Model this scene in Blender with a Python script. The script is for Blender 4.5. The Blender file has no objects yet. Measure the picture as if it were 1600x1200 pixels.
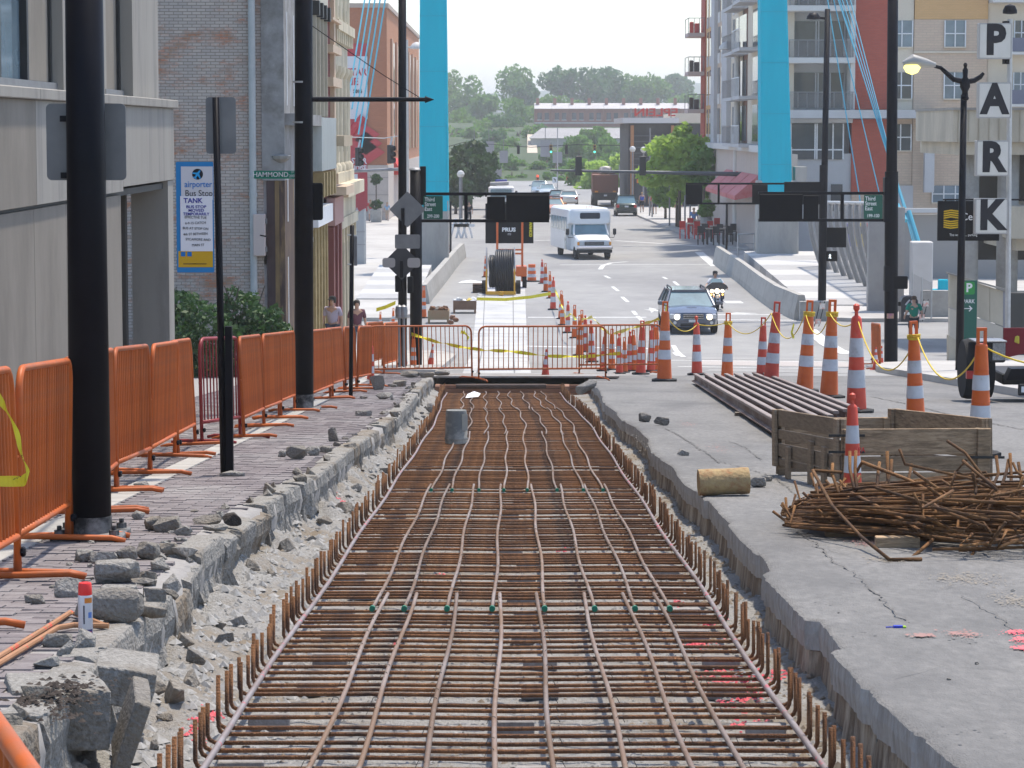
import bpy, bmesh, math, random
import numpy as np
from mathutils import Vector, Matrix, noise as mnoise
random.seed(7); rng = np.random.default_rng(7)
scn = bpy.context.scene
COL = scn.collection
R = math.radians
# ---------------- camera -------------------------------------------------
FPX = 4200.0; CU = 800.0; CV = 600.0; HOR = 203.0; CAMZ = 7.2
TH = math.atan((CV - HOR) / FPX)
cam_d = bpy.data.cameras.new('camera'); cam = bpy.data.objects.new('camera', cam_d); COL.objects.link(cam)
cam.location = (0, 0, CAMZ); cam.rotation_euler = (math.pi / 2 - TH, 0, 0)
cam_d.sensor_width = 36.0; cam_d.lens = 36.0 * FPX / 1600.0; cam_d.clip_start = 0.1; cam_d.clip_end = 30000
cam_d.dof.use_dof = True; cam_d.dof.focus_distance = 26.0; cam_d.dof.aperture_fstop = 32.0
scn.camera = cam
# ---------------- world and sun ------------------------------------------
SUN = Vector((0.18, 0.30, 0.94)).normalized()
world = bpy.data.worlds.new('World'); scn.world = world; world.use_nodes = True
wn = world.node_tree; wn.nodes.clear()
sky = wn.nodes.new('ShaderNodeTexSky'); sky.sky_type = 'NISHITA'; sky.sun_disc = False
sky.sun_elevation = math.asin(SUN.z); sky.sun_rotation = math.atan2(SUN.x, SUN.y)
sky.air_density = 1.0; sky.dust_density = 1.0; sky.ozone_density = 1.0; sky.altitude = 150
bg = wn.nodes.new('ShaderNodeBackground'); bg.inputs['Strength'].default_value = 0.14
wo = wn.nodes.new('ShaderNodeOutputWorld')
wn.links.new(sky.outputs[0], bg.inputs['Color']); wn.links.new(bg.outputs[0], wo.inputs['Surface'])
sl = bpy.data.lights.new('sun', 'SUN'); sl.energy = 2.8; sl.angle = R(2.5); sl.color = (1.0, 0.91, 0.78)
so = bpy.data.objects.new('sun', sl); COL.objects.link(so); so.location = (20, 10, 60)
so.rotation_euler = (-SUN).to_track_quat('-Z', 'Y').to_euler()
scn.view_settings.view_transform = 'Standard'; scn.view_settings.look = 'None'
scn.view_settings.exposure = 1.0; scn.view_settings.gamma = 1.0; scn.view_settings.use_curve_mapping = False
scn.render.engine = 'CYCLES'
scn.cycles.max_bounces = 6; scn.cycles.diffuse_bounces = 3; scn.cycles.glossy_bounces = 3
scn.cycles.transmission_bounces = 4; scn.cycles.volume_bounces = 0; scn.cycles.transparent_max_bounces = 8
scn.cycles.use_denoising = True
# ---------------- geometry of the place ----------------------------------
def ray(u, v):
    x = (u - CU) / FPX; y = (CV - v) / FPX
    return Vector((x, math.cos(TH) + y * math.sin(TH), -math.sin(TH) + y * math.cos(TH)))
def at(u, v, Y):
    d = ray(u, v); t = Y / d.y
    return Vector((d.x * t, Y, CAMZ + d.z * t))
SLOPE = 280.0 / FPX
def zr(Y):                                   # surface of the street: down the hill, then level
    s = CAMZ - 1.42 - SLOPE * Y
    return 0.5 * (s + math.sqrt(s * s + 0.09))
def zrn(Y):
    s = CAMZ - 1.42 - SLOPE * np.asarray(Y, float)
    return 0.5 * (s + np.sqrt(s * s + 0.09))
OL = 0.06; OF = -0.304                       # pavement above, excavation floor below the street
def G(u, v, off=0.0):
    lo, hi = 2.0, 2500.0
    d = ray(u, v)
    for _ in range(60):
        m = 0.5 * (lo + hi)
        if CAMZ + d.z * m / d.y > zr(m) + off: lo = m
        else: hi = m
    return at(u, v, 0.5 * (lo + hi))
def ppm(Y): return FPX / Y                   # pixels per metre at a distance
# ---------------- materials ----------------------------------------------
MATS = {}
def mat(name, c, c2=None, scale=4.0, rough=0.75, metal=0.0, bump=0.0, bscale=None, rnd=0.0, contrast=(0.35, 0.65),
        stretch=(1, 1, 1), spec=0.4, emit=None, estr=1.0, dirt=None, dscale=0.6, dirtc=(0.45, 0.62), coat=0.0):
    if name in MATS: return MATS[name]
    m = bpy.data.materials.new(name); MATS[name] = m; m.use_nodes = True
    nt = m.node_tree; N = nt.nodes; L = nt.links
    p = N['Principled BSDF']
    p.inputs['Roughness'].default_value = rough; p.inputs['Metallic'].default_value = metal
    p.inputs['Specular IOR Level'].default_value = spec
    if coat: p.inputs['Coat Weight'].default_value = coat; p.inputs['Coat Roughness'].default_value = 0.08
    tc = N.new('ShaderNodeTexCoord'); mp = N.new('ShaderNodeMapping'); mp.inputs['Scale'].default_value = stretch
    L.new(tc.outputs['Object'], mp.inputs['Vector'])
    out = None
    c4 = (*c, 1)
    if c2 is not None:
        nz = N.new('ShaderNodeTexNoise'); nz.inputs['Scale'].default_value = scale; nz.inputs['Detail'].default_value = 8
        nz.inputs['Roughness'].default_value = 0.62
        L.new(mp.outputs[0], nz.inputs['Vector'])
        cr = N.new('ShaderNodeValToRGB'); cr.color_ramp.elements[0].position = contrast[0]; cr.color_ramp.elements[1].position = contrast[1]
        cr.color_ramp.elements[0].color = c4; cr.color_ramp.elements[1].color = (*c2, 1)
        L.new(nz.outputs['Fac'], cr.inputs[0]); out = cr.outputs[0]
    if dirt is not None:
        n2 = N.new('ShaderNodeTexNoise'); n2.inputs['Scale'].default_value = dscale; n2.inputs['Detail'].default_value = 10
        n2.inputs['Roughness'].default_value = 0.7
        L.new(mp.outputs[0], n2.inputs['Vector'])
        r2 = N.new('ShaderNodeMapRange'); r2.inputs['From Min'].default_value = dirtc[0]; r2.inputs['From Max'].default_value = dirtc[1]
        L.new(n2.outputs['Fac'], r2.inputs['Value'])
        mx = N.new('ShaderNodeMix'); mx.data_type = 'RGBA'
        L.new(r2.outputs[0], mx.inputs[0])
        if out is None: mx.inputs[6].default_value = c4
        else: L.new(out, mx.inputs[6])
        mx.inputs[7].default_value = (*dirt, 1); out = mx.outputs[2]
    if rnd:
        oi = N.new('ShaderNodeObjectInfo'); mr = N.new('ShaderNodeMapRange')
        mr.inputs['To Min'].default_value = 1 - rnd; mr.inputs['To Max'].default_value = 1 + rnd
        L.new(oi.outputs['Random'], mr.inputs['Value'])
        mu = N.new('ShaderNodeMix'); mu.data_type = 'RGBA'; mu.blend_type = 'MULTIPLY'; mu.inputs[0].default_value = 1
        if out is None: mu.inputs[6].default_value = c4
        else: L.new(out, mu.inputs[6])
        cc = N.new('ShaderNodeCombineColor')
        for k in range(3): L.new(mr.outputs[0], cc.inputs[k])
        L.new(cc.outputs[0], mu.inputs[7]); out = mu.outputs[2]
    if out is None: p.inputs['Base Color'].default_value = c4
    else: L.new(out, p.inputs['Base Color'])
    if bump:
        nb = N.new('ShaderNodeTexNoise'); nb.inputs['Scale'].default_value = bscale or scale * 3; nb.inputs['Detail'].default_value = 6
        L.new(mp.outputs[0], nb.inputs['Vector'])
        b = N.new('ShaderNodeBump'); b.inputs['Strength'].default_value = bump; b.inputs['Distance'].default_value = 0.02
        L.new(nb.outputs['Fac'], b.inputs['Height']); L.new(b.outputs[0], p.inputs['Normal'])
    if emit is not None:
        p.inputs['Emission Color'].default_value = (*emit, 1); p.inputs['Emission Strength'].default_value = estr
    return m
def glassmat(name, c, rough=0.06, spec=0.8):
    return mat(name, c, (c[0] * 1.7, c[1] * 1.7, c[2] * 1.7), .7, rough=rough, spec=spec * .6, coat=0.12)
# ---------------- mesh builder -------------------------------------------
class MB:
    def __init__(s): s.v = []; s.f = []; s.mi = []; s.cur = 0
    def add(s, vs, fs):
        o = len(s.v); s.v.extend([tuple(p) for p in vs])
        for f in fs: s.f.append(tuple(i + o for i in f)); s.mi.append(s.cur)
        return s
    def box(s, x0, x1, y0, y1, z0, z1, M=None):
        vs = [(x0, y0, z0), (x1, y0, z0), (x1, y1, z0), (x0, y1, z0), (x0, y0, z1), (x1, y0, z1), (x1, y1, z1), (x0, y1, z1)]
        if M is not None: vs = [M @ Vector(p) for p in vs]
        return s.add(vs, [(0, 3, 2, 1), (4, 5, 6, 7), (0, 1, 5, 4), (1, 2, 6, 5), (2, 3, 7, 6), (3, 0, 4, 7)])
    def bbox(s, x0, x1, y0, y1, z0, z1, b=0.02, M=None):       # box with chamfered vertical and top edges
        def ring(i, z): return [(x0 + i + b, y0 + i, z), (x1 - i - b, y0 + i, z), (x1 - i, y0 + i + b, z), (x1 - i, y1 - i - b, z),
                                (x1 - i - b, y1 - i, z), (x0 + i + b, y1 - i, z), (x0 + i, y1 - i - b, z), (x0 + i, y0 + i + b, z)]
        return s.rings([ring(b, z0), ring(0, z0 + b), ring(0, z1 - b), ring(b, z1)], M=M)
    def rings(s, rs, caps=True, closed=True, M=None):
        n = len(rs[0]); vs = [Vector(p) for r in rs for p in r]
        if M is not None: vs = [M @ p for p in vs]
        fs = []
        for k in range(len(rs) - 1):
            for i in range(n if closed else n - 1):
                j = (i + 1) % n
                fs.append((k * n + i, k * n + j, (k + 1) * n + j, (k + 1) * n + i))
        if caps: fs.append(tuple(range(n - 1, -1, -1))); fs.append(tuple((len(rs) - 1) * n + i for i in range(n)))
        return s.add(vs, fs)
    def tube(s, pts, r, n=8, caps=True):
        pts = [Vector(p) for p in pts]; rs = []
        rad = r if isinstance(r, (list, tuple)) else [r] * len(pts)
        up = None
        for i, p in enumerate(pts):
            t = (pts[min(i + 1, len(pts) - 1)] - pts[max(i - 1, 0)]).normalized()
            if up is None:
                a = Vector((0, 0, 1)) if abs(t.z) < 0.9 else Vector((1, 0, 0)); up = t.cross(a).normalized()
            else:
                up = (up - t * up.dot(t)).normalized()
            b = t.cross(up)
            rs.append([p + rad[i] * (math.cos(2 * math.pi * k / n) * up + math.sin(2 * math.pi * k / n) * b) for k in range(n)])
        return s.rings(rs, caps)
    def lathe(s, prof, n=16, c=(0, 0, 0), M=None, caps=True):   # prof [(r,z)]
        rs = [[(c[0] + r * math.cos(2 * math.pi * k / n), c[1] + r * math.sin(2 * math.pi * k / n), c[2] + z) for k in range(n)] for r, z in prof]
        return s.rings(rs, caps, M=M)
    def prism(s, poly, y0, y1, M=None):                         # poly in x,z extruded along y
        return s.rings([[(x, y0, z) for x, z in poly], [(x, y1, z) for x, z in poly]], M=M)
    def quad(s, a, b, c, d): return s.add([a, b, c, d], [(0, 1, 2, 3)])
    def mesh(s, name, mats, smooth=False):
        me = bpy.data.meshes.new(name); me.from_pydata(s.v, [], s.f); 
        for m in (mats if isinstance(mats, (list, tuple)) else [mats]): me.materials.append(m)
        if any(s.mi): me.polygons.foreach_set('material_index', s.mi)
        if smooth: 
            me.polygons.foreach_set('use_smooth', [True] * len(me.polygons))
        me.update(); return me
    def build(s, name, mats, parent=None, loc=None, rotz=0.0, smooth=False, label=None):
        o = bpy.data.objects.new(name, s.mesh(name, mats, smooth)); COL.objects.link(o)
        if parent is not None: o.parent = parent
        if loc is not None: o.location = loc
        if rotz: o.rotation_euler = (0, 0, rotz)
        if label: o['label'] = label
        if smooth and smooth != 'all':
            a = smooth if isinstance(smooth, float) else 40.0
            try: o.data.set_sharp_from_angle(angle=R(a))
            except Exception: pass
        return o
def tag(o, label, cat, group=None):
    o['label'] = label; o['category'] = cat
    if group: o['group'] = group
    return o
def thing(name, label, cat, loc=(0, 0, 0), rotz=0.0, group=None):
    o = bpy.data.objects.new(name, None); COL.objects.link(o); o.location = loc; o.rotation_euler = (0, 0, rotz)
    o.empty_display_size = 0.2
    return tag(o, label, cat, group)
def struct(o): o['kind'] = 'structure'; return o
def stuff(o): o['kind'] = 'stuff'; return o
def inst(me, name, parent=None, loc=(0, 0, 0), rot=(0, 0, 0), sc=(1, 1, 1)):
    o = bpy.data.objects.new(name, me); COL.objects.link(o); o.location = loc; o.rotation_euler = rot; o.scale = sc
    if parent is not None: o.parent = parent
    return o
def copy_tree(o, parent=None):
    c = o.copy(); COL.objects.link(c); c.parent = parent
    for ch in o.children: copy_tree(ch, c)
    return c
def text(body, size, m, parent, loc, rot=(math.pi / 2, 0, 0), name='lettering', align='CENTER', ext=0.002, sx=1.0, bold=0.0):
    cu = bpy.data.curves.new(name, 'FONT'); cu.body = body; cu.size = size; cu.align_x = align; cu.align_y = 'CENTER'
    cu.extrude = ext; cu.offset = bold; cu.resolution_u = 3; cu.materials.append(m)
    o = bpy.data.objects.new(name, cu); COL.objects.link(o); o.location = loc; o.rotation_euler = rot; o.scale = (sx, 1, 1)
    if parent is not None: o.parent = parent
    return o
def fbm(x, y, z=0.0, o=4):
    return mnoise.fractal(Vector((x, y, z)), 0.9, 2.0, o)
# common materials
BLACK = mat('black_paint', (0.003, 0.003, 0.006), (0.006, 0.006, 0.010), 3, rough=0.5, spec=0.12, dirt=(0.03, 0.028, 0.028), dscale=1.6, dirtc=(0.62, 0.85))
GREYMETAL = mat('grey_metal', (0.20, 0.20, 0.21), (0.26, 0.26, 0.27), 5, rough=0.5, metal=0.5)
SIGNBACK = mat('sign_back', (0.16, 0.16, 0.165), (0.21, 0.21, 0.21), 3, rough=0.55, metal=0.3)
WHITE = mat('white_paint', (0.72, 0.73, 0.74), (0.62, 0.63, 0.65), 6, rough=0.6)
RUBBER = mat('black_rubber', (0.012, 0.012, 0.013), (0.03, 0.03, 0.03), 20, rough=0.85)
CONC = mat('concrete', (.215, .208, .195), (0.273, 0.267, 0.250), 5, rough=0.9, bump=0.3, bscale=40, dirt=(.156, .143, .130), dscale=1.2, dirtc=(0.5, 0.75))
CONCL = mat('pale_concrete', (.331, .317, .295), (0.396, 0.382, 0.353), 5, rough=0.9, bump=0.2, bscale=30, dirt=(.238, .223, .202), dscale=0.8, dirtc=(0.5, 0.75))
CYAN = mat('cyan_paint', (0.003, 0.40, 0.53), (0.004, 0.45, 0.58), .8, rough=0.7, spec=0.1, dirt=(.004, .30, .41), dscale=.9, dirtc=(.5, .8), stretch=(1.6, 1, .12))
ORANGE = mat('barrier_orange', (.39, .080, .012), (.47, .110, .022), 4, rough=0.5, spec=.25, rnd=0.18, dirt=(.24, .10, .055), dscale=2.5, dirtc=(0.5, 0.75))
# ======================= THE SETTING =====================================
M_road = mat('street_concrete', (.150, .147, .142), (.215, .208, .20), 14, rough=0.92, bump=0.5, bscale=70, dirt=(.105, .103, .102), dscale=0.45, dirtc=(0.46, 0.70), stretch=(1.5, 0.6, 1))
M_face = mat('slab_face', (.413, .393, .371), (0.275, 0.255, 0.234), 6, rough=0.95, bump=0.9, bscale=22, stretch=(1, 3, 1))
M_base = mat('road_base', (.256, .192, .134), (0.134, 0.102, 0.080), 7, rough=0.97, bump=1.0, bscale=18, stretch=(1, 3.5, 0.6), dirt=(.431, .367, .287), dscale=3)
M_floor = mat('crushed_stone', (.223, .214, .198), (0.329, 0.319, 0.304), 55, rough=0.95, bump=1.0, bscale=90, dirt=(.211, .171, .124), dscale=0.8, dirtc=(0.47, 0.64))
M_far = mat('street_asphalt', (.254, .251, .247), (0.295, 0.292, 0.285), 1.2, rough=0.92, dirt=(.199, .195, .195), dscale=0.09, dirtc=(0.45, 0.65), stretch=(1, 0.5, 1))
M_walk = mat('pale_pavement', (.399, .387, .365), (0.451, 0.438, 0.416), 1.5, rough=0.92, dirt=(.340, .323, .306), dscale=0.2)
M_paint = mat('road_paint', (0.66, 0.66, 0.65), (0.5, 0.5, 0.49), 6, rough=0.8)
M_ypaint = mat('yellow_road_paint', (0.62, 0.46, 0.10), (0.5, 0.4, 0.12), 6, rough=0.8)
def polyline(pts, off):
    P = sorted([G(u, v, off) for u, v in pts], key=lambda p: p.y)
    return np.array([p.y for p in P]), np.array([p.x for p in P])
LY, LX = polyline([(664, 600), (640, 632), (602, 665), (547, 705), (497, 745), (455, 765), (400, 800), (352, 835), (318, 862), (292, 900),
                   (262, 940), (226, 965), (172, 1012), (150, 1040), (116, 1075), (70, 1120), (8, 1180)], OL)
LY = np.concatenate([[4.0, 6.5], LY]); LX = np.concatenate([[LX[0] - .02, LX[0]], LX])
RY, RX = polyline([(940, 612), (944, 632), (962, 645), (975, 660), (997, 670), (1015, 685), (1020, 710), (1050, 727), (1071, 755),
                   (1089, 766), (1110, 792), (1135, 815), (1155, 840), (1190, 872), (1202, 902), (1275, 975), (1307, 1017), (1340, 1050), (1370, 1090),
                   (1389, 1105), (1425, 1140), (1455, 1170), (1490, 1197)], 0)
RY = np.concatenate([[4.0], RY]); RX = np.concatenate([[RX[0]], RX])
TEND = 53.0
def xl(y): return float(np.interp(y, LY, LX)) + 0.035 * fbm(y * 3.1, 5.0) + 0.03 * fbm(y * 11.0, 9.0)
STEP_L = [1.1, 1.1, 1.1, 1.1, 1.1, 1.1, 1.1]; STEP = [random.Random(q).choice([0, 0, .02, -.022, .034, -.012]) for q in range(97)]
def xr(y): return float(np.interp(y, RY, RX)) + STEP[int(y / STEP_L[int(y) % 7]) % 97] + 0.012 * fbm(y * 14.0, 19.0)
# ground under everything, out to the horizon
def ztop(y):
    if y < 380: return 0.0
    if y < 620: return 9.0 * (y - 380) / 240
    if y < 1000: return 9.0 + 5.0 * (y - 620) / 380
    return 14.0 + 6 * min(1, (y - 1000) / 2000)
M_grass = mat('grass', (0.03, 0.055, 0.018), (0.06, 0.085, 0.03), 0.1, rough=0.95)
b = MB(); ys = list(range(-40, 100, 5)) + list(range(100, 700, 20)) + [800, 1000, 1500, 2500, 4000, 7000, 12000]
xs = [-9000, -3000, -1000, -300, -100, -60, -30, -12, 12, 30, 60, 100, 300, 1000, 3000, 9000]
vs = [(x, y, (min(zr(y), 7.5) - 0.9 if y < 110 else ztop(y) - 0.4)) for y in ys for x in xs]; n = len(xs)
b.add(vs, [(j * n + i, j * n + i + 1, (j + 1) * n + i + 1, (j + 1) * n + i) for j in range(len(ys) - 1) for i in range(n - 1)])
struct(b.build('ground', M_grass, smooth='all'))
# excavation floor
nx = 66; yy = np.arange(4.0, 58.0, 0.065); vs = []
for y in yy:
    a = float(np.interp(y, LY, LX)) - 0.16; c = float(np.interp(y, RY, RX)) + 0.12; z0 = zr(y) + OF
    for i in range(nx):
        x = a + (c - a) * i / (nx - 1); tl = max(0.0, 1 - (x - a - 0.12) / 0.42); tr = max(0.0, 1 - (c - x - 0.1) / 0.3)
        z = z0 + 0.010 * fbm(x * 9, y * 9) + 0.008 * fbm(x * 30, y * 30, 3)
        z += 0.20 * tl ** 1.4 * (0.55 + 0.75 * fbm(x * 3, y * 2.2, 7)) + 0.045 * tr ** 1.3 * (0.5 + 0.9 * fbm(x * 4, y * 3, 2)) + 0.03 * tl * fbm(x * 14, y * 14)
        vs.append((x, y, min(z, zr(y) + 0.04)))
b = MB(); m_ = len(yy)
b.add(vs, [(j * nx + i, j * nx + i + 1, (j + 1) * nx + i + 1, (j + 1) * nx + i) for j in range(m_ - 1) for i in range(nx - 1)])
floor_o = struct(b.build('excavation_floor', M_floor, smooth='all'))
FL = np.array(vs).reshape(m_, nx, 3)
def floor_z(x, y):
    j = min(max(int((y - 4.0) / 0.065), 0), m_ - 1); row = FL[j]
    return float(np.interp(x, row[:, 0], row[:, 2]))
# crushed stones lying loose on it
def rock_cloud(name, pts, sizes, m):
    base = np.array([(0, 0, .62), (.9, .1, .05), (.2, .85, -.02), (-.8, .4, .04), (-.5, -.75, .0), (.45, -.8, .05)])
    fs = [(0, 1, 2), (0, 2, 3), (0, 3, 4), (0, 4, 5), (0, 5, 1)]
    n = len(pts); a = rng.uniform(0, 2 * np.pi, n); jit = rng.uniform(.55, 1.35, (n, 6, 3))
    v = base[None] * jit * sizes[:, None, None]
    ca, sa = np.cos(a)[:, None], np.sin(a)[:, None]
    x = v[:, :, 0] * ca - v[:, :, 1] * sa; y = v[:, :, 0] * sa + v[:, :, 1] * ca
    V = np.stack([x, y, v[:, :, 2]], 2) + pts[:, None, :]
    F = (np.array(fs)[None] + (np.arange(n) * 6)[:, None, None]).reshape(-1, 3)
    me = bpy.data.meshes.new(name); me.from_pydata(V.reshape(-1, 3).tolist(), [], F.tolist()); me.materials.append(m)
    o = bpy.data.objects.new(name, me); COL.objects.link(o); return o
M_st1 = mat('stone_pale', (.248, .239, .223), (0.360, 0.350, 0.335), 30, rough=0.95)
M_st2 = mat('stone_grey', (.149, .146, .140), (0.223, 0.217, 0.205), 30, rough=0.95)
M_st3 = mat('stone_brown', (.182, .143, .104), (0.260, 0.215, 0.163), 30, rough=0.95)
M_red = mat('red_marking_paint', (0.62, 0.05, 0.09), (0.66, 0.16, 0.16), 8, rough=0.7)
def stones(n, y0, y1, smin, smax, xf=None):
    y = y0 + (y1 - y0) * rng.random(n) ** 1.35; t = rng.random(n) if xf is None else xf(rng.random(n))
    a = np.interp(y, LY, LX) - 0.1; c = np.interp(y, RY, RX) + 0.02; x = a + (c - a) * t
    z = np.array([floor_z(p, q) for p, q in zip(x, y)]) - 0.001
    return np.stack([x, y, z], 1), rng.uniform(smin, smax, n) * (0.6 + 0.8 * rng.random(n))
for nm, n, mm, s0, s1 in (('gravel', 13000, M_st1, .006, .017), ('gravel', 7000, M_st2, .006, .016), ('gravel', 1600, M_st3, .006, .016)):
    p, s = stones(n, 6.5, 30, s0, s1); o = stuff(rock_cloud(nm, p, s, mm)); o['label'] = 'loose crushed stone over the excavation floor'; o['category'] = 'gravel'
p, s = stones(2600, 6.5, 40, .015, .045, lambda t: 0.24 * t ** 1.2); o = stuff(rock_cloud('rubble', p, s, M_st1)); o['label'] = 'small rubble banked along the pavement edge'; o['category'] = 'rubble'
p, s = stones(1300, 6.5, 40, .012, .03, lambda t: 1 - 0.12 * t ** 1.2); o = stuff(rock_cloud('rubble', p, s, M_st3)); o['label'] = 'brown rubble along the foot of the street slab'; o['category'] = 'rubble'
pr = []
for (u, v, ru, rv, k) in ((1160, 1090, 40, 20, 60), (1130, 1060, 45, 14, 60), (1090, 1010, 30, 10, 40), (1170, 1135, 35, 10, 35), (1105, 975, 26, 8, 25), (310, 1145, 22, 14, 40),
                          (330, 1120, 16, 8, 25), (535, 795, 12, 5, 25), (1060, 945, 16, 5, 18), (950, 700, 10, 3, 14), (880, 860, 9, 3, 10), (1200, 1060, 30, 10, 25), (620, 1005, 5, 2, 6), (690, 900, 6, 2, 6)):
    for _ in range(k * 2):
        q = G(u + random.gauss(0, ru * .5), v + random.gauss(0, rv * .5), OF); pr.append((q.x, q.y, floor_z(q.x, q.y) + 0.004))
o = stuff(rock_cloud('marked_gravel', np.array(pr), rng.uniform(.006, .016, len(pr)), M_red)); o['label'] = 'gravel sprayed with red marking paint'; o['category'] = 'gravel'
# street slab on the right with its broken edge
b = MB(); ys = np.arange(4.0, 57.0, 0.05); cols = [0, .02, .08, .3, .8, 1.6, 3, 5, 8, 14]; rows = []
for y in ys:
    e = xr(y); z = zr(y); rows.append([(e + d + (0.0 if k else 0.0), y, z - (0.012 * (1 + fbm(y * 20, 1)) if k == 0 else 0) + (0.006 * fbm(y * 1.1, (e + d) * 1.1) if k > 1 else 0)) for k, d in enumerate(cols)])
n = len(cols); b.add([p for r in rows for p in r], [(j * n + i, j * n + i + 1, (j + 1) * n + i + 1, (j + 1) * n + i) for j in range(len(ys) - 1) for i in range(n - 1)])
road_o = struct(b.build('street', M_road, smooth='all'))
b = MB(); rows = []
for y in ys:
    e = xr(y); z = zr(y); w = 0.02 * fbm(y * 9, 44)
    rows.append([(e, y, z - 0.012 * (1 + fbm(y * 20, 1))), (e - 0.004 + w * .3, y, z - 0.07), (e + 0.004 + w, y, z - 0.145), (e + 0.10, y, z - 0.16)])
b.add([p for r in rows for p in r], [(j * 4 + i + 1, j * 4 + i, (j + 1) * 4 + i, (j + 1) * 4 + i + 1) for j in range(len(ys) - 1) for i in range(3)])
b.build('slab_edge', M_face, road_o)
b = MB(); rows = []
for y in ys:
    e = xr(y); z = zr(y); w = 0.03 * fbm(y * 7, 71) + 0.02 * fbm(y * 22, 3)
    rows.append([(e + 0.11, y, z - 0.14), (e + 0.025 + w, y, z - 0.15), (e + 0.02 + w, y, z - 0.22), (e + 0.0 + w * 1.3, y, z - 0.4)])
b.add([p for r in rows for p in r], [(j * 4 + i + 1, j * 4 + i, (j + 1) * 4 + i, (j + 1) * 4 + i + 1) for j in range(len(ys) - 1) for i in range(3)])
b.build('road_base', M_base, road_o)
# cracks and saw cuts: thin dark sheets laid in the slab
M_crack = mat('crack_filler', (0.10, 0.095, 0.09), (0.16, 0.15, 0.14), 20, rough=0.95)
def crack(pts, w, off=0.008):
    P = [G(u, v) for u, v in pts]; q = []
    for i in range(len(P) - 1):
        k = max(2, int((P[i + 1] - P[i]).length / 0.06))
        for t in range(k): q.append(P[i].lerp(P[i + 1], t / k))
    b = MB(); vs = []
    for p in q:
        j = 0.03 * fbm(p.x * 7, p.y * 7); ww = w * (0.3 + 1.2 * abs(fbm(p.x * 13, p.y * 13, 5)))
        vs += [(p.x + j - ww, p.y, zr(p.y) + off), (p.x + j + ww, p.y, zr(p.y) + off)]
    b.add(vs, [(2 * i, 2 * i + 1, 2 * i + 3, 2 * i + 2) for i in range(len(q) - 1)]); b.build('crack', M_crack, road_o)
crack([(1035, 668), (1060, 680), (1090, 700), (1110, 712), (1125, 725)], .012)
crack([(1140, 690), (1165, 700), (1190, 720)], .008)
crack([(1240, 828), (1275, 850), (1300, 875), (1335, 897), (1370, 930), (1412, 972)], .006)
crack([(1500, 930), (1560, 965), (1610, 1000)], .005)
crack([(1360, 620), (1420, 632), (1500, 652), (1600, 672)], .02)
crack([(1395, 1092), (1420, 1091)], .01); crack([(1380, 1100), (1500, 1098)], .004)
# red spray marks on the slab
M_pink = mat('faded_marking_paint', (0.34, 0.14, 0.12), (0.30, 0.19, 0.17), 9, rough=0.85, contrast=(.3, .6))
def blot(u, v, ru, rv, m, off=0.009, nm='paint_mark', n=150):
    c = G(u, v); rx = ru * c.y / FPX * .5; ry = abs(G(u, v - rv).y - c.y) * .5; b = MB()
    for k in range(n):
        x, y = c.x + random.gauss(0, rx), c.y + random.gauss(0, ry); r = random.uniform(.002, .006) * (1.8 if k < n * .2 else 1)
        b.add([(x + r * math.cos(a) * random.uniform(.6, 1.2), y + 1.4 * r * math.sin(a), zr(y) + off + .004 * fbm(y * 1.1, x * 1.1)) for a in (0, 1.05, 2.1, 3.14, 4.2, 5.2)], [tuple(range(6))])
    o = b.build(nm, m, road_o); o['kind'] = 'stuff'
for u, v, ru, rv in ((1442, 996, 20, 3), (1505, 994, 26, 6), (1120, 702, 22, 7), (1075, 664, 14, 4), (1350, 850, 26, 6), (1255, 700, 14, 3)): blot(u, v, ru, rv, M_pink)
for u, v, ru, rv in ((1592, 991, 26, 4), (1600, 1003, 24, 4), (1598, 1016, 14, 3)): blot(u, v, ru, rv, M_red)
M_stain = mat('oil_stain', (0.23, 0.225, 0.22), (0.28, 0.275, 0.27), 6, rough=0.8)
M_tan = mat('sand_dust', (0.22, 0.19, 0.15), (0.26, 0.23, 0.19), 6, rough=0.95)
blot(1510, 905, 60, 10, M_tan, .007, 'dust', 400); blot(1590, 940, 40, 12, M_tan, .008, 'dust', 300); blot(1385, 876, 28, 5, M_tan, .007, 'dust', 200); blot(1250, 760, 60, 20, M_tan, .007, 'dust', 400); blot(1000, 690, 30, 20, M_tan, .007, 'dust', 300)
M_grit = mat('grit', (.10, .095, .09), (.16, .155, .15), 30)
for _ in range(26): blot(random.uniform(1050, 1600), random.uniform(640, 1150), 60, 14, M_grit, .008, 'grit', 16)
crack([(1180, 860), (1260, 852), (1330, 868)], .003); crack([(1240, 940), (1330, 925), (1420, 930), (1500, 915)], .003); crack([(1400, 1060), (1480, 1040), (1600, 1050)], .003); crack([(1120, 720), (1210, 745), (1260, 790)], .006)
crack([(960, 625), (1080, 628), (1100, 626)], .02); crack([(985, 656), (1060, 652)], .012); crack([(1100, 770), (1180, 768)], .006)
# wide street beyond: Third Street, the bridge deck and the street running on
b = MB(); ys = list(np.arange(56.9, 110, 1.0)) + list(range(112, 385, 6)); xs = [-120, -40, -14, -5, 0, 5, 10, 16, 40, 120]
n = len(xs); b.add([(x, y, zr(y) - 0.003 if y < 58 else zr(y)) for y in ys for x in xs], [(j * n + i, j * n + i + 1, (j + 1) * n + i + 1, (j + 1) * n + i) for j in range(len(ys) - 1) for i in range(n - 1)])
struct(b.build('crossing_street', M_far, smooth='all'))
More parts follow.
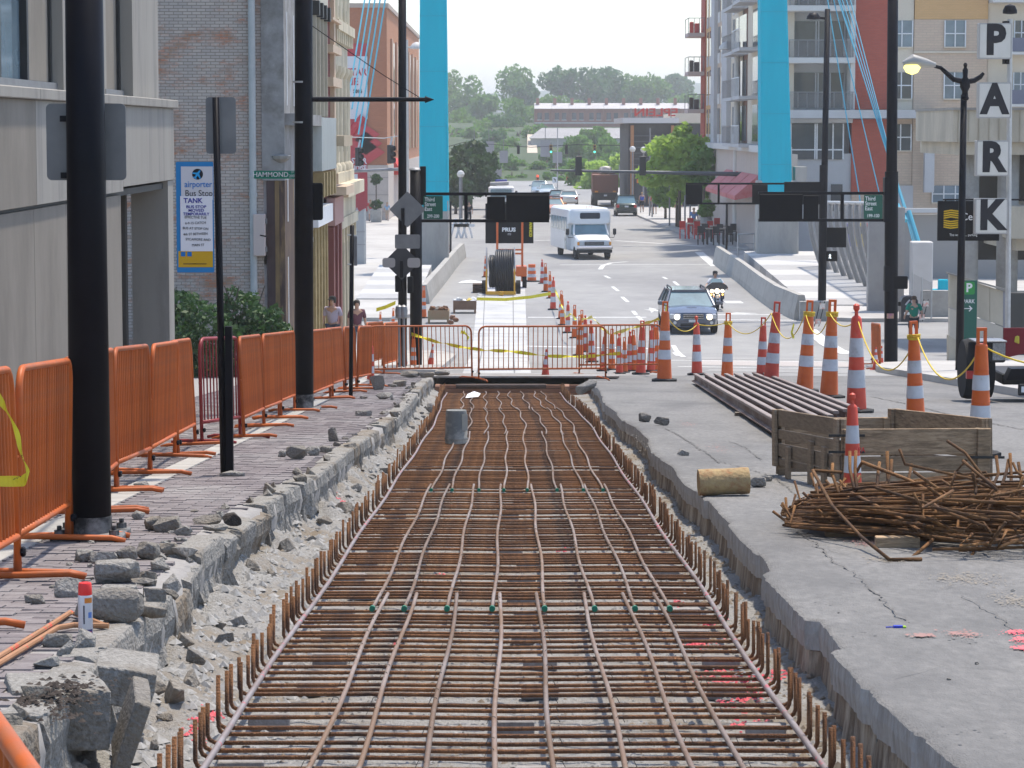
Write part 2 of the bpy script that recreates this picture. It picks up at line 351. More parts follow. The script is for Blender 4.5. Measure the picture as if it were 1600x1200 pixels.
# pavements (raised slabs with a kerb step)
def slab(name, poly, h, m, y_step=2.0):
    bm = bmesh.new(); top = [bm.verts.new((x, y, 0)) for x, y in poly]; f = bm.faces.new(top)
    if f.normal.z < 0 or True: bm.normal_update()
    if f.normal.z < 0: f.normal_flip()
    r = bmesh.ops.extrude_face_region(bm, geom=[f]); up = [e for e in r['geom'] if isinstance(e, bmesh.types.BMVert)]
    ups = set(up)
    y0 = min(p[1] for p in poly); y1 = max(p[1] for p in poly); yv = math.ceil(y0 / y_step) * y_step
    for v in bm.verts: v.co.z = 1.0 if v in ups else 0.0
    while yv < y1:
        if y0 + .01 < yv: bmesh.ops.bisect_plane(bm, geom=bm.verts[:] + bm.edges[:] + bm.faces[:], plane_co=(0, yv, 0), plane_no=(0, 1, 0))
        yv += y_step
    for v in bm.verts: v.co.z = zr(v.co.y) + (h if v.co.z > .5 else -0.3)
    bmesh.ops.recalc_face_normals(bm, faces=bm.faces)
    me = bpy.data.meshes.new(name); bm.to_mesh(me); bm.free(); me.materials.append(m)
    o = bpy.data.objects.new(name, me); COL.objects.link(o); return struct(o)
def fpt(u, v): p = G(u, v); return (p.x, p.y)
slab('plaza', [(-3.55, 104), (-4.6, 101), (-60, 101), (-60, 330), (-7.2, 330), (-4.6, 166), (-3.9, 160), (-3.9, 130)], 0.14, M_walk, 20)
slab('right_pavement', [(8.2, 10), (8.2, 60), (8.7, 64.5), (10.2, 66.8), (60, 67.5), (60, 10)], 0.13, M_walk)
slab('bridge_pavement', [(10.9, 103), (11.6, 101.4), (13, 100.6), (60, 100.2), (60, 160), (12.6, 160), (11.7, 150)], 0.14, M_walk, 20)
slab('far_pavement', [(13.2, 163), (14.2, 161.5), (60, 161.2), (60, 330), (10.0, 330), (10.5, 222), (11.6, 190)], 0.15, M_walk, 20)
slab('corner_pavement', [(-60, 57.5), (-60, 82.5), (-3.6, 83.0), (-2.1, 81), (-1.6, 77), (-1.6, 57.5)], 0.115, M_walk)
# painted markings
def mark(pts, m=M_paint, off=0.006, nm='road_marking'):
    P = [G(u, v) for u, v in pts]; b = MB(); b.add([(p.x, p.y, zr(p.y) + off) for p in P], [tuple(range(len(P)))])
    o = b.build(nm, m); struct(o)
def stripe(u0, v0, u1, v1, w, m=M_paint):       # line between two ground points, width in metres
    a, c = G(u0, v0), G(u1, v1); d = Vector((c.x - a.x, c.y - a.y)).normalized(); nrm = Vector((-d.y, d.x)) * w / 2
    k = max(1, int((c - a).length / 3)); b = MB(); vs = []
    for i in range(k + 1):
        p = a.lerp(c, i / k); vs += [(p.x - nrm.x, p.y - nrm.y, zr(p.y) + .007), (p.x + nrm.x, p.y + nrm.y, zr(p.y) + .007)]
    b.add(vs, [(2 * i, 2 * i + 1, 2 * i + 3, 2 * i + 2) for i in range(k)]); struct(b.build('road_marking', m))
for a in ((945, 431, 953, 435), (957, 448, 966, 455), (972, 464, 981, 472), (989, 486, 994, 492), (996, 494, 1008, 506)): stripe(*a, .16)
for a in ((1053, 440, 1060, 446), (1036, 433, 1042, 436), (1054, 551, 1060, 556), (1052, 540, 1068, 558)): stripe(*a, .16)
stripe(1092, 394, 1118, 416, .5); stripe(825, 496, 1010, 496, .35); stripe(1100, 492, 1250, 492, .3); stripe(1120, 500, 1300, 501, .3)
stripe(835, 376, 880, 375, .4); stripe(960, 376, 1100, 385, .4); stripe(875, 414, 1120, 413, .3)
stripe(938, 421, 942, 415, .25); stripe(942, 415, 955, 411, .25); stripe(955, 411, 980, 409, .25)
stripe(1012, 484, 1040, 487, .35); mark([(1014, 481), (1026, 483), (1018, 489)]); mark([(1130, 491), (1188, 490), (1150, 488.5)])
for k in range(3): stripe(1134 + 9 * k, 470.5, 1140 + 9 * k, 474, .25); 
stripe(1030, 563, 1360, 566, .12); stripe(1060, 573, 1340, 577, .12); stripe(1265, 515, 1325, 553, .5); stripe(760, 540, 1030, 545, .3)
M_dark = mat('worn_shaded_asphalt', (0.26, 0.255, 0.25), (0.31, 0.305, 0.30), 2, rough=0.9)
mark([(1075, 558), (1350, 560), (1360, 563), (1070, 562)], M_dark, .005, 'tar_shade_strip'); mark([(1110, 577), (1330, 582), (1330, 584), (1100, 580)], M_dark, .005, 'tar_shade_strip')
mark([(960, 398), (1110, 392), (1110, 389), (960, 393)], M_dark, .005, 'tar_shade_strip')  # cast shadow of pylon and beam, laid over the far lanes as colour
M_cob = mat('paver_band', (0.34, 0.31, 0.30), (0.42, 0.39, 0.37), 12, rough=0.9, stretch=(3, 1, 1))
mark([(1085, 562.5), (1340, 566.5), (1345, 574), (1080, 570)], M_cob, .004, 'crosswalk_paving')
stripe(880, 345, 877, 318, .14, M_ypaint); stripe(884, 345, 880, 318, .14, M_ypaint)
# new track slab running on beyond the fence
M_new = mat('new_concrete', (0.42, 0.42, 0.42), (0.48, 0.48, 0.475), 2, rough=0.85, dirt=(0.34, 0.34, 0.34), dscale=.5)
def strip(name, L, Rr, m, off, parent=None):
    b = MB(); vs = []; k = 30
    A, B_ = [G(*p) for p in L], [G(*p) for p in Rr]
    y0, y1 = A[0].y, A[1].y
    for i in range(k + 1):
        t = i / k; p = A[0].lerp(A[1], t); q = B_[0].lerp(B_[1], t); vs += [(p.x, p.y, zr(p.y) + off), (q.x, p.y, zr(p.y) + off)]
    b.add(vs, [(2 * i, 2 * i + 1, 2 * i + 3, 2 * i + 2) for i in range(k)]); o = b.build(name, m, parent)
    return o
M_rail = mat('rail_groove', (0.10, 0.10, 0.105), (0.2, 0.19, 0.18), 8, rough=0.6, metal=.4)
ts = struct(strip('track_slab', ((722, 585), (748, 440)), ((830, 585), (820, 440)), M_new, .012))
for l, r in ((((744, 585), (758, 440)), ((746, 585), (759, 440))), (((803, 585), (801, 440)), ((805, 585), (802, 440)))): strip('rail_groove', l, r, M_rail, .018, ts)
for vv in (463, 498, 506, 512, 522, 532, 545, 560):
    a, c = G(724 if vv > 500 else 742, vv), G(829 if vv > 500 else 822, vv); b = MB(); b.add([(a.x, a.y - .06, zr(a.y) + .0165), (c.x, a.y - .06, zr(a.y) + .0165), (c.x, a.y + .06, zr(a.y) + .0165), (a.x, a.y + .06, zr(a.y) + .0165)], [(0, 1, 2, 3)]); b.build('slab_joint', M_dark if vv % 2 == 0 else M_walk, ts)
# ---- left pavement: bricks laid one by one ------------------------------
M_bed = mat('mortar_bed', (.30, .285, .27), (.24, .225, .215), 30, rough=0.95)
M_brick = mat('paving_brick', (0.135, 0.115, 0.12), (0.19, 0.165, 0.165), 18, rough=0.88, rnd=0.12, bump=.3, bscale=60, dirt=(0.25, 0.235, 0.23), dscale=1.1, dirtc=(0.44, 0.72), stretch=(1, .6, 1))
WALL = -4.84
b = MB(); ys = np.arange(3.0, 58.0, 0.1); rows = []
for y in ys:
    e = xl(y) - 0.03; z = zr(y) + OL - 0.008
    rows.append([(WALL - 6, y, z), (-3, y, z), (e - .12, y, z), (e, y, z - .02), (e + 0.02, y, z - 0.12), (e - 0.01 + 0.03 * fbm(y * 8, 2), y, z - 0.26), (e + .02, y, z - .5)])
b.add([p for r in rows for p in r], [(j * 7 + i, j * 7 + i + 1, (j + 1) * 7 + i + 1, (j + 1) * 7 + i) for j in range(len(ys) - 1) for i in range(6)])
pave = struct(b.build('pavement', M_bed, smooth='all'))
TILT = Matrix.Rotation(-math.atan(SLOPE), 4, 'X')
bl, bw, bh = 0.197, 0.0975, 0.02
b = MB(); b.box(-bl / 2, bl / 2, -bw / 2, bw / 2, -bh, 0.0); brick_me = b.mesh('brick', M_brick)
cand = []
for j, y in enumerate(np.arange(6.0, 57.4, 0.1)):
    e = xl(y) - 0.11
    x = -2.72 + (0.1 if j % 2 else 0.0)
    row = [x + 0.204 * k for k in range(0, 8)] + [-2.98 - (0.1 if j % 2 else 0.0) - 0.204 * k for k in range(0, 10)]
    for q in row:
        if q + .1 < e + 0.05 * fbm(y * 5, q) and q > WALL + .02: cand.append((q, y))
inview = sorted([c for c in cand if c[0] > -0.187 * c[1] and c[0] < 0 and c[1] > 8.2], key=lambda c: c[1])[:300]
sel = set(inview)
for x, y in inview:
    o = inst(brick_me, 'brick', pave, (x, y, zr(y) + OL + random.uniform(-.004, .003)), (-math.atan(SLOPE) + random.gauss(0, .008), random.gauss(0, .012), random.gauss(0, .012)))
b = MB()
for x, y in cand:
    if (x, y) in sel: continue
    M = Matrix.Translation((x, y, zr(y) + OL + random.uniform(-.004, .003))) @ TILT @ Matrix.Rotation(random.gauss(0, .012), 4, 'Z')
    b.box(-bl / 2, bl / 2, -bw / 2, bw / 2, -bh, 0, M)
o = b.build('brick', M_brick, pave); o['kind'] = 'stuff'
# concrete strip in the pavement and broken kerb stones
b = MB()
for y in np.arange(6, 57, 1.5): b.box(-.098, .098, -.742, .742, -.04, .004, Matrix.Translation((-2.85, y, zr(y) + OL)) @ TILT)
b.build('concrete_strip', CONCL, pave)
def hull(pts):
    bm = bmesh.new(); [bm.verts.new(p) for p in pts]
    r = bmesh.ops.convex_hull(bm, input=bm.verts); 
    bmesh.ops.delete(bm, geom=[g for g in bm.verts if not g.link_faces], context='VERTS')
    return bm
def chunk_mesh(sx, sy, sz, n=16, name='chunk', m=None, sq=0.5):
    pts = []
    for _ in range(n):
        p = Vector((random.uniform(-1, 1), random.uniform(-1, 1), random.uniform(-1, 1)))
        k = max(abs(p.x), abs(p.y), abs(p.z)); p = p / (k * (1 - sq) + p.length * sq) if p.length > .05 else p
        pts.append((p.x * sx / 2, p.y * sy / 2, p.z * sz / 2))
    bm = hull(pts); z0 = min(v.co.z for v in bm.verts)
    for v in bm.verts: v.co.z -= z0
    bmesh.ops.bevel(bm, geom=bm.edges[:], offset=min(sx, sy, sz) * .035, segments=1, affect='EDGES')
    me = bpy.data.meshes.new(name); bm.to_mesh(me); bm.free(); me.materials.append(m or CONC); return me
M_kerb = mat('kerb_concrete', (.165, .155, .14), (.34, .325, .30), 48, rough=0.95, bump=1.0, bscale=55, dirt=(.156, .128, .095), dscale=2.2, dirtc=(0.5, 0.7), contrast=(.3, .7))
M_kerb2 = mat('kerb_broken_face', (.13, .112, .09), (.30, .275, .24), 42, rough=0.95, bump=1.0, bscale=40, dirt=(.16, .12, .08), dscale=3, contrast=(.3, .7))
y = 6.4
while y < 52.5:
    ln = random.uniform(.7, 1.7); st_ = random.random(); w = random.uniform(.14, .19); drop = 0.0 if st_ < .7 else random.uniform(.02, .09); out_ = 0.0 if st_ < .7 else random.uniform(.0, .05)
    k = max(8, int(ln / .045)); rs = []; sd = random.uniform(0, 99); roll = random.gauss(0, .02) + (random.uniform(.05, .25) if st_ > .85 else 0)
    for q in range(k + 1):
        yy_ = y + ln * q / k; e = float(np.interp(yy_, LY, LX)) + out_; z = zr(yy_) + OL - drop; endf = min(q, k - q) / 2.0; tp = .012 * max(0, 1 - endf)
        nz = lambda a, c, s_=1.0: s_ * fbm(yy_ * a, c + sd)
        hb = .26 + .1 * abs(nz(1.5, 7)); ch = max(0, nz(3, 9)) * .07
        ch = ch if ch > .02 else 0
        sec = [(-w, .003), (-w * .5, .006 + nz(17, 2, .003)), (-.012 - ch * 1.3 + nz(23, 3, .006), .005 - tp), (-.002 - ch * .4 + nz(31, 4, .008), -.012 - ch * .8), (.006 + nz(29, 5, .016), -.10), (-.01 + nz(33, 6, .028), -.18), (.012 + nz(24, 8, .035), -hb), (-w, -hb - .05), (-w, -.1)]
        rs.append([(e + x * math.cos(roll) - zz * math.sin(roll) * -1, yy_, z + zz * math.cos(roll) - x * math.sin(roll)) for x, zz in sec])
    b = MB(); b.rings(rs); b.build('kerb_stone', M_kerb if random.random() < .65 else M_kerb2, pave)
    y += ln + (.006 if random.random() < .8 else random.uniform(.05, .2))
# ======================= REBAR MAT =======================================
M_rust = mat('rusty_steel', (.15, .060, .022), (.235, .105, .042), 12, rough=0.85, rnd=0.25, bump=.6, bscale=150, dirt=(.072, .038, .025), dscale=4)
M_bar2 = mat('weathered_steel_bar', (.17, .105, .07), (.25, .21, .195), 2.2, rough=0.7, metal=.2, rnd=0.15, bump=.3, bscale=90, dirt=(.17, .105, .065), dscale=1.5, dirtc=(0.48, 0.6), stretch=(1, .5, 1))
M_bar3 = mat('marked_steel_bar', (0.20, 0.15, 0.135), (0.27, 0.24, 0.24), 3, rough=0.6, metal=.35, dirt=(0.5, 0.07, 0.1), dscale=9, dirtc=(0.57, 0.62), stretch=(1, 1.0, 1))
M_green = mat('green_cap', (0.01, 0.16, 0.09), rough=0.6)
M_sup = mat('support_brick', (.226, .207, .196), (0.309, 0.291, 0.274), 20, rough=0.95, rnd=.15, bump=.4, bscale=70)
def cx(y):
    t = min(max((y - 36) / 16, 0), 1); return -0.17 * t * t * (3 - 2 * t)
mat_root = thing('rebar_mat', 'rusty steel reinforcement mat laid down the length of the excavation', 'rebar mat', (0, 0, 0))
HW = 1.14
def ubar(hl, hr_):
    b = MB(); p = [(-HW, 0, hl), (-HW, 0, .03), (-HW + .008, 0, .012), (-HW + .03, 0, 0), (-.6, 0, .002), (0, 0, -.004), (.6, 0, .002), (HW - .03, 0, 0), (HW - .008, 0, .012), (HW, 0, .03), (HW, 0, hr_)]
    b.tube(p, .0092, 6); return b.mesh('cross_bar', M_rust, True)
ub = [ubar(random.uniform(.15, .21), random.uniform(.15, .21)) for _ in range(8)]
y = 5.6; i = 0
while y < 52.2:
    inst(random.choice(ub), 'cross_bar', mat_root, (cx(y) + random.gauss(0, .012), y + random.gauss(0, .018), zr(y) + OF + .078 + random.gauss(0, .003)),
         (-math.atan(SLOPE) + random.gauss(0, .05), 0, random.gauss(0, .006) + (-.006 if y < 20 else 0)))
    y += .192 if y < 30 else .172; i += 1
XB = [-.73, -.565, -.325, -.08, .165, .42, .655, .825]
J = [5.0, 14.7, 24.2, 34.9, 43.5, 52.6]
for k, x0 in enumerate(XB):
    for s in range(5):
        a, c = J[s] - (.0 if s == 0 else .38), J[s + 1] + (.38 if s < 4 else 0)
        side = (-1 if x0 < .1 else 1) * (1 if s % 2 else -1) * .018
        pts = []; n_ = 16; ph = random.uniform(0, 6); am = .009 + .02 * min(max((a - 20) / 25, 0), 1)
        for q in range(n_ + 1):
            yy_ = a + (c - a) * q / n_
            lift = 0.0
            pts.append((x0 + cx(yy_) * 1.25 + side + am * math.sin(yy_ * 1.3 + ph), yy_, zr(yy_) + OF + .103 + lift))
        b = MB(); b.tube(pts, .0108, 8); o = b.build('long_bar', M_bar2, mat_root, smooth='all')
        if s in (1, 2):
            b = MB(); p0 = Vector(pts[0]); b.tube([p0 + Vector((0, -.012, .001)), p0 + Vector((0, .03, -.002))], .0165, 10); b.build('end_cap', M_green, o)
for sgn in (-1, 1):
    pts = [(cx(yy_) + sgn * (HW - .045) + .01 * math.sin(yy_ * .9), yy_, zr(yy_) + OF + .10) for yy_ in np.arange(5, 52.6, 1.2)]
    b = MB(); b.tube(pts, .013, 8); b.build('edge_bar', M_bar3, mat_root, smooth='all')
# tie wires, wound round the crossings
b = MB()
for x0 in XB:
    y = 6.0
    while y < 22:
        p = Vector((x0, y, zr(y) + OF + .103)); b.tube([p + Vector((-.02, -.012, -.012)), p + Vector((-.006, 0, .016)), p + Vector((.012, .006, .014)), p + Vector((.024, .02, -.012))], .0016, 4); y += random.choice([.258, .516, .774])
o = b.build('tie_wire', mat('tie_wire', (.03, .025, .022), rough=.6), mat_root); o['kind'] = 'stuff'
# supporting bricks under the mat
bb = []
for _ in range(4):
    b = MB(); b.bbox(-.085, .085, -.045, .045, 0, .058, .004); bb.append(b.mesh('support_brick', M_sup))
for x0, lab in ((-.93, 'in the row beside the broken pavement edge'), (.06, 'in the middle row of the mat'), (.95, 'in the row beside the street slab')):
    y = 7.4 + random.uniform(0, .2)
    while y < 33:
        x = x0 + random.gauss(0, .045)
        o = inst(random.choice(bb), 'support_brick', None, (x, y, floor_z(x, y) - .001 if abs(x) < .8 else zr(y) + OF + .002), (-math.atan(SLOPE), 0, random.gauss(0, .05)), (random.uniform(.9, 1.1), random.uniform(.9, 1.15), 1))
        tag(o, 'grey concrete brick holding up the rebar mat, ' + lab, 'brick', 'bricks under the rebar ' + lab); y += random.uniform(.96, 1.1)
# grey pail on the mat, paper, end of the excavation
p = G(713, 692, OF + .1); t = thing('bucket', 'dull grey upturned pail standing on the far rebar', 'bucket', (p.x, p.y, p.z))
M_pail = mat('pail_grey', (.13, .135, .13), (.18, .185, .175), 6, rough=.8, dirt=(.36, .34, .3), dscale=4)
b = MB(); b.lathe([(.135, 0), (.137, .05), (.134, .055), (.128, .37), (.122, .4)], 20); b.build('body', M_pail, t, smooth=True)
b = MB(); b.lathe([(.142, .045), (.145, .055), (.142, .07)], 20, caps=False); b.build('rim', M_pail, t, smooth=True)
b = MB(); b.box(.03, .10, -.132, -.128, .16, .36, Matrix.Rotation(.35, 4, 'Z')); b.build('sticker', mat('faded_label', (.3, .3, .28), (.38, .36, .3), 9), t)
p = G(738, 619, OF + .13); b = MB(); b.add([(-.12, -.3, 0), (.11, -.2, .01), (.15, .2, .03), (.03, .4, .05), (-.09, .2, .02), (-.12, -.3, -.004), (.11, -.2, .006), (.15, .2, .026), (.03, .4, .046), (-.09, .2, .016)], [(0, 1, 2, 3, 4), (9, 8, 7, 6, 5)])
tag(b.build('paper', mat('white_paper', (.8, .8, .8)), loc=p), 'white scrap of paper on the far end of the rebar', 'paper')
# timber bulkhead, steel beam and pipe at the end of the excavation
M_form = mat('form_timber', (.30, .16, .10), (.22, .11, .07), 4, rough=.85, stretch=(.6, 4, 3), bump=.3)
t = thing('formwork', 'brown timber formwork box closing the far end of the excavation', 'formwork', (0, 0, 0)); y0 = 53.6; zf = zr(y0) + OF
for k in range(3):
    b = MB(); b.box(-1.5, 1.75, y0 + .02 * k, y0 + .08 + .02 * k, zf - .02 + .075 * k, zf + .045 + .075 * k); b.build('plank', M_form, t)
for sx_ in (-1.36, 1.22):
    b = MB(); b.box(sx_ + cx(52), sx_ + .09 + cx(52), y0 - .5, y0 - .003, zf, zf + .22); b.build('side_plank', M_form, t)
b = MB(); b.tube([(-.95 + cx(52), y0 - .12, zf + .19), (.85 + cx(52), y0 - .1, zf + .19)], .045, 12); tag(b.build('pipe', mat('dark_pipe', (.05, .035, .03), (.09, .06, .05), 5, rough=.7), smooth=True), 'dark brown pipe lying across the timber formwork', 'pipe')
p0, p1 = G(650, 600, .05), G(985, 592, .05)
b = MB(); b.prism([(-2.15, -.02), (2.05, -.02), (2.05, .015), (-2.15, .015)], -1.35, 1.35, Matrix.Translation((.12, 55.5, zr(55.5) + .045)) @ TILT)
tag(b.build('steel_plate', mat('plate_steel', (.24, .235, .23), (.31, .30, .29), 3, rough=.65, metal=.2, dirt=(.2, .15, .11), dscale=2)), 'flat grey steel plate bridging the far end of the excavation', 'steel plate')
# ======================= LOOSE THINGS BY THE EXCAVATION ==================
M_ch1 = M_kerb; M_ch2 = mat('chunk_grey', (.12, .11, .098), (.27, .25, .225), 55, rough=.95, bump=1.0, bscale=60, contrast=(.3, .7), dirt=(.2, .175, .14), dscale=3)
def chunk(u, v, w, h, label, cat='concrete chunk', off=OL, m=None, d=None, n=18, rot=None, sq=.5, group=None, name='concrete_chunk'):
    p = G(u, v, off); k = p.y / FPX
    me = chunk_mesh(w * k * 1.12, (d or w * .8) * k, h * k * 1.15, n, name, m or (M_ch1 if random.random() < .6 else M_ch2), sq)
    o = inst(me, name, None, (p.x, p.y + w * .3 * k, p.z - .006), (0 if rot is None else rot[0], 0 if rot is None else rot[1], random.uniform(-.4, .4) if rot is None else rot[2]))
    return tag(o, label, cat, group)
chunk(180, 912, 66, 34, 'squared grey concrete block lying on the brick pavement', d=46, sq=.2, n=24, rot=(0, 0, .15))
chunk(165, 975, 105, 50, 'largest pale broken concrete slab behind the spray can', d=60, n=26, sq=.35)
chunk(105, 935, 44, 34, 'pointed concrete shard leaning beside the spray can', d=20)
chunk(185, 940, 62, 26, 'long flat concrete piece beyond the spray can', d=40, n=20)
chunk(240, 942, 34, 22, 'small grey concrete block on the very kerb edge', d=20, sq=.1)
chunk(232, 965, 40, 22, 'tilted brown concrete slab overhanging the kerb', d=30, sq=.15, rot=(.1, .3, .4), m=M_kerb2)
chunk(130, 878, 34, 20, 'rounded rubble lump in the pile by the big pole', d=30)
chunk(160, 880, 42, 18, 'flat rubble lump in the pile by the big pole', d=26)
chunk(195, 878, 38, 24, 'upright rubble lump in the pile by the big pole', d=26)
chunk(228, 875, 40, 28, 'grey veined rubble lump in the pile by the big pole', m=M_ch2)
chunk(262, 868, 34, 20, 'brown rubble lump at the end of the pile by the big pole', m=M_kerb2)
chunk(285, 870, 44, 14, 'pale flat slab piece on the kerb above the broken bank', d=40)
chunk(216, 812, 22, 15, 'round stone near the foot of the orange barrier', sq=.8)
chunk(262, 832, 48, 26, 'jagged grey lump of the middle rubble heap', m=M_ch2)
chunk(240, 830, 30, 22, 'brown jagged lump of the middle rubble heap', m=M_kerb2)
chunk(285, 836, 30, 14, 'thin slab of the middle rubble heap', d=20)
chunk(318, 820, 50, 16, 'long pale slab across the middle rubble heap', d=34)
chunk(335, 830, 40, 12, 'flat white slab on the kerb by the asphalt lump', d=22)
chunk(362, 822, 30, 20, 'black asphalt lump on the pavement edge', m=mat('asphalt_lump', (.03, .025, .022), (.06, .05, .045), 30, rough=.95, bump=.8), cat='asphalt lump', name='asphalt_lump')
chunk(220, 765, 23, 12, 'small pale brick piece beside the concrete strip', sq=.05, d=12)
chunk(463, 718, 30, 20, 'squared grey block left standing on the far pavement', sq=.15, d=22, m=M_ch2)
chunk(440, 714, 18, 10, 'small rounded stone left of the squared far block')
chunk(488, 712, 22, 14, 'pale broken piece right of the squared far block')
chunk(505, 708, 26, 12, 'flat pale rubble near the kerb by the triangular shard')
chunk(522, 690, 20, 22, 'triangular dark shard standing upright near the kerb', d=8, n=8, m=M_ch2)
chunk(568, 650, 24, 8, 'grey brick lying on the far pavement', sq=.02, d=12, cat='brick', name='loose_brick')
chunk(600, 624, 26, 10, 'flat grey lump on the far pavement near the fence')
chunk(568, 623, 11, 5, 'tiny brown lump on the far pavement near the fence')
chunk(625, 604, 22, 10, 'dark lump beneath the crossing fence', m=M_kerb2); chunk(613, 605, 14, 5, 'thin dark piece beneath the crossing fence', m=M_ch2)
chunk(640, 590, 30, 10, 'pale rubble under the crossing fence by the taped cone'); chunk(665, 590, 26, 9, 'brown rubble under the crossing fence by the steel plate', m=M_kerb2); chunk(690, 588, 24, 10, 'pale lump at the corner of the steel plate')
chunk(588, 610, 26, 24, 'dark slanting concrete shard leaning near the fence foot', d=10, n=9, m=M_ch2)
chunk(88, 1012, 44, 20, 'grey paving brick lying on the red striped rods', sq=.03, d=18, rot=(0, 0, .1), cat='brick', name='loose_brick', m=M_ch2)
chunk(70, 1043, 38, 16, 'pale worn brick lying nearest on the pavement', sq=.1, d=20, cat='brick', name='loose_brick')
chunk(53, 943, 30, 13, 'tan brick lying apart on the pavement by the barrier foot', sq=.03, d=14, cat='brick', name='loose_brick')
chunk(55, 1122, 22, 8, 'small flat stone on the near pavement corner'); chunk(160, 1016, 14, 7, 'white pebble on the edge of the near bricks')
chunk(362, 745, 36, 8, 'pale stone slab at the foot of the bus stop post', sq=.03, d=14)
def slabpx(u, v, w, h, d, off, rot, label, m=M_kerb):
    p = G(u, v, off); k = p.y / FPX; pts = []
    for sx_ in (-1, -.3, .4, 1):
        for sy_ in (-1, 0, 1):
            for sz_ in (-1, 0, 1): pts.append((sx_ * w * k / 2 * (1 + random.uniform(-.1, .06)), sy_ * d * k / 2 * (1 + random.uniform(-.12, .05)), sz_ * h * k / 2 * (1 + random.uniform(-.12, .05))))
    bm = hull(pts); bmesh.ops.bevel(bm, geom=bm.edges[:], offset=.004, segments=1, affect='EDGES'); me = bpy.data.meshes.new('kerb_slab'); bm.to_mesh(me); bm.free(); me.materials.append(m)
    tag(inst(me, 'kerb_slab', None, (p.x, p.y, p.z + h * k * .42), rot), label, 'concrete slab')
slabpx(195, 1085, 95, 62, 150, -.1, (.02, .18, .12), 'thick broken kerb block hanging over the excavation bank')
slabpx(205, 1180, 26, 120, 150, -.19, (.1, .32, .2), 'grey slab fragment leaning upright against the kerb block', M_ch2)
slabpx(85, 1150, 150, 95, 170, -.12, (.0, .06, .3), 'large pale kerb block nearest the lower picture corner')
chunk(365, 935, 34, 48, 'grey slab fragment leaning on the excavation bank', off=OF, d=12, n=10, rot=(.2, -.3, .2)); chunk(345, 925, 16, 55, 'upright broken kerb sliver standing in the bank', off=OF + .03, d=10, n=10, m=M_kerb2)
chunk(495, 775, 46, 14, 'long pale slab sliver slid down the bank', off=OF + .1, d=14, rot=(0, .5, .5)); chunk(425, 855, 16, 10, 'small pale brick on the excavation bank', off=OF + .04)
chunk(350, 1000, 0.1 + 40, 8, 'flat brown crust on the excavation floor', off=OF, m=M_kerb2)
for i_ in range(46):
    u = random.uniform(330, 660); v = 600 + (660 - u) * 1.05 + random.uniform(-45, 6); p = G(u, v, OL)
    if p.x > xl(p.y) - .05: continue
    chunk(u, v, random.uniform(4, 13), random.uniform(2, 6), 'small loose crumb of rubble scattered on the far brick pavement', group='crumbs on the far pavement', cat='rubble', name='rubble_crumb')
for i_ in range(40):
    u = random.uniform(60, 330); v = 1100 - u + random.uniform(-110, 40); p = G(u, v, OL)
    if v > 1110 or v < 800 or p.x > xl(p.y) - .03: continue
    chunk(u, v, random.uniform(5, 15), random.uniform(3, 8), 'small loose crumb of rubble on the bricks near the spray can', group='crumbs on the near pavement', cat='rubble', name='rubble_crumb')
# right side
chunk(1008, 660, 17, 14, 'small square grey block on the slab edge', off=0, sq=.05, d=12); chunk(1034, 665, 24, 14, 'dark broken lump beside the square block', off=0, d=10, m=M_ch2); chunk(1066, 712, 20, 9, 'grey brick lying alone on the slab', off=0, sq=.02, d=10, cat='brick', name='loose_brick')
chunk(1185, 762, 26, 18, 'white rubble lump behind the rusty pipe', off=0); chunk(1200, 752, 16, 8, 'small grey stone near the crate', off=0)
chunk(1527, 993, .1, .1, 'speck', off=0) if False else None
for u, v, w in ((1527, 993 + 45, 8), (1483, 1062, 7), (1583, 924, 8), (1555, 1030, 3), (1310, 957, 4), (1333, 926, 4), (1420, 973, 4)): chunk(u, v, w, w * .7, 'tiny pebble on the open street slab', off=0, group='pebbles on the slab', cat='pebble', name='pebble')
chunk(920, 612, 36, 16, 'pink marked broken slab tilted by the end of the rebar', off=-.1, d=20, rot=(0, -.4, .3)); chunk(1385, 1160, 30, 14, 'grey timber offcut wedged against the slab face', off=-.2, d=8, sq=.05, rot=(0, -.4, .6), m=mat('grey_wood', (.3, .28, .25), (.38, .36, .33), 8), cat='offcut', name='timber_offcut')
# spray can
p = G(134, 1000, OL); k = p.y / FPX; t = thing('spray_can', 'white spray paint can with bright red cap standing on the bricks', 'spray can', p)
r = 11.5 * k; H = 92 * k
b = MB(); b.lathe([(r * .94, 0), (r, .008), (r, H * .76), (r * .96, H * .79)], 24); b.build('body', mat('can_white', (.62, .62, .66), (.52, .52, .56), 8, rough=.35, metal=.3), t, smooth=True)
b = MB(); b.lathe([(r * .93, H * .78), (r * .96, H * .8), (r * .92, H * .97), (r * .8, H)], 20); b.build('cap', mat('red_plastic', (.75, .03, .025), rough=.4), t, smooth=True)
def patch(a0, a1, z0, z1, c, nm='label_panel'):
    b = MB(); n_ = 8; vs = []
    for i in range(n_ + 1):
        a = a0 + (a1 - a0) * i / n_; vs += [(r * 1.012 * math.cos(a), r * 1.012 * math.sin(a), z0), (r * 1.012 * math.cos(a), r * 1.012 * math.sin(a), z1)]
    b.add(vs, [(2 * i, 2 * i + 2, 2 * i + 3, 2 * i + 1) for i in range(n_)]); b.build(nm, mat('can_%s' % nm + str(c), c, rough=.4), t)
patch(-1.5, -.2, H * .02, H * .2, (.05, .04, .15)); patch(-1.5, -.3, H * .66, H * .75, (.6, .2, .03)); patch(-1.2, -.5, H * .08, H * .16, (.6, .05, .04)); patch(-1.7, -1.5, H * .3, H * .62, (.03, .03, .05)); patch(-1.0, -.4, H * .4, H * .5, (.1, .2, .5))
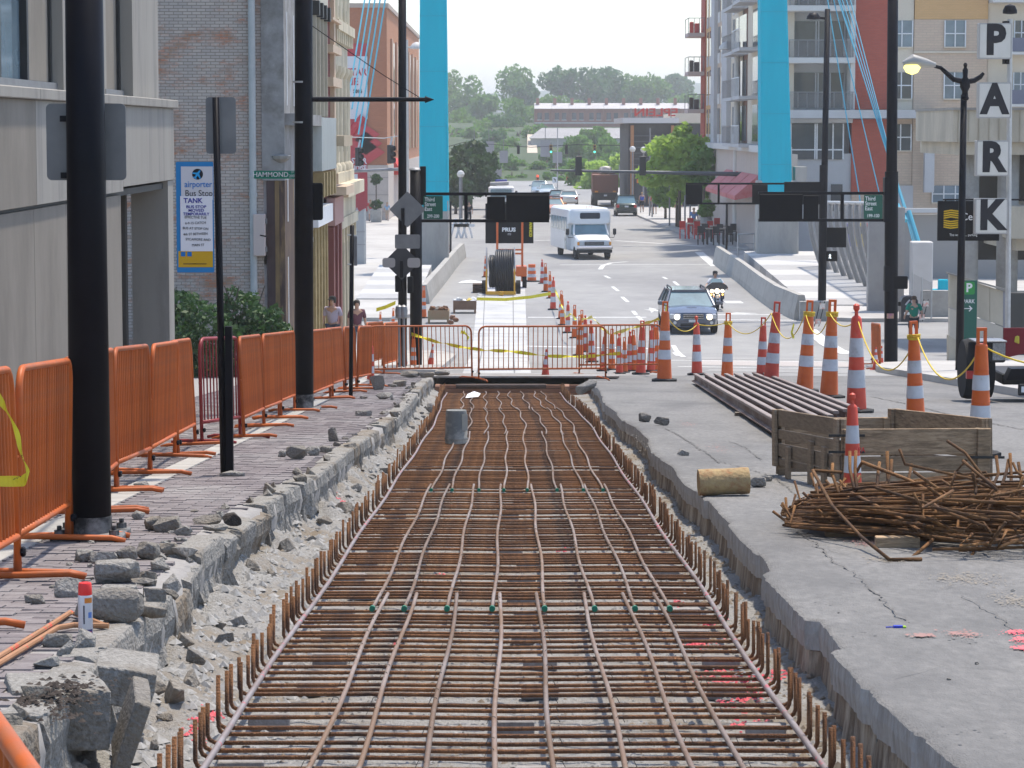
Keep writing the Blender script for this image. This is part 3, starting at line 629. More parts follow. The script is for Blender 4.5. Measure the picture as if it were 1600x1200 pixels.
# rods with red paint lying by the can
for pts, lab in ((((-30, 1052), (70, 990), (110, 964), (118, 966), (165, 985)), 'long rusty rod with red marks lying by the spray can'), (((-30, 1062), (55, 1010), (90, 988), (115, 984), (170, 985)), 'second rusty rod lying under the loose brick')):
    b = MB(); b.tube([G(u, v, OL) + Vector((0, 0, .02)) for u, v in pts], .012, 8); tag(b.build('steel_rod', mat('red_marked_rod', (.30, .14, .06), (.36, .18, .09), 6, rough=.7, dirt=(.6, .07, .04), dscale=8, dirtc=(.58, .62)), smooth=True), lab, 'rod')
# dirt heap, black
p = G(85, 1095, OL); pts = np.array([(p.x + random.gauss(0, .07), p.y + random.gauss(0, .16), p.z + .0) for _ in range(420)]); pts[:, 2] += .05 * np.exp(-((pts[:, 0] - p.x) ** 2 / .01 + (pts[:, 1] - p.y) ** 2 / .05)) * rng.random(420)
o = stuff(rock_cloud('dirt', pts, rng.uniform(.006, .018, 420), mat('dark_soil', (.04, .03, .025), (.07, .055, .045), 20, rough=.98))); tag(o, 'heap of dark soil on the near pavement corner', 'dirt')
# rusty pipe section
p = G(1132, 776, 0); k = p.y / FPX; r = 21 * k; b = MB(); M = Matrix.Translation((p.x, p.y + r, p.z + r)) @ Matrix.Rotation(.06, 4, 'Z') @ Matrix.Rotation(R(88), 4, 'Y')
L = 40 * k; b.rings([[(rr * (1 + .02 * math.sin(3 * a)) * math.cos(a), rr * math.sin(a), zz) for a in [2 * math.pi * q / 28 for q in range(28)]] for rr, zz in ((r * .8, -L), (r, -L), (r * 1.01, -L * .5), (r * .98, 0), (r, L * .6), (r * 1.03, L * .75), (r, L), (r * .8, L))], M=M)
tag(b.build('rusty_pipe', mat('rusty_pipe', (.42, .30, .14), (.26, .18, .10), 5, rough=.9, bump=.7, bscale=30, dirt=(.30, .13, .05), dscale=5, dirtc=(.5, .64)), smooth=True), 'short thick rusty pipe section lying on the slab edge', 'pipe')
# blue marker and yellow flags
p = G(1400, 982); t = thing('marking_flag', 'small blue marking flag lying on the slab', 'flag', p); b = MB(); b.tube([(-.045, 0, .006), (.03, 0, .008)], .003, 6); b.build('stick', mat('blue_plastic', (.03, .05, .4)), t); b = MB(); b.box(-.01, .03, -.004, .02, .001, .012); b.build('flag', mat('blue_plastic', (.03, .05, .4)), t); b = MB(); b.lathe([(.001, 0), (.009, .004), (.009, .01), (.001, .014)], 8, (.037, 0, 0)); b.build('tip', mat('lime_plastic', (.35, .55, .05)), t)
# ======================= RAILS, CRATE, REBAR HEAP ========================
M_railst = mat('rail_steel', (.09, .045, .03), (.14, .075, .05), 3, rough=.75, metal=.1, stretch=(1, .3, 1), dirt=(.22, .17, .15), dscale=2)
M_railtop = mat('rail_head', (.20, .15, .13), (.27, .22, .20), 4, rough=.6, metal=.2, stretch=(1, .2, 1))
prof = [(-.065, 0), (.065, 0), (.065, .012), (.012, .03), (.012, .105), (.034, .115), (.034, .15), (-.034, .15), (-.034, .115), (-.012, .105), (-.012, .03), (-.065, .012)]
A0, A1, B0, B1 = G(1085, 599), G(1232, 695), G(1192, 597), G(1345, 665)
for k in range(8):
    f = k / 7; a = A0.lerp(B0, f); c = A1.lerp(B1, f); c = a.lerp(c, random.uniform(.95, 1.0)); a = a.lerp(c, random.uniform(0, .03))
    t = thing('steel_rail', '%s of eight stacked steel rails, counted from the excavation side' % ['first', 'second', 'third', 'fourth', 'fifth', 'sixth', 'seventh', 'eighth'][k], 'rail', (0, 0, 0), 0, 'rails stacked on the street')
    n_ = 8; d = (c - a); ang = math.atan2(-d.x, d.y)
    for nm, pf, mm in (('rail_web', [q for q in prof if q[1] < .118], M_railst), ('rail_head', [(-.034, .1152), (.034, .1152), (.036, .142), (.03, .15), (-.03, .15), (-.036, .142)], M_railtop)):
        rs = []
        for i in range(n_ + 1):
            p = a.lerp(c, i / n_); rs.append([(p.x + q[0] * math.cos(ang), p.y + q[0] * math.sin(ang), zr(p.y) + .05 + q[1]) for q in pf])
        b = MB(); b.rings(rs); b.build(nm, mm, t)
for u in (604, 650):
    a, c = G(1095 if u == 604 else 1160, u), G(1200 if u == 604 else 1310, u); b = MB(); b.box(a.x - .1, c.x + .1, a.y - .06, a.y + .06, zr(a.y) - .01, zr(a.y) + .05); tag(b.build('timber_sleeper', mat('dunnage_wood', (.12, .09, .065), (.18, .14, .10), 6)), 'timber bearer under the %s ends of the stacked rails' % ('far' if u == 604 else 'near'), 'timber')
M_w1 = mat('crate_wood', (.29, .195, .115), (.42, .30, .19), 3.5, rough=.9, rnd=.25, stretch=(2, 2, 14), bump=.3, dirt=(.19, .13, .08), dscale=3)
M_w2 = mat('crate_wood_grey', (.23, .165, .11), (.33, .25, .17), 3.5, rough=.9, rnd=.25, stretch=(2, 2, 14), bump=.3)
crate = thing('wooden_crate', 'open weathered plank crate standing on the street behind the rebar heap', 'crate', (0, 0, 0))
FA, FB = G(1316, 768), G(1543, 766); BD = G(1214, 742); BD = Vector((BD.x, BD.y, 0)); BC = BD + (FB - FA) * .98; BC.x -= .12
Hc = 100 * FA.y / FPX
def side(p, q, rows, m, tk=.03, nm='plank', posts=True):
    d = Vector((q.x - p.x, q.y - p.y, 0)); L = d.length; ang = math.atan2(d.y, d.x)
    M = Matrix.Translation((p.x, p.y, zr((p.y + q.y) / 2))) @ Matrix.Rotation(ang, 4, 'Z') @ Matrix.Rotation((zr(q.y) - zr(p.y)) / L * -1, 4, 'Y')
    for (z0, z1) in rows:
        b = MB(); e = random.uniform(-.01, .02); b.bbox(-e, L + e, -tk / 2 + random.uniform(0, .006), tk / 2, z0, z1, .003, M); b.build('plank', m if random.random() < .7 else M_w2, crate)
    if posts:
        for x in (.0, L - .1):
            b = MB(); b.bbox(x, x + .1, tk / 2 + .002, tk / 2 + .03, .01, Hc, .003, M); b.build('post', M_w2, crate)
            b = MB(); b.bbox(x, x + .1, -tk / 2 - .03, -tk / 2 - .002, .01, Hc, .003, M); b.build('post', m, crate)
side(FA, FB, [(.03, Hc * .30), (Hc * .33, Hc * .56), (Hc * .59, Hc)], M_w1); side(BD, BC, [(.03, Hc * .3), (Hc * .34, Hc * .6), (Hc * .65, Hc)], M_w1)
side(BD, FA, [(.02, Hc * .16), (Hc * .2, Hc * .42), (Hc * .5, Hc * .66), (Hc * .72, Hc)], M_w2); side(BC, FB, [(.02, Hc * .3), (Hc * .34, Hc * .6), (Hc * .65, Hc)], M_w1)
for f_ in (.25, .6, .8):
    q = BD.lerp(FA, f_); b = MB(); b.bbox(-.05, .05, -.05, -.02, .0, Hc * random.uniform(.5, .95), .003, Matrix.Translation((q.x, q.y, zr(q.y))) @ Matrix.Rotation(math.atan2(FA.y - BD.y, FA.x - BD.x), 4, 'Z')); b.build('batten', M_w2, crate)
for f_, zz in ((.02, .62), (.98, .52), (.02, .88)):
    q = FA.lerp(FB, f_); b = MB(); b.box(q.x - .14, q.x + .14, q.y - .062, q.y - .055, zr(q.y) + Hc * zz, zr(q.y) + Hc * zz + .02); b.build('iron_strap', mat('black_iron', (.02, .02, .02), rough=.6), crate)
# loose heap of rebar
M_heap = mat('heap_rust', (.148, .066, .022), (0.234, 0.117, 0.043), 9, rough=.9, rnd=.3, bump=.5, bscale=140, dirt=(.074, .039, .023), dscale=3)
hz = G(1470, 868).y
def rod(pts, lab, group=None, r=.0095):
    pts = [Vector(p) for p in pts]; b = MB(); b.tube(pts, r, 6); tag(b.build('rebar_rod', M_heap, smooth='all'), lab, 'rebar', group)
gnd = lambda x, y: zr(y)
for i in range(215):
    lay = random.random() ** 1.3; u0 = 1222 + 75 * random.random() ** 1.5 + 50 * lay; u1 = random.uniform(1440, 1660)
    h0 = .03 + .30 * lay; y0 = 16.5 + 1.5 * random.random()
    x0 = (u0 - 800) * y0 / FPX; y1 = y0 - 1.0 + random.gauss(0, .3); x1 = (u1 - 800) * y1 / FPX
    z0 = gnd(x0, y0) + h0 * .62 + .03 + random.uniform(-.01, .02); z1 = gnd(x1, y1) + h0 * random.uniform(.7, 1.25) + .03
    mid = Vector(((x0 + x1) / 2, (y0 + y1) / 2, (z0 + z1) / 2 + .02 * random.gauss(0, 1)))
    pts = [(x0, y0, z0), mid, (x1, y1, z1)]
    if random.random() < .35:
        a = random.uniform(0, 6.28); h = random.uniform(.1, .2); e = Vector((x1 + .25 * h, y1 + h * .6 * math.cos(a), max(gnd(x1, y1) + .02, z1 + h * .8 * math.sin(a)))); pts.append(e)
    if random.random() < .1:
        a = random.uniform(.3, 2.6); h = random.uniform(.08, .15); pts.insert(0, (x0 + .12 * math.cos(a), y0 + h * .5, z0 + h * math.sin(a)))
    rod(pts, 'rusty rebar rod lying in the loose heap before the crate', 'rods in the rebar heap')
for i in range(70):
    u = random.uniform(1450, 1640); yy_ = random.uniform(15.0, 16.6); x = (u - 800) * yy_ / FPX; a = random.uniform(0, 6.28); L = random.uniform(.25, .6); z = gnd(x, yy_) + random.uniform(.02, .40)
    q = Vector((x + L * math.cos(a), yy_ + L * .5 * math.sin(a), max(z + random.gauss(0, .09), gnd(x, yy_) + .015))); rod([(x, yy_, z), q] + ([q + Vector((random.gauss(0, .1), random.gauss(0, .1), abs(random.gauss(0, .07))))] if i % 2 else []), 'short bent rebar end tangled at the near side of the heap', 'bent ends of the rebar heap')
def rp(u, v, Y): return at(u, v, Y)
rod([rp(1315, 738, 16.9), rp(1270, 735, 16.8), rp(1300, 790, 16.2), rp(1345, 838, 15.7), rp(1390, 878, G(1390, 878).y - .02) + Vector((0, 0, .012)), rp(1440, 877, G(1440, 877).y) + Vector((0, 0, .012))], 'long bent rebar rod reaching out of the heap to the street', None, .0115)
rod([rp(1338, 738, 17.0), rp(1347, 722, 17.0), rp(1420, 750, 16.6), rp(1450, 766, 16.4)], 'hooked rebar rod arching over the top of the heap', None, .0115)
rod([rp(1330, 770, 16.6), rp(1410, 812, 16.0), rp(1458, 843, 15.6), rp(1422, 874, 15.25)], 'bent rebar rod with its elbow on the near face of the heap', None, .0115)
for u, v0, v1 in ((1328, 733, 705), (1336, 735, 704), (1387, 742, 705), (1372, 738, 722), (1392, 738, 718), (1420, 748, 725), (1560, 740, 712), (1580, 745, 708), (1573, 735, 718), (1596, 752, 722), (1525, 770, 735), (1300, 740, 724)):
    rod([rp(u - random.uniform(-14, 14), v0 + 30, 16.6), rp(u, v0, 16.9), rp(u + random.uniform(-5, 5), v1, 16.95)], 'rebar end standing up from the top of the heap', 'upright ends of the rebar heap', .0105)
for u, v in ((1402, 855), (1322, 838)):
    p = G(u, v); b = MB(); b.bbox(-.13, .13, -.04, .04, 0, .065, .004); tag(b.build('timber_block', M_w1, loc=p), 'timber block under the %s of the rebar heap' % ('near edge' if u > 1350 else 'tapering end'), 'timber')

# angular fragments broken out along the kerb
frag = [chunk_mesh(random.uniform(.09, .2), random.uniform(.08, .2), random.uniform(.05, .12), random.randint(8, 13), 'kerb_fragment', [M_kerb, M_kerb2, M_ch2][q % 3], .25) for q in range(14)]
for q in range(150):
    y = 8 + 40 * random.random() ** 1.5; low = random.random() < .6; x = xl(y) + (random.uniform(.02, .22) if low else random.uniform(-.25, -.02)); s_ = random.uniform(.35, 1.0)
    o = inst(random.choice(frag), 'kerb_fragment', None, (x, y, (floor_z(x, y) if low else zr(y) + OL) - .01), (random.gauss(0, .3), random.gauss(0, .35), random.uniform(0, 6.28)), (s_, s_, s_))
    tag(o, 'angular kerb fragment lying %s the broken kerb' % ('on the bank below' if low else 'on the bricks above'), 'rubble', 'fragments %s the kerb' % ('below' if low else 'above'))
# ======================= CROWD BARRIERS ==================================
M_redb = mat('dark_red_barrier', (.20, .012, .015), (.26, .02, .022), 4, rough=.45, rnd=.1)
def barrier(a, c, label, H=1.06, m=None, group=None, zfun=None, lean=0.0):
    m = m or ORANGE; zf_ = zfun or (lambda y: zr(y) + OL)
    d = Vector((c.x - a.x, c.y - a.y, 0)); L = d.length; ang = math.atan2(d.y, d.x); za, zc = zf_(a.y), zf_(c.y)
    t = thing('crowd_barrier', label, 'barrier', (a.x, a.y, za), ang, group); sh = (zc - za) / L
    t.rotation_euler = (lean + random.gauss(0, .025), 0, ang + random.gauss(0, .006))
    Z = lambda x, z: z + sh * x
    r = .019; z0 = .22; z1 = H; rad = .14; pts = []
    def arc(cx_, cz_, a0, a1): return [(cx_ + rad * math.cos(a0 + (a1 - a0) * k / 5), cz_ + rad * math.sin(a0 + (a1 - a0) * k / 5)) for k in range(6)]
    o2 = [(0, .03), (0, z1 - rad)] + arc(rad, z1 - rad, math.pi, math.pi / 2) + arc(L - rad, z1 - rad, math.pi / 2, 0) + [(L, .03)]
    b = MB(); b.tube([(x, 0, Z(x, z)) for x, z in o2], r, 8); b.tube([(0, 0, Z(0, z0)), (L, 0, Z(L, z0))], r, 8)
    for x, s_ in ((.0, -1), (L, 1)): b.tube([(x, 0, Z(x, .62)), (x + s_ * .045, 0, Z(x, .62))], .008, 6)
    b.build('frame', m, t, smooth='all')
    nb = max(6, int(round(L / .105)))
    bm_ = MB(); bm_.tube([(0, 0, z0 + .01), (0, 0, z1 - .01)], .0085, 6, False); me = bm_.mesh('bar', m, True)
    for k in range(1, nb): x = L * k / nb; inst(me, 'bar', t, (x, 0, sh * x), (0, random.gauss(0, .004), 0))
    b = MB(); b.tube([(0, -.34, .012), (0, -.26, .03), (0, .26, .03), (0, .34, .012)], .017, 8); fm = b.mesh('foot', m, True)
    for x in (.06, L - .06): inst(fm, 'foot', t, (x, 0, Z(x, 0)))
    bk = MB(); bk.lathe([(.02, -.012), (.026, 0), (.02, .012)], 6); km = bk.mesh('knob', BLACK)
    for x in (0, L): inst(km, 'knob', t, (x, -.028, Z(x, .14)), (math.pi / 2, 0, 0))
    return t
Lp = lambda u, v: G(u, v, OL)
J1, J2, J4, J5, J6, J7 = Lp(25, 905), Lp(110, 845), Lp(182, 770), Lp(233, 742), Lp(278, 715), Lp(308, 697)
J0 = J1 + (J1 - J2) * 1.0; J3 = J2.lerp(J4, .5)
e = .03
def seg(a, c): d = (c - a).normalized(); return a + d * .035, c - d * .035
chain = [(J0, J1, 'orange crowd barrier at the picture edge before the big black pole'), (J1, J2, 'orange crowd barrier whose end stands against the big black pole'), (J2, J3, 'orange crowd barrier directly behind the big black pole'), (J3, J4, 'orange crowd barrier emerging behind the big black pole'),
         (J4, J5, 'first orange crowd barrier between the big pole and the bus stop post'), (J5, J6, 'second orange crowd barrier between the big pole and the bus stop post'), (J6, J7, 'third orange crowd barrier, next to the dark red one')]
for a, c, lab in chain: barrier(*seg(a, c), lab, group='barriers along the pavement')
R0, R1 = Lp(314, 694), Lp(377, 684); barrier(*seg(R0, R1), 'dark red crowd barrier behind the bus stop post', m=M_redb, group='barriers along the pavement')
K = [Lp(381, 686), Lp(412, 668), Lp(436, 655), Lp(458, 643)]
labs = ['orange crowd barrier just beyond the dark red one', 'orange crowd barrier with yellow tape scrap, before the second black pole', 'orange crowd barrier ending at the second black pole']
for k in range(3): barrier(*seg(K[k], K[k + 1]), labs[k], group='barriers along the pavement')
K = [Lp(487, 640), Lp(516, 624), Lp(540, 614), Lp(558, 609), Lp(578, 604)]
labs = ['orange crowd barrier right behind the second black pole', 'orange crowd barrier below the man in the cap', 'orange crowd barrier beside the thin black post', 'solid-looking orange crowd barrier where the side fence meets the crossing fence']
for k in range(4): barrier(*seg(K[k], K[k + 1]), labs[k], group='barriers along the pavement')
zs_ = lambda y: zr(y) + .02
barrier(G(578, 596), G(738, 593), 'orange crowd barrier crossing from the pavement to the excavation', zfun=zs_, group='barriers across the street')
barrier(G(748, 596), G(946, 594), 'orange crowd barrier standing over the end of the rebar', zfun=zs_, group='barriers across the street')
barrier(G(905, 588), G(1034, 586), 'orange crowd barrier ending at the first tall cone', zfun=zs_, group='barriers across the street')
barrier(G(572, 582, OL), G(594, 575, OL), 'orange barrier seen behind the corner of the fence', group='barriers across the street'); barrier(G(600, 585, OL), G(622, 578, OL), 'orange barrier panel standing by the twin black poles', group='barriers across the street')
barrier(Vector((-1.30, 6.0, 0)), Vector((-.42, 3.1, 0)), 'blurred orange barrier rail crossing the nearest lower corner', zfun=lambda y: zr(y) + OF, H=.97)
barrier(G(1363, 570), G(1375, 577), 'small orange barrier panel in front of the crossing', zfun=zr)
# ======================= CONES ==========================================
M_co = mat('cone_orange', (.62, .10, .012), (.70, .135, .018), 5, rough=.5, rnd=.12, dirt=(.33, .16, .10), dscale=5, dirtc=(.62, .8))
M_cr = mat('cone_red', (.56, .05, .025), (.62, .08, .04), 5, rough=.5, rnd=.12, dirt=(.33, .16, .12), dscale=5, dirtc=(.58, .8))
M_cw = mat('cone_band', (.55, .555, .58), (.45, .455, .48), 6, rough=.45, rnd=.1, dirt=(.30, .28, .27), dscale=6, dirtc=(.55, .75))
def chan(u, vt, vb, label, kind='loop', off=0.0, wide=1.0, red=False, group=None, lean=None, base=True, tie=False):
    p = G(u, vb, off); H = (vb - vt) * p.y / FPX; co = M_cr if red else M_co
    t = thing('traffic_cone', label, 'cone', p, random.uniform(-.3, .3), group)
    ln = lean if lean is not None else (random.gauss(0, .012), random.gauss(0, .018)); t.rotation_euler = (ln[0], ln[1], t.rotation_euler.z)
    rb, rt = .095 * H * wide, .048 * H * wide; zb = H * .86
    if kind == 'cone': rb, rt, zb = .145 * H * wide, .03 * H * wide, H * .97
    rr = lambda z: rb + (rt - rb) * (z / zb)
    if base:
        b = MB(); q = rb * 1.75; b.lathe([(q, 0), (q, .03 * H), (rb * 1.2, .04 * H)], 8, (0, 0, 0), Matrix.Rotation(math.pi / 8, 4, 'Z')); b.build('base', RUBBER if kind != 'cone' else co, t)
    b = MB(); z0 = .035 * H
    if kind == 'loop':
        prof = []
        for zf0, zf1 in ((.0, .27), (.27, .40), (.40, .53), (.53, .66), (.66, .86)):
            a, c = z0 + (H - z0) * zf0, z0 + (H - z0) * zf1; prof += [(rr(a) * 1.03, a + .001), (rr(a) * .99, a + .012 * H), (rr(c) * .99, c - .004)]
        prof += [(rt * .8, H * .875)]
    elif kind == 'ball': prof = [(rr(z0), z0), (rr(zb * .5), zb * .5), (rr(zb), zb), (rt * .8, zb * 1.02), (rt * .35, zb * 1.04), (rt * .35, H * .93), (rt * .62, H * .95), (rt * .62, H * .985), (rt * .2, H)]
    else: prof = [(rr(z0), z0), (rr(zb * .5), zb * .5), (rt, zb), (rt * .7, H)]
    b.lathe(prof, 18); b.build('body', co, t, smooth=28.0)
    bands = ((.27, .40), (.53, .66)) if kind == 'loop' else (((.22, .40), (.53, .72)) if kind == 'ball' else ((.42, .6), (.72, .84)))
    for zf0, zf1 in bands:
        b = MB(); a, c = z0 + (zb - z0) * zf0 * 1.1, z0 + (zb - z0) * zf1 * 1.1; b.lathe([(rr(a) * 1.035, a), (rr(c) * 1.035, c)], 18, caps=False); b.build('reflective_band', M_cw, t, smooth=True)
    if kind == 'loop':
        w = rt * .8; b = MB(); zt = H; zc = H * .865
        for s_ in (-1, 1): b.box(w - .02 * H if s_ > 0 else -w, w if s_ > 0 else -w + .02 * H, -.016 * H, .016 * H, zc, zt - .02 * H)
        b.box(-w, w, -.0161 * H, .0161 * H, zt - .024 * H, zt); b.build('handle', co, t)
    if tie:
        b = MB(); 
        for q in range(4): zz = H * (.835 + .012 * q); b.tube([(rt * 1.25 * math.cos(a), rt * 1.25 * math.sin(a), zz + .006 * math.sin(a + q)) for a in [2 * math.pi * k / 12 for k in range(13)]], .006 * H, 5, False)
        b.build('rope_turns', M_rope, t)
    return p + Vector((0, 0, H * .86))
M_rope = mat('yellow_rope', (.62, .42, .02), (.7, .52, .05), 30, rough=.7)
tops = {}
row = [(1038, 470, 596, 'first tall orange cone of the row, standing at the end of the crossing barrier', 'loop'), (1001, 500, 585, 'leaning faded cone tied with yellow tape beside the first tall cone', 'loop'), (1089, 493, 586, 'slim faded cone in front of the approaching dark car', 'ball'), (1136, 488, 594, 'clean orange cone directly below the motorcycle', 'loop'),
       (1190, 495, 598, 'short worn cone half hidden behind a taller tilted one', 'loop'), (1204, 470, 604, 'tall tilted red cone beyond the stacked rails', 'loop'), (1257, 468, 612, 'tilted orange cone at the far rail ends, fourth before the crate', 'loop'), (1295, 467, 622, 'upright orange cone standing among the rails', 'loop'), (1338, 473, 645, 'scuffed round-topped cone just behind the crate corner', 'ball'),
       (1431, 500, 668, 'tall orange cone wrapped with yellow rope behind the crate', 'loop'), (1531, 510, 712, 'tall scratched orange cone by the trailer wheel', 'loop')]
leans = {1204: (0, .07), 1257: (0, .05), 1295: (0, .03), 1001: (0, .03), 1431: (0, -.04), 1190: (0, .02)}
for u, vt, vb, lab, kd in row: tops[u] = chan(u, vt, vb, lab, kd, red=u in (1001, 1089, 1190, 1204, 1338), lean=leans.get(u), tie=u in (1431, 1136, 1257, 1295), group='cones along the street')
chan(1332, 612, 776, 'dirty red traffic cone with white lettered band in front of the crate', 'ball', red=True, wide=1.0, base=False, group='cones along the street')
q_ = [o for o in scn.objects if str(o.get('label', '')).startswith('dirty red traffic cone')][0]; text('PA', .055, mat('red_print', (.45, .03, .03)), q_, (.058, -.085, .36), (math.pi / 2, 0, .5))
for i, (u, vt, vb) in enumerate(((847, 405, 443), (853, 411, 456), (860, 424, 466), (864, 432, 484), (876, 454, 498), (879, 461, 508), (887, 470, 520), (898, 476, 528), (909, 484, 538), (915, 492, 550))):
    tops['f%d' % i] = chan(u, vt, vb, 'slim orange cone in the taped file leading back along the new track', 'loop' if i % 3 else 'ball', red=i % 3 == 0, group='file of cones along the track')
for i, (u, vt, vb) in enumerate(((942, 518, 580), (956, 513, 578), (968, 520, 584), (976, 526, 582), (983, 517, 580), (992, 515, 580), (1017, 507, 581), (1026, 501, 580), (925, 500, 566), (905, 492, 556))):
    chan(u, vt, vb, 'orange cone in the cluster seen through the bars of the crossing barrier', 'loop' if i % 2 else 'ball', red=i % 2 == 0, group='cones behind the crossing barriers')
for u, vt, vb, lab, kd in ((579, 532, 598, 'red and white cone at the foot of the fence corner', 'ball'), (633, 530, 576, 'thin red cone behind the fence by the black poles', 'ball'), (646, 522, 578, 'broad orange drum cone wrapped in yellow tape behind the fence', 'loop'), (672, 537, 577, 'leaning red traffic cone behind the crossing fence', 'cone'), (852, 545, 590, 'small red cone standing at the end of the rebar', 'cone'),
                       (594, 487, 520, 'small cone beyond the corner barrier', 'loop'), (614, 481, 516, 'small taped cone beside the parking meters', 'loop'), (662, 447, 497, 'orange cone beside the right-hand black pole', 'loop'), (702, 383, 403, 'far orange cone on the plaza edge', 'cone'), (758, 400, 433, 'orange cone in front of the cable reel', 'loop'), (1368, 542, 578, 'low orange traffic cone at the crossing', 'cone'), (1376, 540, 575, 'second low orange traffic cone at the crossing', 'cone')):
    chan(u, vt, vb, lab, kd, red=kd != 'loop', lean=(0, .12) if 'leaning' in lab else None)
# drum
p = G(831, 440); t = thing('traffic_drum', 'orange and white striped barrel drum beside the cable reel trailer', 'drum', p); H = 28 * p.y / FPX
b = MB(); b.lathe([(.5 * H, 0), (.5 * H, .05 * H), (.3 * H, .07 * H)], 12); b.build('base', RUBBER, t)
for k in range(5):
    b = MB(); z0 = H * (.07 + .18 * k); b.lathe([(H * .25 - .012 * H * k, z0), (H * .25 - .012 * H * k, z0 + .17 * H), (H * .243 - .012 * H * k, z0 + .18 * H)], 18); b.build('band', M_co if k % 2 == 0 else M_cw, t, smooth=True)
# ropes between the cones
def sag(a, c, s, n=14): return [a.lerp(c, k / n) + Vector((0, 0, -s * 4 * (k / n) * (1 - k / n))) for k in range(n + 1)]
seq = [(1038, 1089, .25), (1089, 1136, .05), (1136, 1204, .3), (1204, 1257, .45), (1257, 1295, .35), (1295, 1338, .15), (1338, 1431, .55), (1431, 1531, .42)]
pts = []
for a, c, s in seq: pts += sag(tops[a], tops[c], s)[(1 if pts else 0):]
q = tops[1531]; pts += sag(q, q + Vector((1.6, .2, .1)), .25)[1:]
b = MB(); b.tube(pts, .009, 6); tag(b.build('yellow_rope', M_rope, smooth='all'), 'yellow rope strung from top to top of the tall cones', 'rope')
M_tape = mat('caution_tape', (.72, .62, .02), (.62, .52, .02), 8, rough=.5, dirt=(.03, .03, .02), dscale=18, dirtc=(.62, .64))
def tape(pts, w, label, tw=1.5):
    pts = [Vector(p) for p in pts]; q = []
    for i in range(len(pts) - 1):
        for k in range(8): q.append(pts[i].lerp(pts[i + 1], k / 8))
    q.append(pts[-1]); b = MB(); vs = []
    for i, p in enumerate(q):
        a = tw * math.sin(i * .45); d = Vector((.25 * math.sin(a), .25 * math.sin(a * 1.3), math.cos(a))).normalized() * w / 2; vs += [p - d, p + d]
    n_ = len(q); th = [Vector(v) + Vector((0, .003, 0)) for v in vs]
    b.add(vs + th, [(2 * i, 2 * i + 2, 2 * i + 3, 2 * i + 1) for i in range(n_ - 1)] + [(2 * n_ + 2 * i, 2 * n_ + 2 * i + 1, 2 * n_ + 2 * i + 3, 2 * n_ + 2 * i + 2) for i in range(n_ - 1)])
    tag(b.build('caution_tape', M_tape), label, 'tape')
tape(sag(at(643, 522, 61), at(800, 549, 58), .1, 4) + sag(at(800, 549, 58), at(970, 552, 57), .1, 3)[1:], .075, 'yellow caution tape running behind the crossing barriers')
tape([at(745, 467, 112), at(790, 468, 112), at(830, 464, 111), at(864, 458, 110)], .13, 'yellow caution tape tied across the new track to the far cones', .4)
tape([at(866, 450, 110), at(876, 472, 100), at(884, 496, 92), at(892, 490, 90), at(900, 500, 88)], .09, 'yellow tape drooping between the far cones')
tape([at(908, 500, 80), at(925, 495, 76), at(940, 512, 70), at(955, 523, 66), at(990, 512, 60), at(1030, 498, 56.5)], .09, 'yellow caution tape tied to the first tall cone')
tape([at(1040, 478, 56), at(1043, 505, 56), at(1041, 545, 56), at(1046, 575, 56)], .1, 'torn yellow tape hanging from the first tall cone'); tape([at(1240, 508, 50), at(1237, 520, 50), at(1240, 528, 50)], .08, 'knotted yellow tape end dangling between two cones', 3)
tape([at(-20, 600, 12.2), at(8, 635, 12.2), at(27, 680, 12.2), at(38, 722, 12.2), at(44, 745, 12.2), at(35, 752, 12.2), at(-20, 752, 12.2)], .05, 'bright yellow tape loop hanging at the left picture edge', .8)
tape([at(446, 522, 37), at(452, 533, 37), at(451, 545, 37)], .05, 'yellow tape scrap on the orange side barrier'); tape([at(588, 484, 72), at(602, 480, 72), at(618, 473, 72)], .1, 'short yellow tape strung near the parking meters', .3); tape([at(720, 520, 57), at(726, 518, 57), at(732, 530, 57)], .1, 'yellow tape knot on the crossing barrier')
# ======================= POLES, SIGNS, SIGNALS ===========================
M_green_s = mat('sign_green', (.004, .085, .055), rough=.4); M_wl = mat('sign_white', (.75, .76, .76), rough=.5)
M_box = mat('sign_box_black', (.004, .004, .006), (.007, .007, .009), 3, rough=.6, spec=.12)
M_alu = mat('galvanised', (.42, .42, .42), (.5, .5, .5), 6, rough=.45, metal=.4)
def rrect(w, h, r, n=4):
    p = []
    for cx_, cz_, a0 in ((w / 2 - r, h / 2 - r, 0), (-w / 2 + r, h / 2 - r, 90), (-w / 2 + r, -h / 2 + r, 180), (w / 2 - r, -h / 2 + r, 270)):
        p += [(cx_ + r * math.cos(R(a0 + 90 * k / n)), cz_ + r * math.sin(R(a0 + 90 * k / n))) for k in range(n + 1)]
    return p
def plate(parent, name, c, w, h, m, r=.03, th=.006, rot=0.0, roll=0.0):
    b = MB(); M = Matrix.Translation(c) @ Matrix.Rotation(rot, 4, 'Z') @ Matrix.Rotation(roll, 4, 'Y'); b.prism(rrect(w, h, min(r, w * .45, h * .45)), -th, th, M); return b.build(name, m, parent)
def polepx(u0, v0, u1, v1, Y, w, name, label, cat, m=BLACK, taper=.85, n=20, group=None):   # foot u1,v1 top u0,v0 at distance Y, w px at foot
    f = at(u1, v1, Y); tp = at(u0, v0, Y); t = thing(name, label, cat, f, 0, group); r = w * .5 * Y / FPX
    b = MB(); b.tube([(0, 0, -.05), tuple(tp - f)], [r, r * taper], n); b.build('post', m, t, smooth='all'); t['r'] = r
    return t, f
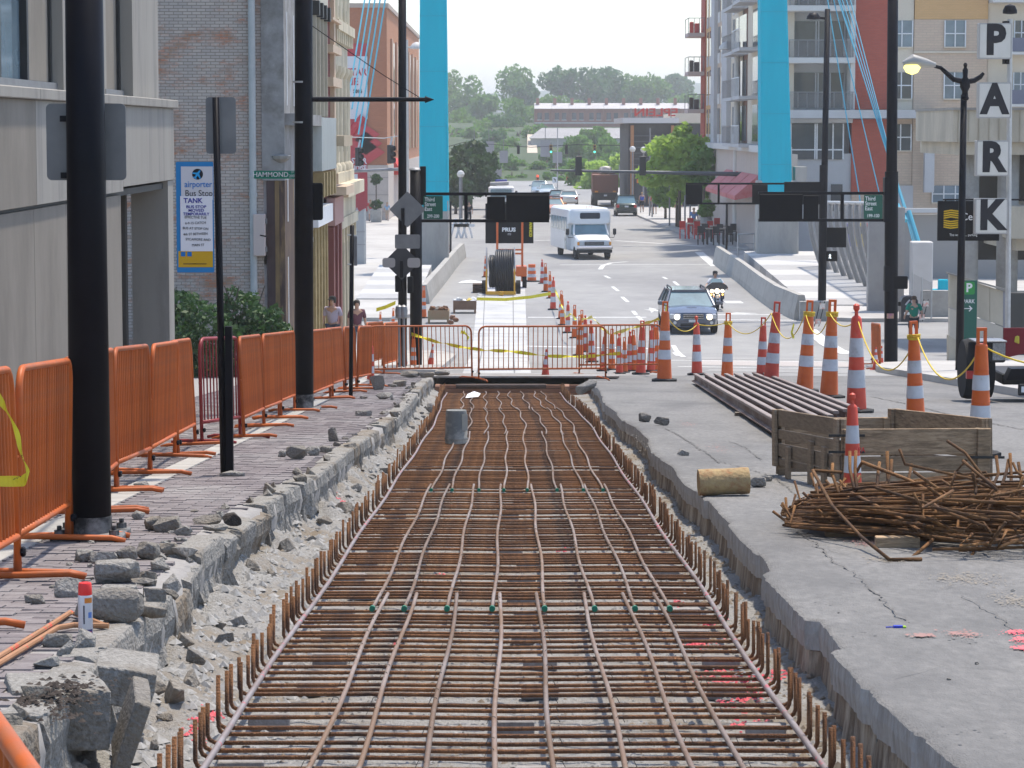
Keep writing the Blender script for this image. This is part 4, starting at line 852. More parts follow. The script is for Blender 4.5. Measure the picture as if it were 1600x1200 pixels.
# big pole in front
Y1 = G(142, 842, OL).y; t, f = polepx(128, -260, 142, 842, Y1, 66, 'street_pole', 'thick black steel pole on a bolted base, foremost on the pavement', 'pole', taper=.86)
M_dusty = mat('dusty_black', (.012, .012, .014), (.03, .03, .03), 8, rough=.7, dirt=(.25, .24, .23), dscale=5, dirtc=(.45, .65))
k = Y1 / FPX; b = MB(); b.bbox(-.21, .21, -.2, .2, 0, .045, .008); b.build('base_plate', M_dusty, t)
b = MB(); b.lathe([(33.5 * k, .03), (34 * k, .05), (33.4 * k, .14)], 24); b.build('foot_collar', M_dusty, t, smooth=True)
bn = MB(); bn.lathe([(.03, 0), (.03, .03), (.014, .031), (.014, .055)], 6); nm_ = bn.mesh('bolt', M_dusty)
for x, y in ((-.16, -.15), (.16, -.15), (.16, .15), (-.16, .15)): inst(nm_, 'bolt', t, (x, y, .045))
c = at(128, 222, Y1) - f; plate(t, 'sign_panel', (c.x, .16, c.z), 125 * k, 120 * k, SIGNBACK, .03, .004)
for vv in (186, 275): b = MB(); z = (at(128, vv, Y1) - f).z; b.box(-33 * k - .03, -30 * k + .06, .05, .15, z - .015, z + .02); b.build('sign_bracket', BLACK, t)
# bus stop post
Y2 = G(350, 742, OL).y; k = Y2 / FPX; t, f = polepx(337, 152, 350, 742, Y2, 11, 'bus_stop_post', 'thin black square post with grey sign back and blue bus stop board', 'sign post', taper=.95, n=4)
b = MB(); z = (at(355, 510, Y2) - f).z; b.box(4 * k, 15 * k, -.03, .03, 0, z); b.build('splice_post', BLACK, t)
c = at(344, 196, Y2) - f; plate(t, 'sign_panel', (c.x, .06, c.z), 47 * k, 88 * k, SIGNBACK, .03, .004)
c = at(306, 339, Y2) - f; w, h = 58 * k, 172 * k; y_ = -.05
plate(t, 'bus_stop_board', (c.x, y_, c.z), w, h, mat('board_blue', (.01, .20, .48), rough=.5), .01, .006)
def pnl(nm, u0, v0, u1, v1, m, dy, Y=Y2, par=t, f_=f):
    a, c_ = at(u0, v0, Y) - f_, at(u1, v1, Y) - f_; b = MB(); b.box(a.x, c_.x, dy - .002, dy, c_.z, a.z); return b.build(nm, m, par)
pnl('board_face', 284, 260, 334, 312, mat('board_white', (.62, .60, .62), rough=.6), y_ - .0065); pnl('board_face', 280, 392, 334, 417, mat('board_yellow', (.62, .36, .01), rough=.6), y_ - .0065); pnl('notice', 283, 306, 334, 392, mat('notice_paper', (.78, .77, .80), rough=.8), y_ - .0095)
def tx(s, u, v, px, m, dy, Y=Y2, par=t, f_=f, al='CENTER', sx=1.0, bold=0.0, rot=0.0):
    c_ = at(u, v, Y) - f_; return text(s, px * 1.35 * Y / FPX, m, par, (c_.x, dy, c_.z), (math.pi / 2, -rot, 0), align=al, sx=sx, bold=bold)
M_blue = mat('print_blue', (.01, .17, .5)); M_navy = mat('print_navy', (.02, .02, .28)); M_ink = mat('print_black', (.01, .01, .015))
tx('airporter', 311, 288, 10, M_blue, y_ - .01, bold=.0004, sx=.86); tx('Bus Stop', 312, 302, 10, M_ink, y_ - .0092, sx=.9)
tx('TANK', 303, 313.5, 8, M_navy, y_ - .0125, sx=1.0, bold=.001)
for q, s in enumerate(('BUS STOP', 'MOVED', 'TEMPORARILY')): tx(s, 308, 323 + 5.6 * q, 4.6, M_navy, y_ - .0125, bold=.0005, sx=1.15 if q < 2 else 1.02)
for q, s in enumerate(('EFFECTIVE TUE', '6-9-15 CATCH', 'BUS AT STOP ON', '4th ST BETWEEN', 'SYCAMORE AND', 'MAIN ST')): tx(s, 307 + (4 if q > 3 else 0), 339.5 + 8.6 * q, 4.0, M_ink, y_ - .0125, rot=.03 if q % 2 else -.03, sx=.95)
c = at(310, 272, Y2) - f; b = MB(); b.lathe([(8.5 * k, -.001), (8.5 * k, .001)], 24, M=Matrix.Translation((c.x, y_ - .0095, c.z)) @ Matrix.Rotation(math.pi / 2, 4, 'X')); b.build('emblem_disc', M_ink, t)
b = MB(); pl = [(0, 8), (1.4, 5), (1.6, 2), (7.5, -2.2), (7.5, -4), (1.6, -1.6), (1.2, -5.5), (3.4, -7.2), (3.4, -8.4), (0, -7.4), (-3.4, -8.4), (-3.4, -7.2), (-1.2, -5.5), (-1.6, -1.6), (-7.5, -4), (-7.5, -2.2), (-1.6, 2), (-1.4, 5)]
b.prism([(x * k, z * k) for x, z in pl], -.0015, .0015, Matrix.Translation((c.x, y_ - .0125, c.z)) @ Matrix.Rotation(R(35), 4, 'Y')); b.build('emblem_plane', mat('print_sky', (.03, .35, .7)), t)
for q in range(2): pnl('route_tile', 284 + 10 * q, 393, 291 + 10 * q, 400, M_blue, y_ - .0095)
for u in (300, 316): pnl('footer_print', u - 12, 411, u + 8, 412.5, mat('footer_ink', (.2, .12, .02)), y_ - .0095)
# second black pole with span arm
Y3 = G(475, 641, OL).y; k = Y3 / FPX; t, f = polepx(474, -260, 475, 641, Y3, 30, 'street_pole', 'black steel pole with silver bands and a long bracket arm', 'pole', taper=.9)
b = MB(); b.bbox(-.22, .22, -.2, .2, 0, .04, .008); b.build('base_plate', M_dusty, t); b = MB(); b.lathe([(15.3 * k, .03), (15.3 * k, .22)], 20); b.build('foot_collar', M_dusty, t, smooth=True)
for vv in (128, 191): z = (at(474, vv, Y3) - f).z; b = MB(); b.lathe([(14.6 * k, z - .012), (14.6 * k, z + .012)], 20); b.build('band', M_alu, t, smooth=True)
a, c = at(487, 155, Y3) - f, at(664, 155.5, Y3 + .6) - f; b = MB(); b.tube([a, c], [.035, .028], 8); b.tube([c, c + Vector((.05, 0, 0)), c + Vector((.12, 0, 0))], [.05, .03, .004], 8); b.tube([at(487, 40, Y3) - f, at(600, 118, Y3 + .4) - f, at(655, 152, Y3 + .6) - f], .006, 5); b.build('bracket_arm', BLACK, t, smooth=True)
c = at(494, 315, Y3) - f; plate(t, 'sign_panel', (c.x, .05, c.z), 20 * k, 58 * k, M_box, .03, .03)
Yh = Y3 + 1; t2 = thing('street_sign', 'green street name sign reading HAMMOND fixed to the second pole', 'sign', at(430, 273, Yh)); kk = Yh / FPX; plate(t2, 'panel', (0, 0, 0), 66 * kk, 12.5 * kk, mat('sign_teal', (.0, .20, .12), rough=.4), .01, .004); text('HAMMOND', 10.5 * kk, M_wl, t2, (-7 * kk, -.008, 0), sx=1.0, bold=.001); text('200', 6 * kk, M_wl, t2, (26 * kk, -.008, -2 * kk)); text('ST', 4 * kk, M_wl, t2, (27 * kk, -.008, 3.6 * kk))
b = MB(); b.box(-33 * kk, 40 * kk, .005, .02, -.02, .02); b.build('sign_bracket', BLACK, t2)
# thin post
Y4 = G(549, 620, OL).y; k = Y4 / FPX; t, f = polepx(550, 352, 548, 620, Y4, 6.5, 'sign_post', 'thin black post with a small side box before the cream columns', 'sign post', n=8, taper=1)
c = at(555.5, 392, Y4) - f; plate(t, 'side_box', (c.x, 0, c.z), 5 * k, 46 * k, SIGNBACK, .01, .03)
for vv in (367, 413): z = (at(550, vv, Y4) - f).z; b = MB(); b.lathe([(4 * k, z - .01), (4 * k, z + .01)], 10); b.build('band', M_alu, t)
# twin poles at the corner
Y5 = 61.0; gz = lambda Y, off=.115: zr(Y) + off; vf = lambda Y, z: 600 + FPX * ((CAMZ - z) * math.cos(TH) - Y * math.sin(TH)) / (Y * math.cos(TH) + (CAMZ - z) * math.sin(TH))
v5 = vf(Y5, gz(Y5)); k = Y5 / FPX
t, f = polepx(628.5, -80, 629, v5, Y5, 14, 'street_pole', 'tall black pole carrying the diamond sign backs at the corner', 'pole', taper=.85)
for nm, u, v, w, roll in (('diamond_sign', 637, 327, 40, R(45)), ('diamond_sign', 628, 409, 40, R(45))):
    c = at(u, v, Y5) - f; plate(t, nm, (c.x, -.14 if v < 400 else -.13, c.z), w * k, w * k, SIGNBACK if v < 400 else mat('sign_back_dark', (.035, .035, .04), rough=.6), .03, .004, 0, roll)
    b = MB(); c2 = at(u - 7 if v < 400 else u, v, Y5) - f; b.box(c2.x - 2.5 * k, c2.x + 2.5 * k, -.20, -.15, c2.z - 24 * k, c2.z + 2 * k); b.build('sign_bracket', BLACK, t)
c = at(637, 377, Y5) - f; plate(t, 'sign_panel', (c.x, -.15, c.z), 39 * k, 22 * k, SIGNBACK, .03, .004)
for u in (608, 647): c = at(u, 410, Y5) - f; plate(t, 'sign_panel', (c.x, -.16, c.z), 20 * k, 15 * k, mat('sign_back_light', (.32, .3, .29), rough=.6), .06, .004)
for u, vv in ((622, 443), (641, 445)): c = at(u, vv, Y5) - f; plate(t, 'control_box', (c.x, -.05, c.z), 9 * k, 26 * k, M_box, .02, .06)
Y6 = 62.5; v6 = vf(Y6, gz(Y6)); k6 = Y6 / FPX
t6, f6 = polepx(650, 266, 650, v6, Y6, 19, 'signal_gantry', 'black post with lattice arm and Third Street East sign over the track', 'gantry', taper=.98)
b = MB(); z = (at(650, 266, Y6) - f6).z; b.lathe([(10 * k6, z), (10.3 * k6, z + .02), (8 * k6, z + .06)], 16); b.build('post_cap', M_alu, t6, smooth=True)
c = at(642, 290, Y6) - f6; plate(t6, 'arm_bracket', (c.x + 19 * k6, 0, c.z), 9 * k6, 60 * k6, BLACK, .01, .08)
def arm(t, f, u0, u1, v0, v1, Y, divs, boxes, flip=False):
    for vv in (v0, v1):
        a, c = at(u0, vv, Y) - f, at(u1, vv, Y) - f; b = MB(); b.box(min(a.x, c.x), max(a.x, c.x), -.05, .05, a.z - .035, a.z + .035); b.build('arm_rail', BLACK, t)
    za, zc = (at(u0, v0, Y) - f).z, (at(u0, v1, Y) - f).z
    for u in divs: x = (at(u, v0, Y) - f).x; b = MB(); b.box(x - .04, x + .04, -.045, .045, zc + .034, za - .034); b.build('arm_strut', BLACK, t)
    for (a_, c_, va, vb) in boxes: p, q = at(a_, va, Y) - f, at(c_, vb, Y) - f; b = MB(); b.bbox(p.x, q.x, -.12, -.055, q.z, p.z, .012); b.build('sign_back_box', M_box, t)
arm(t6, f6, 655, 858, 303, 345, Y6, (728, 856), ((761, 789, 307, 343), (791, 858, 304, 347)))
def tsign(t, f, u, v, Y, w, h, lines, num, sx=.8):
    k = Y / FPX; c = at(u, v, Y) - f; plate(t, 'street_sign', (c.x, -.10, c.z), w * k, h * k, M_green_s, .02, .006)
    for i, s in enumerate(lines): text(s, h * .245 * k, M_wl, t, (c.x - w * .44 * k, -.108, c.z + h * (.34 - .205 * i) * k), align='LEFT', sx=sx, bold=.001)
    text(num, h * .2 * k, M_wl, t, (c.x, -.108, c.z - h * .38 * k), sx=sx, bold=.001)
tsign(t6, f6, 677, 324, Y6, 30, 36, ('Third', 'Street', 'East'), '299-200')
# parking meters
for u, lab in ((624, 'grey twin-headed parking meter by the corner poles'), (631, 'second parking meter partly hidden by the corner pole')):
    Ym = 60; t = thing('parking_meter', lab, 'parking meter', at(u, vf(Ym, gz(Ym)), Ym)); b = MB(); b.tube([(0, 0, 0), (0, 0, 1.1)], .03, 8); b.build('post', GREYMETAL, t); b = MB(); b.lathe([(.02, 1.08), (.085, 1.12), (.09, 1.28), (.075, 1.36), (.02, 1.40)], 12); b.build('head', GREYMETAL, t, smooth=True)
# right hand gantries
Y7 = G(1391, 572).y; k7 = Y7 / FPX; t7, f7 = polepx(1396, -120, 1391, 572, Y7, 18, 'signal_gantry', 'tall black pole with lattice arm and Third Street East 199-100 sign', 'gantry', taper=.9)
b = MB(); b.tube([tuple(at(1392, 572, Y7) - f7), tuple(at(1393, 268, Y7) - f7)], 10.5 * k7, 18); b.build('lower_post', BLACK, t7, smooth=True)
arm(t7, f7, 1185, 1386, 302, 344, Y7, (1316,), ((1186, 1253, 303, 345), (1255, 1278, 305, 343)))
tsign(t7, f7, 1363.5, 323, Y7, 29, 37, ('Third', 'Street', 'East'), '199-100')
c = at(1406, 441, Y7) - f7; plate(t7, 'signal_box', (c.x, -.06, c.z), 22 * k7, 20 * k7, M_box, .03, .10); c = at(1385, 435, Y7) - f7; plate(t7, 'control_box', (c.x, -.06, c.z), 8 * k7, 40 * k7, M_box, .03, .12); c = at(1386, 312, Y7) - f7; plate(t7, 'arm_bracket', (c.x, 0, c.z), 11 * k7, 70 * k7, BLACK, .02, .15)
c = at(1389.5, 493, Y7) - f7; plate(t7, 'sticker', (c.x, -11 * k7, c.z), 11 * k7, 8 * k7, mat('sticker', (.3, .12, .2), (.4, .3, .1), 9), .005, .002)
b = MB(); b.lathe([(15 * k7, 0), (15 * k7, .05), (11 * k7, .09)], 12); b.build('base', M_dusty, t7)
Y8 = 102.0; k8 = Y8 / FPX; v8 = vf(Y8, .14); t8, f8 = polepx(1293, 14, 1284, v8, Y8, 12, 'signal_gantry', 'black lamp pole with dome light and pedestrian signal by the bridge ramp', 'gantry', taper=.7)
b = MB(); b.tube([(0, 0, 0), tuple(at(1287, 258, Y8) - f8)], 6.4 * k8, 14); b.build('lower_post', BLACK, t8, smooth=True)
arm(t8, f8, 1072, 1284, 287, 318, Y8, (1073, 1123), ((1073, 1097, 288, 317), (1175, 1199, 288, 317), (1225, 1284, 284, 319)))
c = at(1271, 30, Y8) - f8; b = MB(); b.lathe([(.02, .26), (.16, .22), (.25, .1), (.27, 0), (.05, -.02)], 16, c); b.tube([c + Vector((.2, 0, .05)), at(1291, 29, Y8) - f8], .05, 6); b.build('dome_lamp', BLACK, t8, smooth=True)
c = at(1305, 371, Y8) - f8; plate(t8, 'sign_panel', (c.x, -.02, c.z), 34 * k8, 31 * k8, M_box, .02, .02)
c = at(1299, 400, Y8) - f8; plate(t8, 'pedestrian_signal', (c.x, -.05, c.z), 17 * k8, 16 * k8, M_box, .03, .12)
M_lit = mat('signal_white', (.8, .85, .85), emit=(.85, .95, 1), estr=1.0); b = MB(); kx = k8 * .55
for a_, c_, r_ in (((0, 7), (0, 7.2), 1.5), ((0, 5), (-.6, 0), 1.5), ((-.6, 0), (-3, -6), 1.1), ((-.6, 0), (1.6, -3), 1.1), ((1.6, -3), (2.4, -7), 1.0), ((0, 4.4), (-3, 2), .9), ((0, 4.4), (3, 2.2), .9)): b.tube([(a_[0] * kx, 0, a_[1] * kx), (c_[0] * kx, 0, c_[1] * kx)], r_ * kx, 6)
b.build('walking_figure', M_lit, t8, loc=(c.x - 3 * k8, -.18, c.z))
# far mast arm with signals (second crossing)
M_sig = mat('signal_black', (.02, .02, .022), rough=.5); M_sred = mat('signal_red', (.6, .03, .02), emit=(1, .1, .05), estr=1.2); M_sgrn = mat('signal_green', (.02, .5, .4), emit=(.1, 1, .8), estr=1.2)
def signal(parent, c, h, lit=None, body=None, face=-1):
    w = h * .34; b = MB(); b.bbox(c[0] - w / 2, c[0] + w / 2, c[1] - w * .35, c[1] + w * .35, c[2] - h / 2, c[2] + h / 2, w * .08); o = b.build('signal_head', body or M_sig, parent)
    for q in range(3):
        z = c[2] + h * (.32 - .32 * q); b = MB(); M = Matrix.Translation((c[0], c[1] + face * w * .36, z)) @ Matrix.Rotation(math.pi / 2, 4, 'X')
        b.lathe([(w * .40, -.05 * h), (w * .42, .14 * h * (1 if face < 0 else -1))], 12, caps=False, M=M); b.build('visor', body or M_sig, o)
        b = MB(); b.lathe([(w * .36, 0), (w * .36, .004)], 12, M=M); b.build('lens', {None: M_sig}.get(lit if (lit and ((lit == 'r' and q == 0) or (lit == 'g' and q == 2))) else None) if not (lit and ((lit == 'r' and q == 0) or (lit == 'g' and q == 2))) else (M_sred if lit == 'r' else M_sgrn), o)
    return o
Y9 = 168.0; k9 = Y9 / FPX; f9 = at(1197, vf(Y9, .15), Y9); t9 = thing('signal_mast', 'grey mast arm with two traffic lights spanning the far street', 'traffic light', f9)
b = MB(); b.tube([(0, 0, 0), tuple(at(1197, 268, Y9) - f9)], .16, 12); b.build('post', GREYMETAL, t9, smooth=True)
b = MB(); b.tube([at(1197, 273, Y9) - f9, at(860, 266, Y9) - f9], [.16, .07], 10); b.build('arm', mat('dark_galvanised', (.09, .10, .115), rough=.5, metal=.4), t9, smooth=True)
for u in (904, 1004): signal(t9, tuple(at(u, 259, Y9) - f9 + Vector((0, -.1, 0))), 30 * k9, None, M_sig, 1)
tsign(t9, f9, 1160, 289, Y9, 17, 21, ('Second', 'Street', 'East'), '299-200', .62)
b = MB(); c = at(1160, 276, Y9) - f9; b.box(c.x - .25, c.x - .2, -.1, 0, c.z - .3, c.z + .3); b.box(c.x + .1, c.x + .15, -.1, 0, c.z - .3, c.z + .3); b.build('hanger', M_alu, t9)
Y10 = 232; t = thing('street_sign', 'small green Second Street East sign in front of the pale tree', 'sign', at(1070, vf(Y10, .15), Y10)); f = t.location.copy(); tsign(t, f, 1070, 243, Y10, 15, 19, ('Second', 'Street', 'East'), '199-100', .62); b = MB(); b.tube([(0, 0, 0), (0, 0, (at(1070, 252, Y10) - f).z)], .05, 6); b.build('post', GREYMETAL, t)
# white lamp posts
def lamp(u, vt, Y, name, label, cobra=None, w=7):
    f = at(u, vf(Y, .15), Y); t = thing(name, label, 'lamp post', f); b = MB(); H = (at(u, vt, Y) - f).z; k = Y / FPX
    b.tube([(0, 0, 0), (0, 0, H)], [w * .5 * k * 1.15, w * .4 * k], 12); b.build('post', M_lampp, t, smooth=True); b = MB(); b.lathe([(w * k, 0), (w * k, .35), (w * .55 * k, .5)], 10); b.build('base', CONC, t)
    if cobra:
        c = at(cobra[0], cobra[1], Y) - f; b = MB(); b.lathe([(.03, .5), (.3, .4), (.5, .15), (.52, 0), (.1, -.04)], 16, c); b.tube([c + Vector((0, 0, .1)), Vector((0, 0, c.z + .1))], .07, 6); b.build('dome_lamp', M_lampp, t, smooth=True)
    return t, f
M_lampp = mat('lamp_post_cream', (.52, .50, .47), (.58, .56, .53), 3, rough=.6)
t, f = lamp(1150, 65, 172, 'lamp_post', 'cream lamp post with dome lantern and control cabinet by the apartments', (1136, 77), 11)
b = MB(); c = at(1155, 345, 172) - f; b.bbox(c.x - .3, c.x + .3, -.45, -.22, c.z - .5, c.z + .55, .02); b.build('cabinet', mat('cabinet_grey', (.48, .47, .46), rough=.6), t)
t, f = lamp(637, 62, 205, 'lamp_post', 'cream lamp post with dome lantern beside the brick store', (651, 76), 4.5)
for u, v, Y in ((720, 272, 200),):
    f = at(u, vf(Y, .15), Y); t = thing('globe_lamp', 'grey lamp post with round white globe before the dark tree', 'lamp post', f); H = (at(u, v, Y) - f).z; b = MB(); b.tube([(0, 0, 0), (0, 0, H - .2)], .14, 10); b.build('post', GREYMETAL, t, smooth=True); b = MB(); b.lathe([(.05, -.26), (.2, -.2), (.29, 0), (.2, .2), (.05, .27)], 14, (0, 0, H)); b.build('globe', mat('globe_white', (.6, .6, .58), rough=.3), t, smooth=True)
# ornate street lamp on the right
Y11 = G(1499, 578, .13).y; k = Y11 / FPX; t, f = polepx(1506, 148, 1499, 578, Y11, 13, 'street_lamp', 'black ornamental street lamp with one lit cobra head by the PARK sign', 'street lamp', taper=.75)
c = at(1508, 128, Y11) - f; b = MB(); b.lathe([(.02, .4), (.045, .36), (.03, .3), (.06, .25), (.05, .1), (.1, .02), (.11, -.1), (.06, -.2), (.07, -.3), (.09, -.34), (.07, -.38)], 14, c); b.build('finial', BLACK, t, smooth=True)
b = MB(); b.tube([at(u, v, Y11) - f for u, v in ((1508, 128), (1490, 124), (1480, 115), (1470, 106), (1455, 102))], [.06, .055, .05, .04, .035], 8); b.tube([at(u, v, Y11) - f for u, v in ((1508, 128), (1522, 126), (1532, 120), (1537, 114))], [.06, .055, .05, .03], 8); b.build('bracket_arm', BLACK, t, smooth=True)
a, c = at(1462, 102, Y11) - f, at(1411, 99, Y11) - f; b = MB(); b.tube([a, a.lerp(c, .3) + Vector((0, 0, .03)), a.lerp(c, .7) + Vector((0, 0, .06)), c], [.05, .1, .15, .05], 10); b.build('lamp_head', mat('lamp_head_grey', (.34, .33, .31), rough=.5), t, smooth=True)
c = at(1425, 106, Y11) - f; b = MB(); b.lathe([(.02, -.14), (.12, -.1), (.18, 0), (.16, .06)], 14, c); b.build('lens', mat('lamp_lens', (.6, .55, .2), emit=(1, .9, .25), estr=1.0), t, smooth=True)
c = at(1500, 372, Y11) - f; 
# PARK sign
Yp = 71.0; k = Yp / FPX; f = at(1574, vf(Yp, .13), Yp); t = thing('park_sign', 'four white boxes on a mast spelling PARK in black letters', 'sign', f)
b = MB(); b.tube([(0, 0, 0), tuple(at(1578, 30, Yp) - f)], .07, 8); b.build('mast', M_alu, t)
b = MB(); b.tube([tuple(at(1572, 100, Yp) - f), tuple(at(1572, 33, Yp) - f)], .10, 8); c = at(1578, 21, Yp) - f; b.lathe([(.02, .24), (.13, .2), (.19, .08), (.19, 0), (.05, -.02)], 12, c); b.build('dome_lamp', BLACK, t, smooth=True)
M_pw = mat('sign_box_white', (.62, .60, .56), (.56, .55, .50), 2, rough=.5); M_pf = mat('sign_box_edge', (.36, .35, .34), rough=.5)
for ch, u, v in (('P', 1550, 65), ('A', 1549, 157), ('R', 1546, 247), ('K', 1544, 337)):
    c = at(u, v, Yp) - f; o = plate(t, 'letter_box', (c.x, -.35, c.z), 51 * k, 55 * k, M_pf, .02, .13); plate(o, 'letter_face', (c.x, -.483, c.z), 47 * k, 51 * k, M_pw, .02, .004); text(ch, 62 * k, M_ink, o, (c.x, -.492, c.z), bold=.05, sx=.92)
# yellow emblem sign
Yc = 71.6; k = Yc / FPX; c0 = at(1513, 345, Yc); t = thing('emblem_sign', 'black hanging board with yellow striped emblem behind the letter K', 'sign', c0)
plate(t, 'board', (0, 0, 0), 96 * k, 62 * k, M_box, .01, .05); b = MB(); a = 48 * k
b.tube([(-40 * k, .0, 33 * k), (90 * k, 0, 33 * k)], .025, 6); b.tube([(-36 * k, 0, 33 * k), (-36 * k, 0, 30 * k)], .02, 6); b.build('bracket', BLACK, t)
M_ye = mat('emblem_yellow', (.62, .40, .01)); 
for q in range(8):
    b = MB(); y_ = (12.5 - 3.4 * q) * k; L = 13 * k
    b.prism([(-L, y_ + 1.1 * k), (-2 * k, y_ + 1.1 * k + (2 * k if q < 4 else -2 * k)), (L, y_ + 1.1 * k), (L, y_ - 1.1 * k), (-2 * k, y_ - 1.1 * k + (2 * k if q < 4 else -2 * k)), (-L, y_ - 1.1 * k)], -.003, .003, Matrix.Translation((-26 * k, -.055, 2 * k))); b.build('emblem_stripe', M_ye, t)
text('Ce', 16 * k, M_wl, t, (-3 * k, -.056, 6 * k), bold=.002); text('The worlds ... parking', 5.5 * k, M_wl, t, (-8 * k, -.056, -22 * k), sx=.9)
# green parking board, bin, sign frame
Yq = 73.5; k = Yq / FPX; f = at(1511, vf(Yq, .13), Yq); t = thing('parking_board', 'tall green P PARK board with a white arrow', 'sign', f); H = (at(1511, 438, Yq) - f).z; plate(t, 'panel', (0, 0, H / 2), 26 * k, H, mat('park_green', (.006, .10, .07), rough=.5), .02, .05)
plate(t, 'p_tile', (0, -.055, H - 12 * k), 18 * k, 20 * k, mat('park_bright_green', (.03, .28, .06)), .05, .004); text('P', 19 * k, M_wl, t, (0, -.062, H - 12 * k), bold=.01); text('PARK', 8.5 * k, M_wl, t, (0, -.056, H - 33 * k), bold=.002, sx=.9)
b = MB(); b.prism([(-7 * k, .6 * k), (3 * k, .6 * k), (0, 4 * k), (1.4 * k, 4.6 * k), (6 * k, 0), (1.4 * k, -4.6 * k), (0, -4 * k), (3 * k, -.6 * k), (-7 * k, -.6 * k)], -.003, .003, Matrix.Translation((0, -.058, H - 44 * k))); b.build('arrow', M_wl, t)
Yb = 99.5; k = Yb / FPX; f = at(1419, vf(Yb, .14), Yb); t = thing('litter_bin', 'dark round-topped litter bin with recycling emblem at the far kerb', 'bin', f); H = (at(1419, 462, Yb) - f).z; w = 13 * k
b = MB(); b.prism([(-w, 0), (w, 0), (w, H * .82), (w * .8, H * .94), (w * .4, H), (-w * .4, H), (-w * .8, H * .94), (-w, H * .82)], -.3, .3); b.build('body', mat('bin_dark', (.018, .02, .03), rough=.4), t); plate(t, 'label_strip', (0, -.31, H * .32), 1.3 * w, .1, M_wl, .01, .004)
b = MB()
for q in range(3): a = R(90 + 120 * q); b.tube([(w * .5 * math.cos(a), -.31, H * .66 + w * .6 * math.sin(a)), (w * .5 * math.cos(a + 1.6), -.31, H * .66 + w * .6 * math.sin(a + 1.6))], .03, 5)
b.build('emblem', mat('emblem_grey', (.45, .46, .5)), t); b = MB(); b.box(-w - .08, -w, -.1, .1, H * .6, H * .75); b.build('side_pouch', M_box, t)
for u0, v0, u1, v1, lab in ((1437, 500, 1447, 468, 'leaning striped sign frame beside the litter bin'), (1275, 508, 1285, 471, 'leaning striped sign frame among the cones')):
    a, c = at(u0, v0, 97), at(u1, v1, 97); t = thing('folding_sign', lab, 'folding sign', a); d = c - a
    for s_ in (-.06, .1): b = MB(); b.tube([(s_, 0, -.05), (s_ + d.x, .1, d.z)], .016, 6); b.build('leg', BLACK, t)
    for q in (.15, .8): b = MB(); b.box(-.06 + d.x * q, .14 + d.x * q, -.03, -.02, d.z * q - .1, d.z * q + .1); b.build('striped_panel', mat('sign_pink', (.7, .4, .36), (.7, .68, .66), 8, contrast=(.48, .52)), t)
# thin far posts
for u, vb, vt, lab in ((1135, 404, 318, 'slim black sign post on the barrier end of the bridge'), (704, 404, 315, 'slim black sign post beside the left pylon'), (1102, 366, 318, 'grey sign post at the far kerb'), (1078, 366, 300, 'grey post beside the pavement tree'), (1070, 366, 305, 'second grey post beside the pavement tree'), (1046, 356, 290, 'steel lamp post at the far pavement'), (1015, 340, 200, 'slim green lamp column beyond the parked car'), (1019, 342, 290, 'short grey post beyond the parked car')):
    p = G(u, vb); t = thing('sign_post', lab, 'post', p); H = (at(u, vt, p.y) - p).z; b = MB(); b.tube([(0, 0, 0), (0, 0, H)], .06 if p.y > 140 else .045, 8); b.build('post', GREYMETAL if 'black' not in lab else BLACK, t); b = MB(); b.lathe([(.12, 0), (.12, .12), (.06, .2)], 8); b.build('base', GREYMETAL, t)
# ======================= BUILDINGS ON THE LEFT ===========================
M_glass = glassmat('window_glass', (.03, .04, .05)); M_glassb = glassmat('window_glass_pale', (.10, .14, .17))
M_cast = mat('cast_concrete', (.222, .197, .165), (.25, .222, .187), 2, rough=.9, dirt=(.185, .163, .136), dscale=.8, stretch=(1, 1, .35), bump=.1, bscale=60)
M_castl = mat('cast_concrete_ledge', (.279, .260, .232), (0.310, 0.291, 0.260), 2, rough=.9, dirt=(.198, .186, .174), dscale=1.2, stretch=(1, 1.6, .2), dirtc=(.5, .68))
M_frame = mat('window_frame_dark', (.015, .017, .02), rough=.5)
XW = -4.84
yx = lambda u, X=XW: -X * FPX / (800 - u)     # distance where a plane x=X passes picture column u
bd = thing('concrete_building', 'pale cast concrete building with overhanging ledge along the pavement', 'building', (0, 0, 0))
zg = 1.5
ja = [12.0, 17.5, 22.5, yx(54), yx(104), yx(190)]
for k in range(len(ja) - 1):
    b = MB(); b.box(XW - .4, XW, ja[k] + .008, ja[k + 1] - .008, zg, 6.40); b.build('wall_panel', M_cast, bd)
    b = MB(); b.box(XW - .4, XW + .035, ja[k] + .008, ja[k + 1] - .008, 6.445, 7.50); b.build('wall_panel', M_cast if k < 3 else M_castl, bd)
b = MB(); b.box(XW - .4, XW + .036, ja[-1] + .003, 38.35, 6.5, 7.50); b.build('wall_panel', M_castl, bd)
b = MB(); b.box(XW - .5, XW - .05, 12, 38.3, 6.38, 6.46); b.build('recess', M_frame, bd)
b = MB(); b.box(XW - .42, XW - .02, ja[-1] - .3, ja[-1] + .002, zg, 6.40); b.build('corner_post', M_castl, bd)
b = MB(); b.box(XW - .5, XW + .02, 37.75, 38.32, zg, 6.49); b.build('end_pier', M_castl, bd)
b = MB(); b.box(XW - 3, XW - .55, 37.5, 37.7, zg, 6.4); b.box(XW - 1.6, XW - 1.4, ja[-1] - .2, 37.4, zg, 6.4); b.build('porch_wall', mat('porch_dark', (.071, .065, .059), (0.084, 0.078, 0.071), 3, rough=.9), bd); b = MB(); b.box(XW - 3, XW - .42, ja[-1] - 1, 37.6, 6.41, 6.48); b.build('porch_soffit', M_cast, bd)
